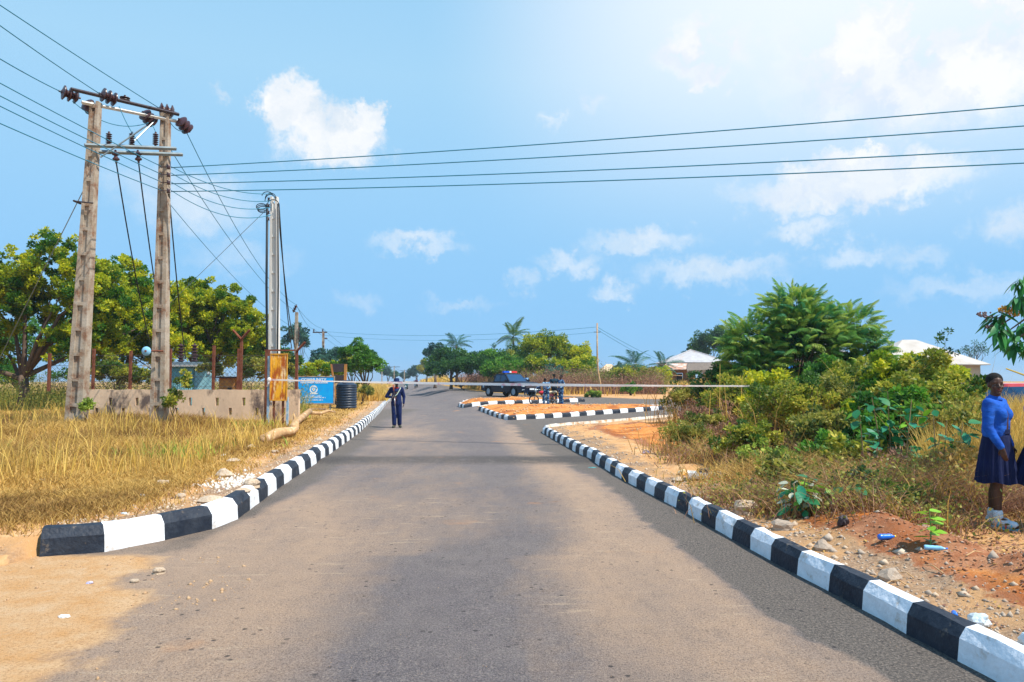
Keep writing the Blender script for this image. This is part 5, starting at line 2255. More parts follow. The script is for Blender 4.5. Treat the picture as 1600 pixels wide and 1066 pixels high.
# right-hand ground: dead grass and creeping stalks
X, Y, r = psample(170000, 4.2, 34, 1020, 1760, 27)
dr = dist_line(X, Y, RIGHTLINE)
ok = inside(X, Y, RIGHTPOLY)
orange_zone = sm((Y - 12.5) / 2) * sm((30 - Y) / 2) * sm((6.3 - dr) / 1.5)
lit_ = sm((dr - np.where(Y < 9, 2.35, 1.6) - .7 * vnoise(X * .8, Y * .8, 3)) / 1.3) * (1 - .93 * orange_zone) * (.35 + sm(fbm(X * .8, Y * .6, 46) + .5))
tray_ = G(1101, 748)
clear_ = np.hypot(X - tray_.x, (Y - tray_.y) * .6) > .55
keep = ok & (r.uniform(0, 1, len(X)) < lit_) & clear_
X, Y, dr = X[keep], Y[keep], dr[keep]
hgt = r.uniform(.03, .12, len(X)) + sm((dr - 1.8) / 2.5) * r.uniform(.0, .34, len(X)) * sm(fbm(X * .6, Y * .5, 47) + .5)
tone = np.clip(.75 + 1.3 * fbm(X * .5, Y * .35, 48) + r.normal(0, .3, len(X)), 0, 1)
blades('dry_grass', X, Y, H(X, Y) - .01, hgt, .0020 + .00045 * Y, 1.8, 'straw', 28, None, tone)
X, Y, r = psample(110000, 5.0, 24, 1040, 1700, 29)
dr = dist_line(X, Y, RIGHTLINE)
keep = inside(X, Y, RIGHTPOLY) & (dr > np.where(Y < 9, 2.2, 1.7)) & (r.uniform(0, 1, len(X)) < sm(fbm(X * .7, Y * .6, 49) * 2 + .4)) & ~((Y < 8.2) & (X > 4.6)) & (np.hypot(X - tray_.x, (Y - tray_.y) * .6) > .6) & ~((Y > 12.5) & (dr < 6))
X, Y = X[keep], Y[keep]
blades('brown_stalks', X, Y, H(X, Y), r.uniform(.06, .42, len(X)), .0014 + .00038 * Y, 1.9, 'brown', 30)
# golden grass behind the schoolgirl, thick and tall
X, Y, r = psample(90000, 8.6, 30, 1440, 1800, 31)
keep = (r.uniform(0, 1, len(X)) < .5 + .8 * fbm(X * .5, Y * .5, 50)) & inside(X, Y, RIGHTPOLY) & (Y > 9.5)
X, Y = X[keep], Y[keep]
blades('golden_grass', X, Y, H(X, Y), r.uniform(.35, 1.0, len(X)) * sm((Y - 7.8) / 2.5) * np.where(Y > 12, 1.3, 1), .003 + .0006 * Y, .4, 'gold', 32)
# grass along the far side of the main road and the side road
X, Y, r = psample(90000, 55, 260, 560, 1200, 33)
rf = np.array(RFAR)
asp = inside(X, Y, ASPH)
yd = np.exp(-((X - 15) / 9) ** 2 - ((Y - 70) / 17) ** 2) * 3
keep = ~asp & (dist_line(X, Y, RFAR) > .7) & (dist_line(X, Y, LFAR) > .7) & (r.uniform(0, 1, len(X)) > yd)
X, Y = X[keep], Y[keep]
blades('golden_grass', X, Y, H(X, Y), r.uniform(.3, 1.1, len(X)), .02 + .0004 * Y, .4, 'gold', 34)


def thicket(name, label, n, d0, d1, px0, px1, h0, h1, m, seed, per=3, leafm=None, line=None):
    """a mass of thin brown stems with small leaves"""
    r = np.random.default_rng(seed)
    Y = r.uniform(d0, d1, n)
    u = r.uniform(px0, px1, n)
    X = (u - 800) / F * Y
    ok = ~inside(X, Y, ASPH) & (dist_line(X, Y, RFAR) > 1.0)
    X, Y = X[ok], Y[ok]
    Z = H(X, Y)
    hh_ = r.uniform(h0, h1, len(X)) * (1 + .6 * fbm(X * .5, Y * .3, seed))
    o = blades(name, X, Y, Z, hh_, .004 + .00022 * Y, .45, m, seed)
    lv = sprinkle(X, Y, Z, hh_, per, .05 + .0016 * d0, .02 + .0007 * d0, leafm or m, name, None, seed + 1, .25)
    tag(lv, kind='stuff')
    return o


thicket('brown_thicket', '', 9000, 61, 76, 672, 1035, .5, 1.9, 'brown', 61, 9)
thicket('brown_thicket', '', 3600, 74, 104, 655, 770, .7, 2.0, 'brown', 63, 8)
thicket('olive_undergrowth', '', 2600, 66, 80, 700, 1010, 1.2, 2.4, 'olive', 73, 8)
thicket('olive_undergrowth', '', 2200, 64, 70, 900, 1040, .8, 1.9, 'olive', 65, 5)
thicket('golden_undergrowth', '', 2500, 80, 200, 640, 700, .8, 2.0, 'gold', 67, 2)
thicket('olive_undergrowth', '', 3500, 30, 46, -150, 480, .6, 1.7, 'olive', 69, 8)

# ------------------------------------------------------------------ trees
def px_tree(name, label, cat, px, d, boxes, nclump, nleaf, L, W, m, seed, **kw):
    """boxes: crown lobes given as picture rectangles (x0, y0, x1, y1) at distance d -> real ellipsoids"""
    base = on(px, d)
    blobs = []
    for (x0, y0, x1, y1) in boxes:
        a, b = P(x0, y1, d), P(x1, y0, d)
        c = (a + b) / 2 - base
        rx, rz = (b.x - a.x) / 2, (b.z - a.z) / 2
        blobs.append(((c.x, c.y, c.z), (rx, max(rx * .8, rz * .8), rz)))
    return tree(name, label, cat, base, blobs, nclump, nleaf, L, W, m, seed, **kw)


px_tree('cashew_tree', 'big spreading yellow-green tree at the left edge, dark trunk forking above the golden grass', 'tree', 38, 33,
        [(-90, 388, 90, 560), (15, 362, 150, 510), (-70, 420, 60, 585), (80, 400, 200, 550), (-200, 420, -60, 570), (60, 480, 200, 610), (-120, 500, 30, 606), (140, 440, 240, 570), (40, 350, 100, 400), (-100, 380, 0, 450)], 900, 90000, .15, .09, 'cashew', 101, r0=.27, ntips=10, toph=1.7, clr=.095)
px_tree('cashew_tree', 'yellow-green leafy tree between the two legs of the concrete pole', 'tree', 185, 37,
        [(120, 392, 235, 520), (165, 425, 300, 560), (110, 470, 220, 600), (200, 480, 300, 606), (130, 500, 260, 612)], 620, 62000, .16, .09, 'cashew2', 102, r0=.24, ntips=8, toph=1.2, clr=.105)
px_tree('cashew_tree', 'rounded yellow-green tree between the two-legged pole and the slim cable-wrapped pole', 'tree', 330, 40,
        [(262, 430, 365, 550), (320, 440, 405, 560), (250, 470, 350, 605), (350, 480, 428, 590), (300, 500, 400, 610), (270, 430, 330, 500)], 640, 64000, .16, .09, 'cashew', 103, r0=.24, ntips=8, toph=1.2, clr=.105)
px_tree('leafy_tree', 'low dark green foliage behind the slim pole and the yellow panel', 'tree', 440, 44,
        [(410, 545, 470, 600), (395, 520, 440, 580)], 50, 6500, .19, .09, 'dark', 104, r0=.12, ntips=8, toph=1.0)
px_tree('leafy_tree', 'far grey-green tree behind the two poles left of the blue sign', 'tree', 470, 92,
        [(440, 500, 480, 565)], 26, 2200, .36, .2, 'blue', 105, r0=.16, ntips=6, toph=2)
px_tree('leafy_bush', 'bright yellow-green bush right behind the blue community sign', 'bush', 500, 46,
        [(465, 563, 535, 602), (475, 570, 545, 606)], 46, 5500, .17, .09, 'cashew2', 106, r0=.08, ntips=6, toph=.6)
px_tree('leafy_tree', 'bluish loose-leaved tree behind the wooden rack and blue sign', 'tree', 505, 74,
        [(478, 545, 530, 590), (510, 540, 545, 580)], 34, 3000, .26, .14, 'blue', 107, r0=.12, ntips=8, toph=1.8)
px_tree('roadside_tree', 'green tree with a thin trunk beside the road, left of the guard', 'tree', 574, 56,
        [(528, 533, 585, 575), (545, 545, 597, 598), (560, 550, 590, 600), (520, 560, 560, 600)], 90, 11000, .21, .11, 'green', 108, r0=.12, ntips=14, toph=1.2, clr=.25)
px_tree('roadside_tree', 'brownish-yellow leafy tree standing behind the wooden rack', 'tree', 552, 60,
        [(525, 555, 570, 600)], 34, 3500, .22, .12, 'shrub', 109, r0=.1, ntips=8, toph=1)
px_tree('leafy_bush', 'olive bush beside the water tank at the foot of the roadside tree', 'bush', 566, 47,
        [(556, 602, 586, 626), (548, 598, 575, 620)], 24, 2200, .14, .07, 'olive', 110, r0=.05, ntips=5, toph=.3)
px_tree('leafy_bush', 'dense green shrubbery under the big tree at the left edge', 'bush', -20, 44,
        [(-120, 575, -10, 615), (-40, 565, 55, 612), (60, 575, 130, 605)], 60, 6500, .2, .1, 'green', 111, r0=.08, ntips=8, toph=.5)
px_tree('leafy_bush', 'olive climbing shrub growing against the fence behind the slotted wall', 'bush', 180, 28.5,
        [(140, 556, 215, 612), (200, 575, 250, 612)], 60, 8000, .11, .055, 'shrub', 112, r0=.05, ntips=8, toph=.5)
px_tree('leafy_bush', 'olive shrub behind the fence between the Y-topped post and the yellow panel', 'bush', 400, 29,
        [(370, 552, 425, 612), (425, 555, 462, 610), (310, 560, 350, 600)], 60, 8000, .11, .055, 'olive', 113, r0=.05, ntips=8, toph=.5)
px_tree('climbing_weed', 'yellow-green weed climbing at the foot of the right leg of the two-legged pole', 'weed', 268, 22.3,
        [(255, 605, 285, 655), (272, 575, 300, 625)], 30, 1500, .09, .05, 'shrub', 114, r0=.02, ntips=8, toph=.4)
px_tree('climbing_weed', 'green weed growing beside the left leg of the two-legged pole', 'weed', 135, 20.6,
        [(122, 620, 152, 662)], 16, 700, .09, .05, 'weed', 115, r0=.02, ntips=6, toph=.3)

px_tree('leafy_tree', 'green leafy tree filling the gap low behind the transformer kiosk', 'tree', 300, 46,
        [(205, 450, 330, 612), (300, 490, 425, 612), (110, 450, 230, 612)], 240, 36000, .2, .11, 'cashew', 116, r0=.15, ntips=8, toph=1.0)
px_tree('leafy_tree', 'dark green backdrop tree low between the left edge and the left pole leg', 'tree', 30, 58,
        [(-140, 470, 0, 606), (-30, 490, 90, 604), (70, 480, 160, 606)], 200, 24000, .26, .14, 'green', 117, r0=.15, ntips=8, toph=1.0)
# middle distance, beyond the junction
mid = [
    ('dark green spreading tree at the left end of the clump beyond the junction', 705, 84, [(665, 545, 730, 590), (690, 545, 760, 592), (672, 538, 700, 570)], 'dark', 9000, 120),
    ('thin-leaved tree rising over the left end of the clump beyond the junction', 680, 96, [(662, 537, 700, 570)], 'blue', 1600, 121),
    ('green tree in the middle of the clump, behind the left half of the pickup truck', 775, 82, [(735, 545, 800, 592), (760, 550, 815, 596)], 'green', 9000, 122),
    ('dark bushy tree behind the pickup truck', 800, 90, [(780, 543, 830, 590)], 'dark', 4500, 123),
    ('tall yellow-green tree of the clump beyond the motorcycle', 850, 80, [(812, 522, 872, 575), (835, 518, 890, 580), (805, 555, 860, 596)], 'cashew', 13000, 124),
    ('yellow-green tree at the right end of the clump beyond the junction', 905, 80, [(880, 535, 930, 590), (860, 550, 905, 594)], 'cashew2', 8000, 125),
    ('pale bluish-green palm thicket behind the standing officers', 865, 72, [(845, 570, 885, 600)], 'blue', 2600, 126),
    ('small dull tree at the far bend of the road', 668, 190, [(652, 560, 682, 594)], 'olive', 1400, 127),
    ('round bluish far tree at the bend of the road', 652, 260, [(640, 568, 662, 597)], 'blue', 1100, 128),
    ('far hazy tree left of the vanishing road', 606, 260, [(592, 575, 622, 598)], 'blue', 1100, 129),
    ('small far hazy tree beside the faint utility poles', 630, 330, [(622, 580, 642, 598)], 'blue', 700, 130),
    ('broad dark green tree low at the left of the clump, over the brown thicket', 725, 78, [(680, 556, 740, 598), (720, 552, 770, 600), (664, 566, 700, 598)], 'dark', 9000, 150),
    ('mixed green tree low behind the cab of the pickup truck', 790, 74, [(750, 560, 800, 602), (785, 562, 830, 604)], 'green', 9000, 151),
    ('yellow-green tree low behind the standing officers', 845, 73, [(815, 556, 860, 602), (850, 560, 890, 604)], 'cashew', 9000, 152),
    ('yellow-green tree low beside the crooked wooden pole', 905, 74, [(885, 558, 932, 604), (870, 570, 905, 606)], 'cashew2', 7000, 153),
    ('olive tree linking the two halves of the clump below the tallest palm', 770, 86, [(745, 546, 785, 585), (775, 548, 815, 590)], 'shrub', 6000, 154),
    ('dull green bush between the two low palms', 1012, 88, [(985, 568, 1010, 600), (1000, 572, 1030, 604)], 'olive', 3500, 156),
    ('round dark green tree behind the metal-roofed house', 1105, 118, [(1078, 518, 1128, 560), (1068, 535, 1110, 575), (1110, 510, 1150, 560)], 'dark', 8000, 131),
    ('low bluish tree line plant between the palm and the small beige roof', 975, 130, [(955, 565, 985, 595)], 'blue', 1200, 132),
    ('olive-green bush in front of the small beige roof', 975, 66, [(950, 572, 1000, 612)], 'shrub', 3500, 133),
    ('olive-green bush right of the crooked wooden pole', 1010, 68, [(985, 574, 1035, 612)], 'olive', 3800, 134),
    ('yellow-green bush in front of the house porch', 1035, 78, [(1015, 570, 1050, 608)], 'cashew2', 2600, 135),
    ('dense green bush at the left foot of the house yard', 985, 58, [(972, 596, 1000, 622)], 'green', 900, 136),
    ('low bright green weed patch on the verge below the crooked pole', 925, 56, [(914, 611, 940, 624)], 'weed', 700, 137),
]
for i, (lb, px, d, boxes, m_, nl, sd) in enumerate(mid):
    nl = int(nl * 1.5)
    b_ = 'bush' in lb or 'weed' in lb or 'plant' in lb or 'thicket' in lb
    px_tree('leafy_bush' if b_ else 'leafy_tree', lb, 'bush' if b_ else 'tree', px, d, boxes, max(16, nl // 90), nl, .0028 * d, .0016 * d, m_, sd,
            r0=.10 if b_ else .20, ntips=8, toph=.4 if b_ else 1.6, clr=.26)
# trees seen at the right, bare and hazy
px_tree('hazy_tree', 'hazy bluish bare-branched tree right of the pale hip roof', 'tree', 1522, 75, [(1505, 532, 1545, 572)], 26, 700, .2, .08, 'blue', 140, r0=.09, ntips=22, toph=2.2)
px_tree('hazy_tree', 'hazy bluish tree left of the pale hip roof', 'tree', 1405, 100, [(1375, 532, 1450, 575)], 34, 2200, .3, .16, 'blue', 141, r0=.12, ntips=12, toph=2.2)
px_tree('hazy_tree', 'thin leafy sapling rising in front of the pale hip roof', 'tree', 1475, 22, [(1466, 508, 1486, 560), (1470, 540, 1492, 585)], 12, 260, .10, .05, 'dark', 142, r0=.025, ntips=8, toph=1.6)


# palms
def palm(label, px, d, ycrown, L, n, m, seed, elev=(-.5, 1.3), name='palm_tree', trunk=True):
    rng = random.Random(seed)
    b0 = on(px, d)
    c = P(px, ycrown, d)
    t = thing(name, label, 'palm', b0)
    top = c - b0
    if trunk:
        mb = MB()
        mb.tube([(0, 0, -.2), (.1, 0, top.z * .3), (.05, 0, top.z * .7), (top.x, top.y, top.z)], [.22, .17, .14, .13], 10)
        mb.build('trunk', M_bark, t, True)
    me = frond_mesh('frond', L, 30, L * .30, L * .026, ML[m], .55, .45, .35, seed, .03)
    for i in range(n):
        a = 2 * PI * i / n + rng.uniform(-.2, .2)
        e = rng.uniform(*elev)
        o = place('frond', me, t, top)
        o.rotation_euler = (rng.uniform(-.4, .4), -e, a)
        s_ = rng.uniform(.8, 1.1)
        o.scale = (s_, s_, s_)
    return t


palm('coconut palm sticking up left of centre over the clump beyond the junction', 713, 100, 540, 2.4, 15, 'palmb', 201)
palm('tallest coconut palm, drooping above the clump behind the pickup truck', 802, 94, 527, 2.6, 17, 'palm', 202)
palm('low palm with arching bluish fronds left of the metal-roofed house', 990, 84, 572, 2.7, 14, 'palmb', 203)
palm('smaller palm right beside the metal-roofed house', 1036, 92, 573, 2.4, 12, 'palmb', 204)
palm('little upright palm sprig rising from the clump between the two coconut palms', 772, 92, 545, .8, 7, 'palmb', 205, (.8, 1.4))
palm('grey-green young palm with fans spreading behind the standing officers', 866, 70, 590, 1.6, 14, 'palmb', 206, (.1, 1.3), trunk=False)

# the big feathery tree on the right
ac = thing('feathery_tree', 'big feathery-leaved green tree arching over the bushes in front of the village roofs', 'tree', on(1235, 24))
acb = ac.location.copy()
rng_ = random.Random(31)
ABOX = [(1160, 470, 1330, 560), (1190, 452, 1290, 520), (1125, 500, 1220, 580), (1270, 480, 1372, 555), (1180, 500, 1340, 590), (1130, 540, 1230, 610), (1290, 520, 1390, 590), (1140, 560, 1240, 622), (1250, 560, 1350, 618), (1200, 470, 1310, 600)]
tips = []
for (x0, y0, x1, y1) in ABOX:
    a, b = P(x0, y1, 24) - acb, P(x1, y0, 24) - acb
    c = (a + b) / 2
    r = (b - a) / 2
    for k in range(190):
        d = rdirs(1, np.random.default_rng(rng_.randrange(10 ** 6)))[0]
        if d[2] < -.5:
            d[2] = -d[2]
        u = rng_.uniform(.45, .98)
        tips.append((Vector((c.x + d[0] * r.x * u, c.y + d[1] * max(r.x, .8) * u * .9, c.z + d[2] * r.z * u)), Vector(d)))
FR = [frond_mesh('frond', .44, 9, .15, .045, mm, .45, .45, .55, 40 + i, .005) for i, mm in enumerate(
    (mat('frond_green', (.09, .28, .06), .5, (.20, .38, .06), 2, trans=.42), mat('frond_deep', (.03, .17, .08), .5, (.06, .24, .08), 2, trans=.4), mat('frond_light', (.30, .46, .08), .5, (.42, .50, .08), 2, trans=.42)))]
tips.sort(key=lambda t_: -(t_[0].z * .25 - t_[0].y))
stuffv, stufff = [], []
for i, (p, d) in enumerate(tips):
    ez = Vector((d.x, d.y, d.z * .5 + .25)).normalized()
    yaw = math.atan2(ez.y, ez.x)
    pit = -math.asin(max(-1, min(1, ez.z)))
    e = Euler((rng_.uniform(-.8, .8), pit + rng_.uniform(-.4, .5), yaw + rng_.uniform(-1.0, 1.0)))
    s_ = rng_.uniform(.75, 1.25)
    me = FR[0 if i % 3 else (2 if p.z > 3 else 1)]
    me = FR[(0, 2, 1, 0, 2)[i % 5]]
    if i < 290:
        place('frond', me, ac, p, e, (s_, s_, s_))
    else:
        M4 = Matrix.LocRotScale(p, e, Vector((s_, s_, s_)))
        stuffv.append((M4, me))
mb = MB()
for M4, me in stuffv:
    mb.M = M4
    mb.add([v.co for v in me.vertices], [tuple(f.vertices) for f in me.polygons])
mb.M = Matrix.Identity(4)
me = bpy.data.meshes.new('foliage')
me.from_pydata(mb.v, [], mb.f)
me.materials.append(FR[0].materials[0])
me.materials.append(FR[2].materials[0])
me.polygons.foreach_set('material_index', [1 if (f_ // 160) % 3 == 0 else 0 for f_ in range(len(me.polygons))])
tag(place('foliage', me, ac), kind='stuff')
sel = [tips[i][0] * .9 for i in range(0, len(tips), 30)]
limbs((0, 0, 0), (.2, 0, 1.3), sel, .065, 5, None, .3).build('trunk', M_bark, ac, True)
# filler of small leaves inside the crown
blobs = []
for (x0, y0, x1, y1) in ABOX:
    a, b = P(x0, y1, 24) - acb, P(x1, y0, 24) - acb
    c = (a + b) / 2
    r = (b - a) / 2
    blobs.append(((c.x, 0, c.z - .1), (r.x * .85, .9, r.z * .82)))
me, _, _ = crown_mesh('inner_leaves', blobs, 160, 26000, .13, .045, ML['acacia'], 77, .22, .15)
tag(place('inner_leaves', me, ac), kind='stuff')

# ------------------------------------------------------------------ right: belt of bushes
belt = [
    # label, px, d, R, h, leaves, L, W, mat, straws
    ('olive weedy bush where the side road kerb disappears, below the metal-roofed house', 1075, 27, .9, 1.5, 2600, .075, .04, 'olive', 160),
    ('dark leafy bush under the left side of the feathery tree', 1130, 25, 1.0, 2.0, 4500, .08, .045, 'dark', 60),
    ('reddish-brown dry bush left of the feathery tree', 1105, 20, .7, .95, 1500, .05, .025, 'brown', 240),
    ('bright yellow-green shoot of leaves under the feathery tree where the tape ends', 1200, 17.5, .55, 1.9, 2400, .085, .045, 'cashew2', 30),
    ('yellowish shrub in the middle of the bushes below the feathery tree', 1235, 15.8, .85, 1.55, 5200, .06, .032, 'shrub', 90),
    ('olive shrub with dry twigs right of the middle of the bushes', 1285, 16.5, .9, 1.6, 5000, .06, .032, 'olive', 140),
    ('golden-green shrub below the third roof behind the feathery tree', 1335, 18, .95, 1.75, 5200, .065, .035, 'shrub', 60),
    ('yellow-green round-leaved bush in front of the left half of the pale hip roof', 1395, 17, .95, 2.0, 6500, .075, .05, 'cashew2', 40),
    ('tangled yellow-green bush in front of the right half of the pale hip roof', 1450, 16, .9, 1.95, 6500, .07, .045, 'shrub', 40),
    ('yellow-green bush mass between the third roof and the pale hip roof', 1365, 20, 1.2, 2.1, 5200, .075, .045, 'shrub', 40),
    ('olive-gold shrub low at the left foot of the feathery tree, behind the dry brown bush', 1160, 22, 1.1, 1.6, 4000, .075, .04, 'shrub', 120),
    ('deep green low bush at the right foot of the feathery tree', 1290, 21, 1.1, 1.9, 5000, .08, .045, 'green', 30),
    ('mixed olive bush between the yellowish shrub and the soil heap', 1300, 13.2, .75, .95, 3000, .055, .03, 'olive', 200),
    ('leafy green-gold bush right behind the broad-leaved plants', 1440, 13.5, .8, 1.5, 4200, .065, .04, 'shrub', 60),
    ('low golden-green bush just left of the red car', 1490, 15, .6, 1.35, 2600, .06, .04, 'shrub', 60),
    ('dense fresh green bush behind the broad-leaved plant', 1400, 12.5, .75, 1.3, 5200, .07, .045, 'green', 40),
    ('yellowish sprawling bush left of the broad-leaved plant', 1345, 14, .6, 1.15, 3200, .06, .035, 'cashew2', 60),
    ('low grey-green bush standing alone on the orange soil near the white tray', 1072, 15.5, .52, .62, 2600, .04, .02, 'olive', 260),
    ('dry brown scrub between the lone low bush and the feathery tree', 1130, 16.5, .9, .7, 1800, .045, .022, 'brown', 320),
    ('dry tangled scrub below the yellowish shrub', 1190, 13.5, .8, .6, 1300, .045, .022, 'brown', 420),
    ('arching dry grass tussock in front of the brown soil heap', 1265, 10.5, .75, .62, 260, .04, .02, 'straw', 1500),
    ('low tawny grass tussock behind the white tray', 1180, 11.2, .8, .42, 200, .04, .02, 'straw', 1300),
    ('dark dead grass tussock below the broad-leaved plant', 1400, 9.6, .7, .72, 500, .05, .025, 'brown', 1300),
    ('dry stalky tussock just left of the schoolgirl', 1485, 9.3, .55, .75, 500, .05, .03, 'straw', 700),
    ('brown-leaved scrubby bush right behind the schoolgirl\'s skirt', 1505, 11.5, .5, 1.2, 1300, .06, .03, 'olive', 500),
]
for i, (lb, px, d, R, h, nl, L, W, m_, st_) in enumerate(belt):
    isg = 'tussock' in lb
    bush(lb, on(px, d), R * (1 if isg else 1.25), h * (1 if isg else 1.1), 20, int(nl * (1 if isg else 1.7)), L * 1.35, W * 1.4, m_, 300 + i, 'pale' if i % 2 else 'dark', 'grass tussock' if isg else 'bush', 'grass_tussock' if isg else 'bush', nclump=46 if isg else 90, clr=.28 if isg else .17, hollow=.2 if isg else .35, straws=st_)

# tangles of dead brown stems under and between the bushes
tang = [
    ('brown tangle of dead stems on the slope right behind the lone low bush', 1130, 14.0, 1.0, .5, 900), ('brown tangle at the foot of the bushes left of the soil heap', 1240, 12.3, 1.0, .55, 1000),
    ('dark brown tangle around the low cream-leaved plant', 1300, 8.9, .7, .5, 900), ('dead tangle below the broad-leaved plant', 1370, 8.8, .8, .65, 1100),
    ('dead tangle between the broad-leaved plant and the schoolgirl', 1450, 8.9, .7, .65, 900), ('tawny tangle between the white tray and the tawny tussock', 1150, 9.8, .6, .30, 600),
    ('tawny tangle left of the cream-leaved plant', 1215, 9.0, .6, .38, 700), ('dead stems hanging over the top of the reddish bank', 1350, 8.1, .7, .4, 600), ('dead stems around the seedling', 1440, 7.7, .5, .28, 400)]
for i, (lb, px, d, R, h, n) in enumerate(tang):
    b0 = on(px, d)
    t = thing('dead_tangle', lb, 'dead plants', b0)
    r = np.random.default_rng(900 + i)
    x, y = r.normal(0, R * .5, n), r.normal(0, R * .45, n)
    z = H(x + b0.x, y + b0.y) - b0.z - .02
    blades('stems', x, y, z, r.uniform(.25, 1.0, n) * h, .002 + .0004 * d, 1.3, 'brown', 950 + i, t)
    k = n // 2
    blades('straw', x[:k] + .05, y[:k], z[:k], r.uniform(.3, 1.1, k) * h, .002 + .0004 * d, 1.8, 'straw', 970 + i, t)
    sprinkle(x[:k], y[:k], z[:k], r.uniform(.3, 1, k) * h, 3, .045, .03, 'olive', 'leaves', t, 990 + i, .08)
more = [
    ('ragged green weed bush at the front of the belt, before the soil heap', 1330, 10.4, .55, .8, 900, .07, .045, 'shrub', 90),
    ('ragged olive weed bush left of the cream-leaved plant', 1225, 9.9, .5, .55, 700, .06, .04, 'olive', 90),
    ('ragged dark green weed right of the cream-leaved plant', 1330, 8.7, .35, .5, 420, .06, .035, 'dark', 50),
    ('bright green weed clump on the slope behind the white tray', 1195, 11.8, .5, .6, 900, .06, .04, 'weed', 60),
    ('green leafy clump low at the left of the soil heap', 1285, 12.0, .5, .7, 1200, .065, .045, 'green', 60),
    ('yellow-green low bush at the front of the belt, above the tawny tussock', 1170, 13.2, .7, .9, 2000, .06, .04, 'shrub', 80),
    ('small green bush between the brown tangle and the yellow reeds', 1100, 17.5, .6, .9, 1600, .065, .04, 'olive', 80),
    ('leafy green low clump right of the reddish bank, left of the seedling', 1395, 8.3, .4, .4, 420, .06, .04, 'green', 60),
    ('yellow-leaved bush standing before the pale hip roof, nearest the car', 1480, 18.5, .9, 2.0, 3600, .075, .05, 'cashew2', 40),
    ('bushy olive-gold mass between the third house and the tarpaulin', 1310, 22.5, 1.2, 2.1, 4200, .08, .05, 'shrub', 40),
]
for i, (lb, px, d, R, h, nl, L, W, m_, st_) in enumerate(more):
    bush(lb, on(px, d), R, h, 16, int(nl * 1.6), L * 1.3, W * 1.3, m_, 700 + i, 'pale', 'bush', 'bush', nclump=70, clr=.18, hollow=.3, straws=st_)

# tall yellow stalks
st = thing('dry_reeds', 'few tall yellow reed stalks at the left foot of the feathery tree', 'reeds', on(1122, 19))
for dx, h_, ln in ((0, 2.0, .05), (.25, 1.5, -.1), (-.3, 1.3, .1), (.5, 1.7, .12)):
    mb = MB()
    mb.tube([(dx, 0, -.05), (dx + ln * .5, 0, h_ * .5), (dx + ln, 0, h_)], [.018, .014, .006], 5)
    mb.build('stalk', mat('yellow_reed', (.62, .42, .08), .7), st)
st2 = thing('leaning_stick', 'pale stick slanting in the grass above the red car', 'stick', on(1570, 14))
mb = MB()
a, b = P(1572, 576, 14) - st2.location, P(1640, 602, 13.5) - st2.location
mb.tube([a, a.lerp(b, .5) + V(0, 0, .01), b, (b.x + .5, b.y, -.05)], [.014, .018, .02, .02], 5)
mb.build('stick', mat('yellow_reed', (.6, .4, .1)), st2)

# brown soil heap between the bushes
sh = thing('soil_heap', 'grey-brown sloping soil heap between the dry tussock and the broad-leaved plant', 'soil heap', on(1325, 11.8))
bm = bmesh.new()
bmesh.ops.create_icosphere(bm, subdivisions=4, radius=1)
for v in bm.verts:
    c = v.co.copy()
    k = 1 + .12 * float(fbm(c.x * 2 + 9, c.y * 2 + c.z * 2, 5))
    sl = .35 + .65 * (c.x + 1) / 2
    v.co = Vector((c.x * .62 * k, c.y * .5 * k, max(c.z, -.1) * .75 * k * sl))
me = bpy.data.meshes.new('mound')
bm.to_mesh(me)
bm.free()
me.materials.append(mat('heap_soil', (.30, .18, .14), .95, (.42, .27, .20), 5, bump=.8, bscale=14, col3=(.16, .09, .07), n3scale=3))
me.polygons.foreach_set('use_smooth', [True] * len(me.polygons))
place('mound', me, sh)


# plants with leaves one can count
def leafy_plant(label, base, stems, leaf_me, nleaf, seed, name='broadleaf_plant', cat='plant', size=(.8, 1.2), stem_m=None, droop=.4, up=.0):
    t = thing(name, label, cat, base)
    r = random.Random(seed)
    mb = MB()
    pts_ = []
    for (dx, dy, h_, ln) in stems:
        a = V(dx, dy, -.04)
        b = V(dx + ln * .4, dy, h_ * .55)
        c = V(dx + ln, dy + r.uniform(-.1, .1), h_)
        mb.tube([a, b, c], [.012, .009, .005], 5)
        for k in range(max(1, nleaf // len(stems))):
            f = r.uniform(.2, 1)
            p = a.lerp(b, f * 2) if f < .5 else b.lerp(c, (f - .5) * 2)
            pts_.append(p)
    mb.build('stem', stem_m or M_barkl, t)
    for p in pts_:
        az_ = r.uniform(0, 2 * PI)
        s_ = r.uniform(*size)
        rad = r.uniform(.02, .12)
        q = p + V(math.cos(az_) * rad, math.sin(az_) * rad, r.uniform(-.02, .05))
        place('leaf', r.choice(leaf_me) if isinstance(leaf_me, list) else leaf_me, t, q, (r.uniform(-.6, .6), r.uniform(-.5, .5) + droop * .5 - up, az_), (s_, s_, s_))
    return t


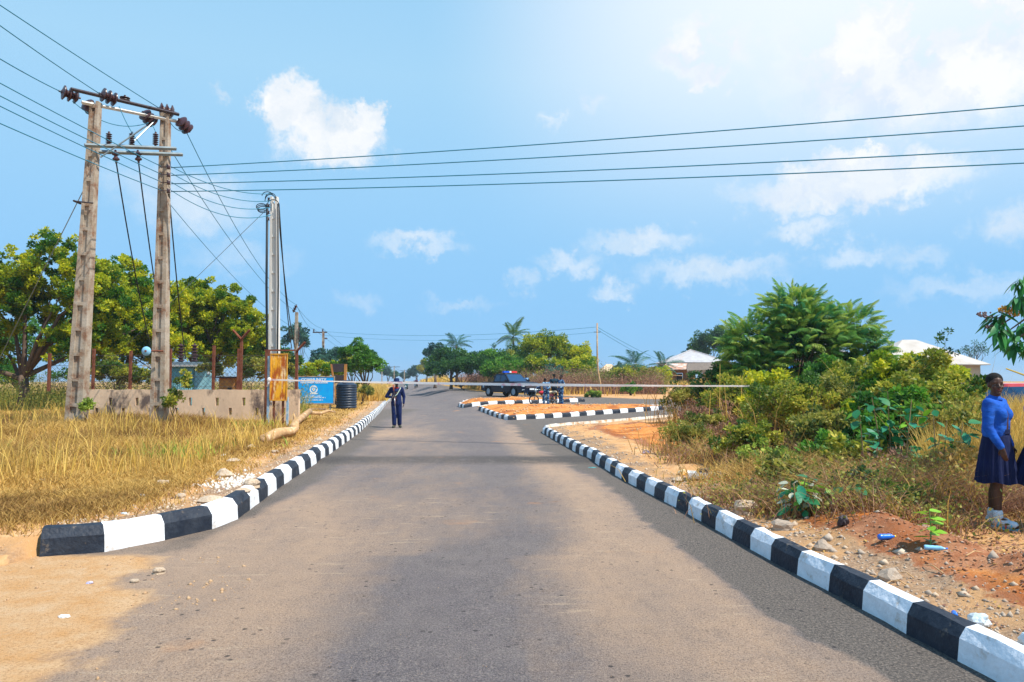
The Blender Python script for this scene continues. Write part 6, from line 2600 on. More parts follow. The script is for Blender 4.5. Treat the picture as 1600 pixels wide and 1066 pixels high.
LB1 = leaf_shape(.15, .10, .15).mesh('leaf', [ML['broad']], True)
LB2 = leaf_shape(.16, .08, .2).mesh('leaf', [mat('leaf_broad_teal', (.02, .20, .13), .5, (.04, .28, .12), 3, trans=.25)], True)
LB3 = leaf_shape(.15, .075, .15).mesh('leaf', [ML['broady']], True)
LB4 = leaf_shape(.14, .07, .1).mesh('leaf', [mat('leaf_pale_dusty', (.45, .50, .38), .6, (.60, .56, .40), 4, trans=.2)], True)
rr_ = random.Random(17)
leafy_plant('large broad-leaved green plant in front of the soil heap, left of the schoolgirl', on(1405, 10.0),
            [(rr_.uniform(-.55, .45), rr_.uniform(-.3, .3), rr_.uniform(.5, 1.4), rr_.uniform(-.2, .2)) for _ in range(15)], [LB1, LB1, LB2, LB3], 230, 1, size=(.8, 1.3))
leafy_plant('dark broad-leaved plant drooping right of the large one, nearest the schoolgirl', on(1458, 10.1),
            [(rr_.uniform(-.2, .2), rr_.uniform(-.2, .2), rr_.uniform(.7, 1.15), rr_.uniform(-.1, .25)) for _ in range(5)], [LB1, LB2], 40, 2, size=(.9, 1.35))
leafy_plant('low plant with cream-edged leaves growing beside the dark rubbish behind the kerb', on(1268, 8.4),
            [(rr_.uniform(-.35, .25), rr_.uniform(-.25, .2), rr_.uniform(.12, .38), rr_.uniform(-.12, .12)) for _ in range(12)], [LB1, LB2, LB4, LB3], 95, 3, size=(.75, 1.25))
leafy_plant('small light green sapling in the dry scrub beside the lone low bush', on(1125, 14.2),
            [(0, 0, .45, .1), (.1, 0, .4, -.1), (-.1, .1, .3, -.1)], [LB3, LB4], 16, 4, size=(.9, 1.2))
leafy_plant('little bright green plant in the tawny grass behind the white tray', on(1212, 9.9),
            [(0, 0, .22, .1), (.1, 0, .2, -.1), (-.12, .05, .25, -.1)], [LB4, LB1], 18, 5, size=(.8, 1.0))
leafy_plant('pale green big-leaved twig sticking up left of the broad-leaved plant', on(1352, 12.6),
            [(0, 0, 1.15, .1), (.2, 0, .95, .05), (-.2, .0, .8, -.1)], [LB3, LB4], 26, 6, size=(.9, 1.2))
leafy_plant('yellow-green leaf tuft among dry stems in the middle of the bushes', on(1180, 15.5),
            [(0, 0, .75, .1), (.1, 0, .6, -.1)], [LB3], 16, 7, size=(.9, 1.3))
# seedling on the soil with leaves one by one
sd = thing('seedling', 'bright green seedling with oval leaves on the bare soil in front of the schoolgirl', 'seedling', on(1445, 6.45))
mb = MB()
mb.tube([(0, 0, -.03), (.01, 0, .15), (.0, 0, .31)], [.006, .005, .003], 5)
mb.build('stem', mat('green_stem', (.15, .30, .08), .6), sd)
LS = leaf_shape(.135, .070, .1, 5, .05).mesh('leaf', [mat('seedling_leaf', (.25, .52, .04), .45, (.18, .42, .03), 5, trans=.3)], True)
for z_, a in ((.27, .3), (.26, 2.9), (.22, 3.4), (.215, -.2), (.18, .1), (.17, 3.1), (.13, 3.5), (.12, -.5), (.09, .5), (.07, 2.6), (.24, 1.6), (.15, 4.4)):
    place('leaf', LS, sd, (0, 0, z_ * 1.12), (.35, .05, a))
LG = leaf_shape(.07, .03, .1, 4, .05).mesh('leaf', [mat('dusty_leaf', (.16, .30, .22), .6)], True)
for k in range(6):
    place('leaf', LG, sd, (0, 0, .02 + .01 * k), (0, -.3, k * 1.05))

# mango branches hanging in from the right
mg = thing('mango_tree', 'mango tree whose long dark leaves and orange flower sprays hang in at the right edge', 'mango tree', (0, 0, 0))
mg.location = (7.6, 9.2, hz(7.6, 9.2))
mo = mg.location.copy()
LM = [leaf_shape(.26, .055, .12, 5, .25).mesh('leaf', [ML['mango']], True), leaf_shape(.24, .05, .12, 5, .4).mesh('leaf', [mat('leaf_mango_light', (.03, .20, .04), .4, (.05, .25, .04), 5, trans=.25)], True)]
mb = MB()
top = V(.2, .2, 2.6)
mb.tube([(0, 0, -.2), (.05, 0, 1.2), top], [.17, .14, .11], 10)
r = random.Random(8)
heads = []
D = 8.6
for (px, py) in ((1560, 497), (1572, 520), (1590, 470), (1597, 440), (1612, 420), (1585, 535), (1600, 510), (1620, 480), (1640, 520), (1630, 450), (1660, 490), (1690, 430), (1650, 400), (1700, 520), (1740, 460),
                 (1780, 400), (1610, 540), (1800, 500), (1850, 450), (1720, 380), (1900, 420), (1560, 510)):
    d = D + r.uniform(-.3, .5)
    heads.append(P(px, py, d) - mo)
for i, h_ in enumerate(heads):
    m1 = top.lerp(h_, .5) + V(0, 0, .25)
    mb.tube([top, m1, h_], [.05, .025, .006], 6)
mb.build('trunk', M_bark, mg, True)
cnt = 0
for h_ in heads:
    for k in range(20 if (h_ + mo).x < (h_ + mo).y * .715 else 6):
        az_ = r.uniform(0, 2 * PI)
        p = h_ + V(r.uniform(-.05, .05), r.uniform(-.05, .05), r.uniform(-.05, .08))
        s_ = r.uniform(.7, 1.1)
        place('leaf', LM[0] if r.random() < .7 else LM[1], mg, p, (r.uniform(-.5, .5), r.uniform(.2, 1.25), az_), (s_, s_, s_))
        cnt += 1


def panicle(px, py, m, n, seed, L):
    r = random.Random(seed)
    mb = MB()
    c = P(px, py, D - .1) - mo
    end = c + V(-L, 0, .05)
    mb.tube([c + V(.1, 0, 0), c, end], [.008, .006, .003], 4)
    for i in range(n):
        f = r.random()
        p = c.lerp(end, f) + V(r.uniform(-.05, .05), r.uniform(-.05, .05), r.uniform(-.06, .06)) * (1.2 - f)
        mb.ell(p, (.012, .010, .012), None, 6, 4)
    mb.build('flower_spray', m, mg)


panicle(1588, 487, mat('mango_blossom', (.80, .42, .06), .8, (.6, .3, .05), 20), 60, 1, .16)
panicle(1575, 490, mat('mango_blossom', (.8, .42, .06)), 40, 2, .1)
panicle(1556, 497, mat('mango_buds', (.20, .12, .13), .8, (.14, .10, .08), 20), 40, 3, .22)
panicle(1562, 517, mat('mango_buds', (.3, .12, .16)), 40, 4, .16)

# ------------------------------------------------------------------ houses
def hip_roof(mb, x0, x1, y0, y1, z0, z1, ridge=.0, t=.06):
    cx, cy = (x0 + x1) / 2, (y0 + y1) / 2
    rl = ridge / 2
    vs = [(x0, y0, z0), (x1, y0, z0), (x1, y1, z0), (x0, y1, z0), (cx - rl, cy, z1), (cx + rl + .001, cy, z1)]
    vs += [(x, y, z - t) for x, y, z in vs[:4]]
    mb.add(vs, [(0, 1, 5, 4), (1, 2, 5), (2, 3, 4, 5), (3, 0, 4), (0, 6, 7, 1), (1, 7, 8, 2), (2, 8, 9, 3), (3, 9, 6, 0), (9, 8, 7, 6)])


def roof_ribs(parent, x0, x1, y0, y1, z0, z1, ridge, m, step=.9):
    """standing seams down the front slope"""
    cx, cy = (x0 + x1) / 2, (y0 + y1) / 2
    x = x0 + step / 2
    while x < x1:
        rl = ridge / 2
        if x < cx - rl:
            f = (x - x0) / (cx - rl - x0)
        elif x > cx + rl:
            f = (x1 - x) / (x1 - cx - rl)
        else:
            f = 1
        mb = MB()
        mb.tube([(x, y0, z0 + .02), (x, y0 + (cy - y0) * f, z0 + (z1 - z0) * f + .02)], .03, 4)
        mb.build('seam', m, parent)
        x += step


hs = thing('village_house', 'village house with grey pyramid metal roof over a rusty lean-to porch on wooden posts', 'house', (0, 0, 0))
D1 = 100
ha = P(1028, 577, D1)
hc = on(1085, D1)
sc1 = D1 / F
gz = hc.z - .2
rx0, rx1 = P(1040, 570, D1).x, P(1142, 570, D1).x
ez, rz1 = P(1050, 566, D1).z, P(1085, 545, D1).z
mb = MB()
hip_roof(mb, rx0, rx1, D1, D1 + 8.5, ez, rz1, .2)
roof = mb.build('roof', M_zinc, hs)
for a, b in (((rx0, D1), 0), ((rx1, D1), 1)):
    mb = MB()
    mb.tube([(a[0], a[1], ez + .04), ((rx0 + rx1) / 2, D1 + 4.25, rz1 + .04)], .07, 4)
    mb.build('ridge_cap', M_zinc, hs)
mb = MB()
xa, xb = P(1028, 570, D1 - 3).x, P(1108, 570, D1 - 3).x
z_lo = P(1040, 577.5, D1 - 3).z
mb.add([(xa, D1 - 3, z_lo), (xb, D1 - 3, z_lo + .1), (xb - .2, D1 + .3, ez - .08), (rx0 + .3, D1 + .3, ez - .08),
        (xa, D1 - 3, z_lo - .08), (xb, D1 - 3, z_lo + .02), (xb - .2, D1 + .3, ez - .16), (rx0 + .3, D1 + .3, ez - .16)],
       [(0, 1, 2, 3), (7, 6, 5, 4), (0, 4, 5, 1), (1, 5, 6, 2), (2, 6, 7, 3), (3, 7, 4, 0)])
mb.build('porch_roof', M_rroof, hs)
mb = MB()
tx0, tx1 = P(1072, 570, D1 - 4).x, P(1118, 570, D1 - 4).x
zt_ = P(1090, 575, D1 - 4).z
mb.add([(tx0, D1 - 4.4, zt_ - .35), (tx1, D1 - 4.4, zt_ - .2), (tx1 + .5, D1 - .5, zt_ + .8), (tx0 + 1, D1 - .5, zt_ + .7),
        (tx0, D1 - 4.4, zt_ - .75), (tx1, D1 - 4.4, zt_ - .6), (tx1 + .5, D1 - .5, zt_ + .4), (tx0 + 1, D1 - .5, zt_ + .3)],
       [(0, 1, 2, 3), (7, 6, 5, 4), (0, 4, 5, 1), (1, 5, 6, 2), (2, 6, 7, 3), (3, 7, 4, 0)])
mb.build('thatch_roof', M_thatch, hs)
wz = ez - .1
wx = [rx0 + .6, rx0 + 1.6, rx0 + 2.5, rx0 + 4.2, rx0 + 5.2, rx1 - .6]
grid_wall('wall', wx, [gz - .3, gz + 1.0, gz + 2.0, wz], lambda i, j: (i == 1 and j < 2) or (i == 3 and j == 1), .25, M_mud, hs, (0, D1 + .6, 0))
grid_wall('wall', [0, 7.2], [gz - .3, wz], lambda i, j: False, .25, M_mud, hs, (rx0 + .85, D1 + .85, 0), PI / 2)
grid_wall('wall', [0, 7.2], [gz - .3, wz], lambda i, j: False, .25, M_mud, hs, (rx1 - .6, D1 + .85, 0), PI / 2)
mb = MB()
mb.box((rx0 + 2.0, D1 + .95, gz + .85), (.95, .06, 2.2))
mb.build('door', M_dark, hs)
for px, dd in ((1031, D1 - 2.8), (1042, D1 - 2.8), (1050, D1 - 2.8), (1074, D1 - 4), (1100, D1 - 4), (1112, D1 - 4)):
    x = P(px, 590, dd).x
    mb = MB()
    zt2 = z_lo if px < 1060 else zt_ - .5
    mb.tube([(x, dd, gz - .6), (x + .05, dd, zt2)], .09, 6)
    mb.build('post', M_wood if px != 1100 else M_wallp, hs)
mb = MB()
mb.tube([(P(1042, 590, 97).x, 97.0, gz + 1.7), (P(1066, 590, 97).x, 97.0, gz + 1.6)], .05, 5)
mb.build('rail', M_deadwood, hs)


def simple_house(label, D_, ex0, ex1, ye, yr, ridge, mroof, mwall, depth=7, seam=.9):
    t = thing('village_house', label, 'house', (0, 0, 0))
    x0, x1 = P(ex0, ye, D_).x, P(ex1, ye, D_).x
    z0, z1 = P(ex0, ye, D_).z, P(ex0, yr, D_).z
    # ridge is farther back: raise it so that it still shows where it should
    z1 = CAMH + (z1 - CAMH) * (D_ + depth / 2) / D_
    mb = MB()
    hip_roof(mb, x0, x1, D_, D_ + depth, z0, z1, ridge)
    mb.build('roof', mroof, t)
    if seam:
        roof_ribs(t, x0, x1, D_, D_ + depth, z0, z1, ridge, mroof, seam)
    g_ = hz((x0 + x1) / 2, D_) - .3
    L = x1 - x0 - .8
    xs_ = [0, L * .15, L * .27, L * .45, L * .55, L * .75, L * .87, L]
    grid_wall('wall', xs_, [g_, g_ + 1.2, g_ + 2.2, z0 - .05], lambda i, j: (i in (1, 5) and j == 1) or (i == 3 and j < 2), .2, mwall, t, (x0 + .4, D_ + .4, 0))
    grid_wall('wall', [0, depth - .8], [g_, z0 - .05], lambda i, j: False, .2, mwall, t, (x0 + .6, D_ + .6, 0), PI / 2)
    grid_wall('wall', [0, depth - .8], [g_, z0 - .05], lambda i, j: False, .2, mwall, t, (x1 - .4, D_ + .6, 0), PI / 2)
    for k in (1, 5):
        mb = MB()
        mb.box((x0 + .4 + (xs_[k] + xs_[k + 1]) / 2, D_ + .52, g_ + 1.7), (xs_[k + 1] - xs_[k], .04, 1.0))
        mb.build('shutter', M_dark, t)
    mb = MB()
    mb.box((x0 + .4 + (xs_[3] + xs_[4]) / 2, D_ + .52, g_ + 1.1), (xs_[4] - xs_[3], .04, 2.2))
    mb.build('door', M_wood, t)
    return t


simple_house('house with a broad pale hip roof behind the yellow-green bushes, left of the schoolgirl', 46, 1383, 1548, 569, 531, .9, M_zincw, M_wallp, 6.5, .0)
simple_house('house whose pale metal roof shows through the right side of the feathery tree', 50, 1262, 1352, 560, 537, 1.0, M_zinc, M_wallp, 6, 0)
simple_house('far small house with a beige roof behind the bush right of the crooked pole', 140, 938, 970, 580, 569, 1.0, mat('beige_roof', (.62, .45, .30), .8), mat('pinkish_wall', (.5, .22, .16), .9), 5, 0)
# blue tarpaulin behind the feathery tree
bt = thing('blue_tarpaulin', 'bright blue sheet hung on poles seen through the middle of the feathery tree', 'tarpaulin', on(1230, 40))
z0, z1 = P(1230, 592, 40).z - bt.location.z, P(1230, 569, 40).z - bt.location.z
mb = MB()
n = 14
vs = []
for i in range(n + 1):
    x = -.65 + 1.3 * i / n
    for z_ in (z0 - .5, z0, (z0 + z1) / 2, z1):
        vs.append((x, .06 * math.sin(i * 1.3 + z_), z_))
mb.add(vs, [(4 * i + j, 4 * i + 4 + j, 4 * i + 5 + j, 4 * i + 1 + j) for i in range(n) for j in range(3)])
mb.build('sheet', mat('tarpaulin_blue', (.01, .22, .85), .5, (.1, .45, .95), 3), bt)
for sg in (-1, 1):
    mb = MB()
    mb.tube([(sg * .67, .03, -.1), (sg * .67, .03, z1 + .1)], .03, 5)
    mb.build('pole', M_wood, bt)

# ------------------------------------------------------------------ vehicles
def wheel(parent, c, r, w, nsp=6, seg=24, axis='Y'):
    t = MB()
    t.lathe([(r * .62, -w / 2), (r * .94, -w / 2), (r, -w * .32), (r, w * .32), (r * .94, w / 2), (r * .62, w / 2)], c, seg, 0, axis, False)
    t.lathe([(r * .62, w / 2), (r * .62, -w / 2)], c, seg, 0, axis, False)
    o = t.build('wheel', M_tyre, parent, True, 40)
    m = MB()
    m.lathe([(r * .62, -w * .42), (r * .56, -w * .46), (r * .54, -w * .20), (r * .20, -w * .30), (r * .02, -w * .34)], c, seg, 0, axis)
    for k in range(nsp):
        a = 2 * PI * k / nsp
        q = Matrix.Rotation(a, 3, 'Y')
        m.box(Vector(c) + q @ V(r * .36, -w * .36, 0), (r * .42, .03, r * .11), 0, q)
    m.build('rim', M_silver, o, True, 30)
    return o


def arch(cx, r, z0, n=9):
    return [(cx + r * math.cos(PI - PI * k / (n - 1)), z0 + r * math.sin(PI - PI * k / (n - 1))) for k in range(n)]


pk = thing('pickup_truck', 'dark police pickup truck with blue and red roof beacons parked behind the smaller island', 'pickup truck')
# local: +x front, z up; length 5.2
low = [(-2.60, .55), (-2.60, .98), (-2.58, 1.08), (-.95, 1.10), (1.05, 1.12), (1.55, 1.10), (2.35, 1.0), (2.55, .90), (2.62, .62), (2.60, .38), (2.1, .34)]
outline = [(-2.60, .50), (-2.60, 1.06), (-2.52, 1.10), (-.95, 1.12), (1.05, 1.14), (1.65, 1.13), (2.30, 1.05), (2.52, .95), (2.60, .70), (2.60, .42), (2.45, .34), (2.12, .34)] \
    + list(reversed(arch(1.66, .46, .40))) + [(1.18, .34), (-1.12, .34)] + list(reversed(arch(-1.58, .46, .40))) + [(-2.06, .42), (-2.3, .45)]
mb = MB()
mb.prism(outline, -.90, .90)
body = mb.build('body', M_truck, pk)
bv = body.modifiers.new('b', 'BEVEL')
bv.width = .05
bv.segments = 2
bv.limit_method = 'ANGLE'
mb = MB()
gb = [(-1.0, 1.10), (1.10, 1.12), (.35, 1.74), (-.72, 1.76), (-.90, 1.66)]


def gh(x, z, s):
    w = .86 - (z - 1.10) * .24
    return (x, s * w, z)


def loft(mb, ol, s0=-1, s1=1):
    n = len(ol)
    vs = [gh(x, z, s0) for x, z in ol] + [gh(x, z, s1) for x, z in ol]
    mb.add(vs, [tuple(range(n)), tuple(reversed(range(n, 2 * n)))] + [(i, n + i, n + (i + 1) % n, (i + 1) % n) for i in range(n)])


loft(mb, gb)
mb.build('cab', M_truck, pk)
# windows just proud of the cab sides
for s in (-1, 1):
    for ol in ([(-.84, 1.18), (-.14, 1.18), (-.14, 1.64), (-.68, 1.66)], [(-.06, 1.18), (.90, 1.18), (.36, 1.63), (-.06, 1.64)]):
        mb = MB()
        mb.add([tuple(Vector(gh(x, z, s)) + V(0, s * .008, .0)) for x, z in ol], [(0, 1, 2, 3)])
        mb.build('side_window', M_glass, pk)
mb = MB()
a, b = V(1.04, 0, 1.16), V(.40, 0, 1.70)
nn = V(.62, 0, .78) * .008
mb.add([tuple(V(1.04, -.76, 1.17) + nn), tuple(V(1.04, .76, 1.17) + nn), tuple(V(.41, .64, 1.69) + nn), tuple(V(.41, -.64, 1.69) + nn)], [(0, 1, 2, 3)])
mb.build('windscreen', M_glass, pk)
mb = MB()
mb.box((-1.78, 0, 1.095), (1.45, 1.5, .06))
mb.build('bed_dark_top', M_dark, pk)  # dark flat sheet standing in for the hollow of the open bed
mb = MB()
mb.tube([(-.98, -.72, 1.1), (-1.1, -.70, 1.55), (-1.1, .70, 1.55), (-.98, .72, 1.1)], .035, 6)
mb.build('roll_bar', M_truck, pk)
for x in (1.66, -1.58):
    for s in (-1, 1):
        if s == 1:
            o = wheel(pk, (0, 0, 0), .39, .25)
            o.location = (x, .80, .39)
            o.rotation_euler = (0, 0, PI)
        else:
            o = wheel(pk, (0, 0, 0), .39, .25)
            o.location = (x, -.80, .39)
mb = MB()
mb.box((2.605, 0, .80), (.06, .98, .24))
mb.build('grille', M_dark, pk)
mb = MB()
mb.box((2.645, 0, .84), (.02, .82, .05))
mb.build('grille_bar', M_chrome, pk)
for s in (-1, 1):
    mb = MB()
    mb.box((2.53, s * .70, .88), (.16, .34, .17), 0, Matrix.Rotation(-.35 * s, 3, 'Z'))
    mb.build('headlight', M_lamp, pk)
    mb = MB()
    mb.box((2.60, s * .72, .53), (.06, .20, .08))
    mb.build('fog_lamp', M_lamp, pk)
    mb = MB()
    mb.box((.92, s * 1.0, 1.2), (.14, .22, .16))
    mb.box((.92, s * .90, 1.14), (.05, .16, .04))
    mb.build('mirror', M_truck, pk)
    for x in (-.32, .62):
        mb = MB()
        mb.box((x - .25, s * .915, 1.0), (.16, .03, .03))
        mb.build('door_handle', M_chrome, pk)
    for x in (-1.0, -.10, 1.0):
        mb = MB()
        mb.box((x, s * .902, .76), (.012, .006, .66))
        mb.build('door_seam', M_dark, pk)
    mb = MB()
    mb.lathe([(.13, 0), (.13, .006)], (.25, s * .904, .80), 16, 0, 'Y')
    mb.build('door_emblem', mat('emblem_blue', (.10, .35, .55), .5, (.5, .6, .65), 30), pk)
    mb = MB()
    mb.box((-2.25, s * .903, .82), (.18, .006, .26))
    mb.build('side_emblem', mat('emblem_blue', (.1, .35, .55)), pk)
mb = MB()
mb.box((2.63, 0, .47), (.12, 1.6, .16))
mb.build('bumper', M_truck, pk)
mb = MB()
mb.box((2.70, .0, .60), (.02, .42, .12))
mb.build('number_plate', M_plate, pk)
lb_ = MB()
lb_.box((-.05, 0, 1.80), (.24, 1.1, .06))
lb_.build('beacon_base', M_dark, pk)
for y_, m_ in ((-.36, M_bblue), (.36, M_bred), (0, M_plate)):
    mb = MB()
    mb.box((-.05, y_, 1.89), (.22, .52 if y_ else .18, .13), 0, None, .9)
    mb.build('beacon', m_, pk)
tc_ = on(797, 57.6)
pk.location = tc_
pk.rotation_euler = (0, 0, math.radians(-54))
pk.scale = (1.04, 1.04, 1.02)


# motorcycle, local: +x front
def motorbike(label, loc, rz, mcol, detail=True, group=None):
    t = thing('motorcycle', label, 'motorcycle', loc, rz, group)
    R = .30
    for x in (.64, -.62):
        mb = MB()
        prof = []
        vs, fs = [], []
        seg = 24
        for k in range(seg):
            a = 2 * PI * k / seg
            for j in range(6):
                b = 2 * PI * j / 6
                rr = R - .035 + .035 * math.cos(b)
                vs.append((rr * math.cos(a), .04 * math.sin(b), rr * math.sin(a)))
        for k in range(seg):
            for j in range(6):
                fs.append((k * 6 + j, ((k + 1) % seg) * 6 + j, ((k + 1) % seg) * 6 + (j + 1) % 6, k * 6 + (j + 1) % 6))
        mb.add(vs, fs)
        w = mb.build('wheel', M_tyre, t, True)
        w.location = (x, 0, R)
        mb = MB()
        mb.lathe([(.05, -.05), (.05, .05)], (0, 0, 0), 10, 0, 'Y')
        for k in range(8):
            a = 2 * PI * k / 8
            mb.tube([(.04 * math.cos(a), 0, .04 * math.sin(a)), (.235 * math.cos(a), 0, .235 * math.sin(a))], .005, 3)
        mb.lathe([(.225, -.025), (.245, -.025), (.245, .025), (.225, .025)], (0, 0, 0), 24, 0, 'Y', False)
        mb.build('rim', M_chrome, w)
    mb = MB()
    for s in (-1, 1):
        mb.tube([(.64, s * .07, R), (.50, s * .08, .80), (.46, s * .08, .92)], .022, 6)
    mb.build('fork', M_chrome, t, True)
    mb = MB()
    mb.tube([(.46, 0, .85), (.25, 0, .62), (-.05, 0, .42), (-.3, 0, .40), (-.62, 0, R)], .03, 6)
    mb.tube([(.30, 0, .66), (-.2, 0, .62), (-.62, 0, .60)], .028, 6)
    mb.tube([(-.3, 0, .42), (-.35, 0, .64)], .025, 6)
    mb.build('frame', M_dark, t, True)
    mb = MB()
    mb.box((.0, 0, .36), (.34, .26, .22))
    mb.lathe([(.09, -.12), (.09, .12)], (.06, 0, .48), 12, 0, 'Y')
    for k in range(4):
        mb.box((.12, 0, .44 + .035 * k), (.17, .18, .012))
    mb.build('engine', M_chrome, t)
    mb = MB()
    mb.ell((.14, 0, .72), (.24, .13, .115), None, 14, 8)
    mb.build('fuel_tank', mcol, t, True)
    mb = MB()
    mb.cap((-.12, 0, .73), (-.62, 0, .76), .075, .07, 10)
    mb.build('seat', M_cream, t, True)
    mb = MB()
    mb.box((-.34, 0, .58), (.30, .20, .14), 0, None, .8)
    mb.build('side_panel', mcol, t)
    for x, a0, a1 in ((.64, .35, 2.5), (-.62, .6, 2.9)):
        mb = MB()
        pts_ = [V(x + (R + .03) * math.cos(a), 0, R + (R + .03) * math.sin(a)) for a in np.linspace(a0, a1, 9)]
        for p, q in zip(pts_[:-1], pts_[1:]):
            mb.add([(p.x, -.06, p.z), (p.x, .06, p.z), (q.x, .06, q.z), (q.x, -.06, q.z)], [(0, 1, 2, 3)])
        mb.build('mudguard', M_chrome, t, True)
    mb = MB()
    mb.tube([(.42, -.36, 1.02), (.46, -.12, .96), (.46, .12, .96), (.42, .36, 1.02)], .015, 6)
    for s in (-1, 1):
        mb.tube([(.45, s * .22, 1.0), (.48, s * .28, 1.18)], .006, 4)
        mb.ell((.48, s * .29, 1.20), (.015, .06, .04), None, 8, 6)
    mb.build('handlebar', M_dark, t, True)
    mb = MB()
    mb.lathe([(.07, 0), (.10, .05), (.09, .10), (.03, .12)], (.48, 0, .86), 14, 0, 'X')
    mb.build('headlight', M_lamp, t, True)
    mb = MB()
    mb.tube([(.1, -.14, .30), (-.2, -.16, .24), (-.75, -.17, .30)], [.022, .025, .04], 8)
    mb.build('exhaust', M_chrome, t, True)
    mb = MB()
    mb.box((-.72, 0, .68), (.22, .22, .03))
    mb.build('rack', M_dark, t)
    return t


mpos = on(851.5, 42.6)
motorbike('red motorcycle with a cream seat parked between the two soil islands', mpos, math.radians(183), M_red)
b1 = on(650.5, 118)
b2 = on(635.5, 122)
motorbike('distant dark motorcycle coming up the road on the right', b1, math.radians(-97), M_black, False)
motorbike('distant motorcycle ridden by the yellow-helmeted rider behind the guard', b2, math.radians(-97), M_green, False)


# riders: seated on the bikes
def seated(face=V(0, -1, 0)):
    return dict(pelvis=V(0, .18, .84), chest=V(0, .06, 1.14), neck=V(0, .02, 1.32), head=V(0, -.02, 1.48), face=face,
                shL=V(.185, .04, 1.28), shR=V(-.185, .04, 1.28), elL=V(.30, -.12, 1.08), elR=V(-.30, -.12, 1.08),
                wrL=V(.30, -.36, 1.04), wrR=V(-.30, -.36, 1.04), hdL=V(0, -1, -.1), hdR=V(0, -1, -.1),
                hipL=V(.10, .16, .82), hipR=V(-.10, .16, .82), knL=V(.22, -.16, .62), knR=V(-.22, -.16, .62),
                anL=V(.20, .02, .30), anR=V(-.20, .02, .30), toL=V(.21, -.12, .24), toR=V(-.21, -.12, .24))


person('distant rider in dark clothes on the motorcycle coming up the road', b1, math.radians(-7), 1.72, seated(), dict(shirt=mat('maroon_shirt', (.10, .01, .04), .8), trousers=M_black, hair=M_hair, boots=M_boot), .022, curl=1.2)
r2, J2, s2 = person('distant rider with a yellow helmet on the motorcycle behind the guard', b2, math.radians(-7), 1.72, seated(), dict(shirt=mat('teal_shirt', (.03, .16, .18), .8), trousers=M_black, boots=M_boot), .022, curl=1.2)
mb = MB()
mb.ell(V(0, -.0, 1.53), (.13, .14, .13), None, 16, 10)
mb.build('helmet', M_yellow, r2, True)

# ------------------------------------------------------------------ the guard on the road
gl = on(620, 27.2)
gl.z = float(Hroad(gl.x, gl.y))
gpose = dict(elR=V(-.36, .03, 1.14), wrR=V(-.14, -.19, 1.11), hdR=V(1, -.12, .05), pnR=V(0, .7, -.5), sdR=1,
             elL=V(.27, .04, 1.12), wrL=V(.26, -.04, .87), knL=V(.11, -.02, .5), anL=V(.12, .05, .09), toL=V(.16, -.12, .03), knR=V(-.08, -.04, .5), anR=V(-.07, -.03, .09), toR=V(-.11, -.20, .03))
gd, GJ, gs = person('guard in navy uniform and brimmed hat standing on the road with a slung rifle', gl, math.radians(8), 1.76, gpose,
                    dict(shirt=M_navy, trousers=M_navy, boots=mat('guard_boot', (.05, .06, .045), .6), collar=M_scarf, shirt_low=-.08, bag=1.16), .010, curl=.9)
mb = MB()
mb.lathe([(.20, .095), (.205, .085), (.10, .115), (.098, .185), (.085, .215), (.02, .225)], GJ['head'] * gs + V(0, .01, -.03), 22)
mb.build('hat', M_hatm, gd, True, 50)
for sg in (-1, 1):
    mb = MB()
    mb.ell(GJ['head'] * gs + V(sg * .030, -.088, .012), (.011, .006, .007), None, 8, 6)
    mb.build('eye', M_eye, gd, True)
mb = MB()
mb.lathe([(.141, -.02), (.145, .02)], GJ['pelvis'] * gs + V(0, 0, .06), 20, 0, 'Z', False)
mb.build('belt', M_black, gd, True)
rf_ = thing('rifle', 'rifle slung muzzle-down across the front of the navy-uniformed guard', 'rifle', gl, math.radians(8))
hand = GJ['wrR'] * gs + V(.07, -.015, -.01)
ax = V(.10, -.05, -1).normalized()


def rp(t_, dy=0, dx=0):
    return hand + ax * t_ + V(dx, dy, 0)


mb = MB()
mb.tube([rp(-.02, -.03), rp(.62, -.03)], .012, 8)
mb.tube([rp(.02, -.045), rp(.28, -.045)], .020, 8)
mb.build('barrel', mat('gun_metal', (.35, .37, .40), .35, metal=.7), rf_, True)
mb = MB()
mb.tube([rp(.0, -.01), rp(.30, -.01)], [.03, .024], 8)
mb.build('handguard', mat('red_brown_wood', (.32, .07, .03), .5), rf_, True)
mb = MB()
mb.box(rp(-.12, -.02), (.045, .05, .26))
mb.build('receiver', M_dark, rf_)
mb = MB()
mb.tube([rp(-.24, -.02), rp(-.34, .02, -.0), rp(-.46, .0, .0)], [.022, .028, .035], 8)
mb.build('stock', mat('red_brown_wood', (.32, .07, .03)), rf_, True)
mb = MB()
mb.tube([rp(-.08, -.05, -.02), rp(-.02, -.12, -.06), rp(.06, -.15, -.10)], [.022, .022, .02], 6)
mb.build('magazine', M_dark, rf_, True)
mb = MB()
mb.tube([rp(-.05, -.06, .02), V(.02, -.175, 1.22), V(.10, -.155, 1.36), V(.15, -.06, 1.46), V(.10, .07, 1.45), V(.0, .15, 1.3)], .016, 6)
mb.build('sling', mat('pale_sling', (.42, .50, .40), .8), rf_, True)

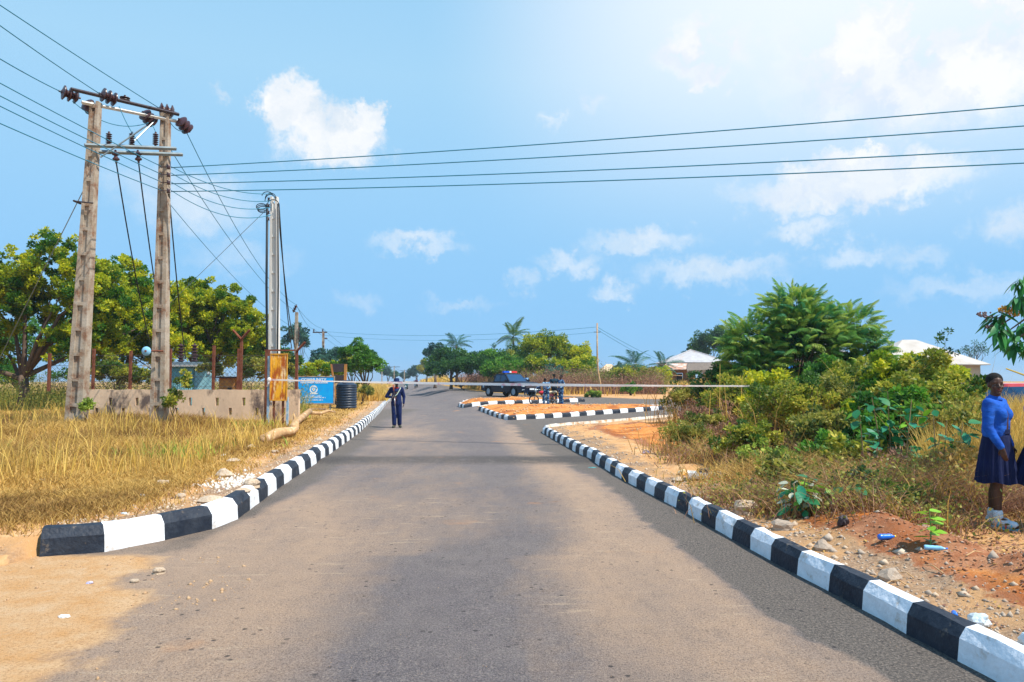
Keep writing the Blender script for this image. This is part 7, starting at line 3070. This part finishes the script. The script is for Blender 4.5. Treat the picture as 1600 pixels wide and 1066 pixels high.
# ------------------------------------------------------------------ officers at the junction
back_ = V(0, 1, 0)
o1 = on(853.5, 42.0)
person('officer in blue camouflage leaning over the red motorcycle, leftmost of the three beside it', o1, 0, 1.62,
       dict(face=V(-.8, .5, 0), chest=V(-.05, .05, 1.25), neck=V(-.08, .06, 1.42), head=V(-.10, .06, 1.58), elR=V(-.40, .10, 1.2), wrR=V(-.62, .05, 1.10), hdR=V(-1, 0, -.2), pnR=V(0, 0, -1), sdR=1,
            elL=V(.2, -.10, 1.12), wrL=V(.02, -.18, 1.02), hdL=V(-1, -.1, 0), pnL=V(0, 1, 0), knR=V(-.14, -.03, .5), anR=V(-.16, .02, .09), toR=V(-.22, -.12, .03)),
       dict(shirt=M_camo, trousers=M_camo, boots=M_boot, hair=M_hair), .014, curl=.9)
o2 = on(866, 43.6)
person('broad-shouldered man in a black shirt seen from behind beside the red motorcycle', o2, PI, 1.78,
       dict(elR=V(-.34, -.06, 1.15), wrR=V(-.22, -.24, 1.05), hdR=V(.6, -.6, 0), elL=V(.34, -.06, 1.15), wrL=V(.22, -.24, 1.05), hdL=V(-.6, -.6, 0)),
       dict(shirt=mat('black_teal_shirt', (.006, .035, .060), .85), trousers=M_black, boots=M_boot, hair=M_hair), .014, curl=.8)
o3 = on(876.5, 42.2)
person('officer in blue camouflage standing at the rear wheel of the red motorcycle', o3, math.radians(-60), 1.76,
       dict(elL=V(.26, .06, 1.13), wrL=V(.16, -.16, 1.02), hdL=V(-.4, -1, 0), pnL=V(-1, 0, 0)),
       dict(shirt=M_camo, trousers=M_camo, boots=M_boot, hair=M_hair), .014, curl=.8)
o4 = on(822, 60.5)
person('officer half hidden behind the bonnet of the dark pickup truck', o4, math.radians(20), 1.74, None,
       dict(shirt=M_camo, trousers=M_camo, boots=M_boot, hair=M_hair), .016)

# ------------------------------------------------------------------ schoolgirls
gpos = on(1552, 7.75)


def schoolgirl(label, pos, rz, h, pose, col_blouse=M_blouse, eyes=True, flare=.235):
    root, J, s = person(label, pos, rz, h, pose, dict(shirt=col_blouse, hair=M_hair, collar=col_blouse, sleeve=.93, shirt_low=.12), .0075, True, curl=.55, hairh=1.04)
    place('skirt', skirt_mesh(J, s, 1.075, .50, .135, flare, M_skirt), root)
    mb = MB()
    mb.lathe([(.150, 1.05), (.150, 1.10)], (0, 0, 0), 26, 0, 'Z', False)
    mb.v = [(x * s, y * s * .92, z * s) for x, y, z in mb.v]
    mb.build('waistband', M_skirt, root, True)
    for q in 'LR':
        g = MB()
        g.cap(J['an' + q].lerp(J['kn' + q], .17) + V(0, .002, 0), J['an' + q] + V(0, .0, -.0), .052, .050)
        g.cap(J['an' + q] + V(0, .02, -.035), J['an' + q].lerp(J['to' + q], .9) + V(0, 0, .008), .048, .044)
        g.v = [tuple(c * s for c in v) for v in g.v]
        place('sock', fuse(g, 'sock', [M_sock], .009), root)
        f = (J['to' + q] - J['an' + q])
        f.z = 0
        f.normalize()
        sd_ = V(-f.y, f.x, 0)
        m2 = MB()
        o_ = []
        for k in range(20):
            a = 2 * PI * k / 20
            o_.append(J['an' + q] * 1 + V(0, 0, -J['an' + q].z) + f * (.065 + .155 * math.cos(a)) + sd_ * .050 * math.sin(a))
        vs = [p + V(0, 0, -.018) for p in o_] + [p + V(0, 0, .008) for p in o_]
        m2.add(vs, [tuple(range(20)), tuple(reversed(range(20, 40)))] + [(i, 20 + i, 20 + (i + 1) % 20, (i + 1) % 20) for i in range(20)])
        m2.v = [tuple(c * s for c in v) for v in m2.v]
        m2.build('sandal_sole', M_sandal, root)
        for fr, hgt_, mm in ((.02, .085, M_sandal), (.10, .072, mat('red_strap', (.55, .12, .10), .5)), (.155, .055, M_sandal)):
            m3 = MB()
            c0 = V(J['an' + q].x, J['an' + q].y, 0) + f * fr
            m3.tube([c0 + sd_ * .054 + V(0, 0, .0), c0 + sd_ * .046 + V(0, 0, hgt_ * .7), c0 + V(0, 0, hgt_ + .008), c0 - sd_ * .046 + V(0, 0, hgt_ * .7), c0 - sd_ * .054], .009, 6)
            m3.v = [tuple(c * s for c in v) for v in m3.v]
            m3.build('sandal_strap', mm, root, True)
    if eyes:
        f = J['face'].normalized()
        sd_ = f.cross(V(0, 0, 1)).normalized()
        for sg in (-1, 1):
            mb = MB()
            mb.ell((J['head'] + f * .0735 + sd_ * sg * .031 + V(0, 0, .008)) * s, (.008, .008, .0045), None, 10, 8)
            e = mb.build('eye', M_eye, root, True)
            mb = MB()
            mb.ell((J['head'] + f * .0805 + sd_ * sg * .031 + V(0, 0, .008)) * s, (.0055, .0055, .0055), None, 8, 6)
            mb.build('pupil', M_hair, e, True)
        mb = MB()
        mb.cap((J['head'] + f * .0815 - V(0, 0, .050) + sd_ * .018) * s, (J['head'] + f * .0815 - V(0, 0, .050) - sd_ * .018) * s, .0065, .0065, 8)
        mb.cap((J['head'] + f * .081 - V(0, 0, .062) + sd_ * .014) * s, (J['head'] + f * .081 - V(0, 0, .062) - sd_ * .014) * s, .007, .007, 8)
        mb.build('lips', mat('lips', (.13, .035, .03), .5), root, True)
    return root, J, s


# stands side-on, facing right, head turned towards the camera's right
spose = dict(face=V(-.72, -.69, 0).normalized(), neck=V(0, .01, 1.45), head=V(0, -.015, 1.60), chest=V(0, -.01, 1.27), knR=V(-.075, -.03, .50), anR=V(-.07, -.02, .09), toR=V(-.085, -.20, .03),
             knL=V(.075, .04, .50), anL=V(.07, .10, .09), toL=V(.085, -.06, .03), shR=V(-.165, 0, 1.39), shL=V(.165, 0, 1.39), elR=V(-.215, .0, 1.12), wrR=V(-.205, -.13, .90), hdR=V(.02, -.25, -1), pnR=V(1, 0, 0), sdR=-1,
             elL=V(.20, .02, 1.12), wrL=V(.19, -.08, .90))
schoolgirl('schoolgirl in royal blue blouse and navy skirt with white socks standing on the bank', gpos, math.radians(36), 1.60, spose)
g2 = on(1630, 7.6)
schoolgirl('second schoolgirl, of whom only the navy skirt shows at the right edge', g2, math.radians(-30), 1.52,
           dict(face=V(.3, -1, 0), shR=V(-.15, 0, 1.38), elR=V(-.12, -.2, 1.16), wrR=V(.06, -.28, 1.2), hdR=V(1, -.2, .2), pnR=V(0, 1, 0)), M_blouse, True, .38)

# ------------------------------------------------------------------ red car on the right
rc = thing('red_car', 'faded red hatchback parked in the golden grass behind the schoolgirl', 'car')
outline = [(-2.05, .35), (-2.08, .80), (-2.0, .98), (-1.2, 1.0), (1.0, .98), (1.75, .86), (2.0, .70), (2.02, .35), (1.75, .30)] + list(reversed(arch(1.30, .36, .33))) + [(.9, .25), (-.85, .25)] + list(reversed(arch(-1.28, .36, .33))) + [(-1.7, .30)]
mb = MB()
mb.prism(outline, -.84, .84)
bd = mb.build('body', M_carred, rc)
bv = bd.modifiers.new('b', 'BEVEL')
bv.width = .05
bv.segments = 2
bv.limit_method = 'ANGLE'


def gh2(x, z, s):
    return (x, s * (.80 - (z - .98) * .32), z)


for nm, ol, mm in (('cab', [(-1.95, .97), (1.10, .96), (.45, 1.40), (-.2, 1.46), (-1.3, 1.44), (-1.75, 1.30)], M_carred),):
    mb = MB()
    n = len(ol)
    vs = [gh2(x, z, -1) for x, z in ol] + [gh2(x, z, 1) for x, z in ol]
    mb.add(vs, [tuple(range(n)), tuple(reversed(range(n, 2 * n)))] + [(i, n + i, n + (i + 1) % n, (i + 1) % n) for i in range(n)])
    mb.build(nm, mm, rc)
mb = MB()
mb.add([(1.06, -.70, 1.0), (1.06, .70, 1.0), (.49, .60, 1.385), (.49, -.60, 1.385)], [(0, 1, 2, 3)])
mb.build('windscreen', M_glass, rc)
mb = MB()
mb.add([(-1.94, -.68, 1.02), (-1.94, .68, 1.02), (-1.78, .60, 1.29), (-1.78, -.60, 1.29)], [(0, 1, 2, 3)])
mb.build('rear_window', M_glass, rc)
mb = MB()
mb.box((-.45, 0, 1.466), (1.5, 1.15, .02))
mb.build('roof', mat('glare_car_roof', (.75, .62, .64), .4), rc)  # pale panel: sun reflection on the red roof put into the colour
for s in (-1, 1):
    for ol in ([(-1.62, 1.03), (-.95, 1.02), (-.95, 1.38), (-1.35, 1.37)], [(-.87, 1.02), (-.05, 1.02), (-.05, 1.39), (-.87, 1.38)], [(.03, 1.02), (.92, 1.01), (.40, 1.34), (.03, 1.39)]):
        mb = MB()
        mb.add([tuple(Vector(gh2(x, z, s)) + V(0, s * .008, 0)) for x, z in ol], [(0, 1, 2, 3)])
        mb.build('side_window', M_glass, rc)
    mb = MB()
    mb.box((.80, s * .90, 1.04), (.10, .16, .12))
    mb.build('mirror', M_carred, rc)
    for x in (-.10, -.95):
        mb = MB()
        mb.box((x, s * .845, .66), (.012, .006, .58))
        mb.build('door_seam', M_dark, rc)
    for x in (1.30, -1.28):
        o = wheel(rc, (0, 0, 0), .30, .19)
        o.location = (x, s * .76, .30)
        if s == 1:
            o.rotation_euler = (0, 0, PI)
for x, y_, nm, mm in ((2.0, .6, 'headlight', M_lamp), (2.0, -.6, 'headlight', M_lamp), (-2.06, .65, 'tail_light', M_bred), (-2.06, -.65, 'tail_light', M_bred)):
    mb = MB()
    mb.box((x, y_, .68), (.08, .3, .14))
    mb.build(nm, mm, rc)
cp = on(1610, 17.0)
rc.location = cp + V(-.15, .6, -.16)
rc.rotation_euler = (0, 0, math.radians(8))

# ------------------------------------------------------------------ barrier tape
ta = P(421, 593.5, 24.1)
tb = P(1245, 603.5, 17.4)
mb = MB()
n = 80
vs = []
for i in range(n + 1):
    f = i / n
    p = ta.lerp(tb, f) - V(0, 0, .10 * 4 * f * (1 - f) * .5)
    tw_ = .5 * math.sin(f * 9) + .55
    hw_ = .036
    vs += [(p.x, p.y + math.sin(tw_) * hw_, p.z - math.cos(tw_) * hw_), (p.x, p.y - math.sin(tw_) * hw_, p.z + math.cos(tw_) * hw_)]
mb.add(vs, [(2 * i, 2 * i + 2, 2 * i + 3, 2 * i + 1) for i in range(n)])
tp = mb.build('barrier_tape', M_tape)
sl = tp.modifiers.new('s', 'SOLIDIFY')
sl.thickness = .002
tag(tp, 'thin red and white barrier tape strung across the whole road at head height', 'tape')
kn = MB()
kn.ell(ta + V(0, -.03, 0), (.07, .05, .08), None, 10, 8)
kn.box(ta + V(-.02, -.05, -.12), (.05, .01, .22), 0, Matrix.Rotation(.3, 3, 'Y'))
o = kn.build('tape_knot', M_tape, tp, True)


# ------------------------------------------------------------------ litter
def crumple(name, label, p, dims, m, seed, cat='litter', rz=0.0, sub=3, rough=.35):
    r = random.Random(seed)
    bm = bmesh.new()
    bmesh.ops.create_icosphere(bm, subdivisions=sub, radius=1)
    ph = [r.uniform(0, 9) for _ in range(4)]
    for v in bm.verts:
        c = v.co
        k = 1 + rough * float(fbm(c.x * 2.5 + ph[0], c.y * 2.5 + c.z * 2 + ph[1], seed, 3)) * 1.6
        v.co = Vector((c.x * dims[0] * k, c.y * dims[1] * k, max(c.z, -.4) * dims[2] * k + dims[2] * .35))
    me = bpy.data.meshes.new(name)
    bm.to_mesh(me)
    bm.free()
    me.materials.append(m)
    return tag(place(name, me, None, p, (0, 0, rz)), label, cat)


def bottle(label, p, L, r_, m, rz, capm=None, tilt=1.45):
    t = thing('plastic_bottle', label, 'bottle', p + V(0, 0, r_), rz)
    mb = MB()
    prof = [(r_ * .9, -L / 2), (r_, -L / 2 + .01)]
    for k in range(6):
        prof += [(r_ * (.9 if k % 2 else 1.0), -L / 2 + .03 + k * L * .1)]
    prof += [(r_, L * .2), (r_ * .35, L * .4), (r_ * .33, L * .46)]
    mb.lathe(prof, (0, 0, 0), 14, 0, 'X')
    mb.build('body', m, t, True)
    mb = MB()
    mb.lathe([(r_ * .42, L * .46), (r_ * .42, L * .53)], (0, 0, 0), 12, 0, 'X')
    mb.build('cap', capm or M_bluep, t)
    return t


tr = thing('polystyrene_tray', 'white box lid lying open on the soil behind the right-hand kerb', 'tray', G(1101, 748), math.radians(-12))
mb = MB()
mb.box((0, 0, .02), (.52, .26, .03))
for y_, sx_, sy_, x_ in ((-.125, .52, .02, 0), (.125, .52, .02, 0), (0, .02, .23, -.25), (0, .02, .23, .25)):
    mb.box((x_, y_, .065), (sx_, sy_, .065))
mb.build('tray', M_white, tr)
mb = MB()
mb.box((0, 0, .075), (.14, .14, .09), 0, Matrix.Rotation(.4, 3, 'Z'))
o = mb.build('sachet', M_dark, None)
o.location = tr.location + V(.02, .06, .02)
tag(o, 'small dark carton lying in the white open tray', 'carton')
crumple('paper_cup', 'crumpled yellow and white cup beside the white tray', G(1067, 742), (.09, .06, .06), mat('cup_card', (.75, .68, .5), .7, (.8, .4, .05), 9), 3)
bottle('crushed royal blue plastic bottle with a yellow cap on the edge of the reddish bank', G(1386, 846), .16, .027, M_bluep, .15, M_yellow)
bottle('flattened pale blue plastic bottle below the seedling', G(1462, 862), .17, .022, M_clearb, -.35)
bottle('small dark blue bottle at the kerb beside the pale plastic bag', V(2.98, 5.05, hz(2.98, 5.05)), .08, .016, M_bluep, 1.2)
crumple('plastic_bag', 'crumpled pale blue-white plastic bag on the soil just behind the kerb', V(3.02, 4.85, hz(3.02, 4.85)), (.065, .06, .055), M_bag, 5)
crumple('plastic_bag', 'large clear plastic bag at the right edge behind the kerb', V(3.12, 4.42, hz(3.12, 4.42)), (.12, .09, .06), M_bag, 6)
crumple('plastic_bag', 'black plastic bag under the low cream-leaved plant', G(1318, 822), (.05, .04, .07), M_dark, 7)
crumple('plastic_bag', 'purple-blue plastic scrap above the low bush near the right-hand kerb', G(1010, 709), (.09, .07, .05), mat('pinkish_plastic', (.6, .5, .62), .5), 8)
crumple('plastic_scrap', 'small lilac plastic scrap on the soil above the right-hand kerb', G(1117, 760), (.04, .03, .025), mat('lilac', (.5, .5, .75), .5), 9)
crumple('plastic_scrap', 'small green plastic scrap on the asphalt beside the right-hand kerb', G(926, 731), (.08, .03, .008), M_teal, 19)
crumple('plastic_scrap', 'pale blue scrap on the dry grass at the far left', G(66, 751), (.05, .03, .02), M_bag, 10)
crumple('plastic_scrap', 'pale blue scrap in the grass above the white kerb block', G(222, 776), (.04, .03, .02), M_bag, 11)
crumple('plastic_scrap', 'small white scrap on the soil behind the first white kerb block', G(194, 804), (.04, .02, .015), M_bag, 12)
crumple('plastic_scrap', 'white plastic scrap on the sand in front of the kerb end', G(100, 965), (.045, .025, .012), M_white, 13)
crumple('plastic_scrap', 'lilac scrap on the sand below the kerb end', G(140, 912), (.03, .02, .012), mat('lilac', (.5, .5, .75), .5), 14)
crumple('plastic_scrap', 'white scrap in the dry grass left of the large white rubble lump', G(349, 712), (.05, .04, .025), M_white, 15)
heap = [(1528, 758, .09, M_teal, 'teal'), (1545, 775, .06, M_bag, 'whitish'), (1572, 770, .08, M_bag, 'pale grey'), (1585, 752, .09, M_clearb, 'light blue'), (1590, 773, .10, M_bluep, 'royal blue'),
        (1597, 790, .11, M_teal, 'dark teal'), (1608, 760, .10, M_bag, 'clear'), (1536, 765, .05, M_dark, 'black'), (1562, 783, .07, mat('beige_scrap', (.6, .5, .4), .6), 'beige')]
for i, (px, py, s_, m_, c_) in enumerate(heap):
    p = on(px, 8.6 + .15 * (i % 3))
    crumple('plastic_rubbish', c_ + ' piece of plastic rubbish on the ground behind the schoolgirl\'s feet', p, (s_, s_ * .6, s_ * .5), m_, 30 + i)
# dead twigs on the bank
tw_ = thing('dead_twigs', 'grey dead twigs scattered on the reddish bank behind the kerb', 'twigs', on(1435, 5.75))
r = random.Random(12)
for k in range(9):
    mb = MB()
    x, y_ = r.uniform(-.5, .5), r.uniform(-.25, .3)
    a = r.uniform(0, 3)
    L = r.uniform(.1, .3)
    z0 = hz(tw_.location.x + x, tw_.location.y + y_) - tw_.location.z + .01
    mb.tube([(x, y_, z0), (x + L * .5 * math.cos(a), y_ + L * .5 * math.sin(a), z0 + .03), (x + L * math.cos(a), y_ + L * math.sin(a), z0 + .01)], [.006, .005, .003], 5)
    mb.build('twig', M_deadwood, tw_)

HAZE = 0.0004
if HAZE:
    hb = MB()
    X0, X1, Y0, Y1, Z0, Z1 = -2650.0, 2650.0, -260.0, 2650.0, -1.2, 26.0
    hb.box(((X0 + X1) / 2, (Y0 + Y1) / 2, (Z0 + Z1) / 2), (X1 - X0, Y1 - Y0, Z1 - Z0))
    hm = bpy.data.materials.new('air')
    hm.use_nodes = True
    t = hm.node_tree
    t.nodes.clear()
    pv = N(t, 'ShaderNodeVolumePrincipled')
    pv.inputs['Color'].default_value = (.72, .86, 1, 1)
    pv.inputs['Density'].default_value = HAZE
    pv.inputs['Anisotropy'].default_value = .2
    ou = N(t, 'ShaderNodeOutputMaterial')
    link(t, pv.outputs[0], ou.inputs['Volume'])
    tag(hb.build('haze', hm), kind='stuff')
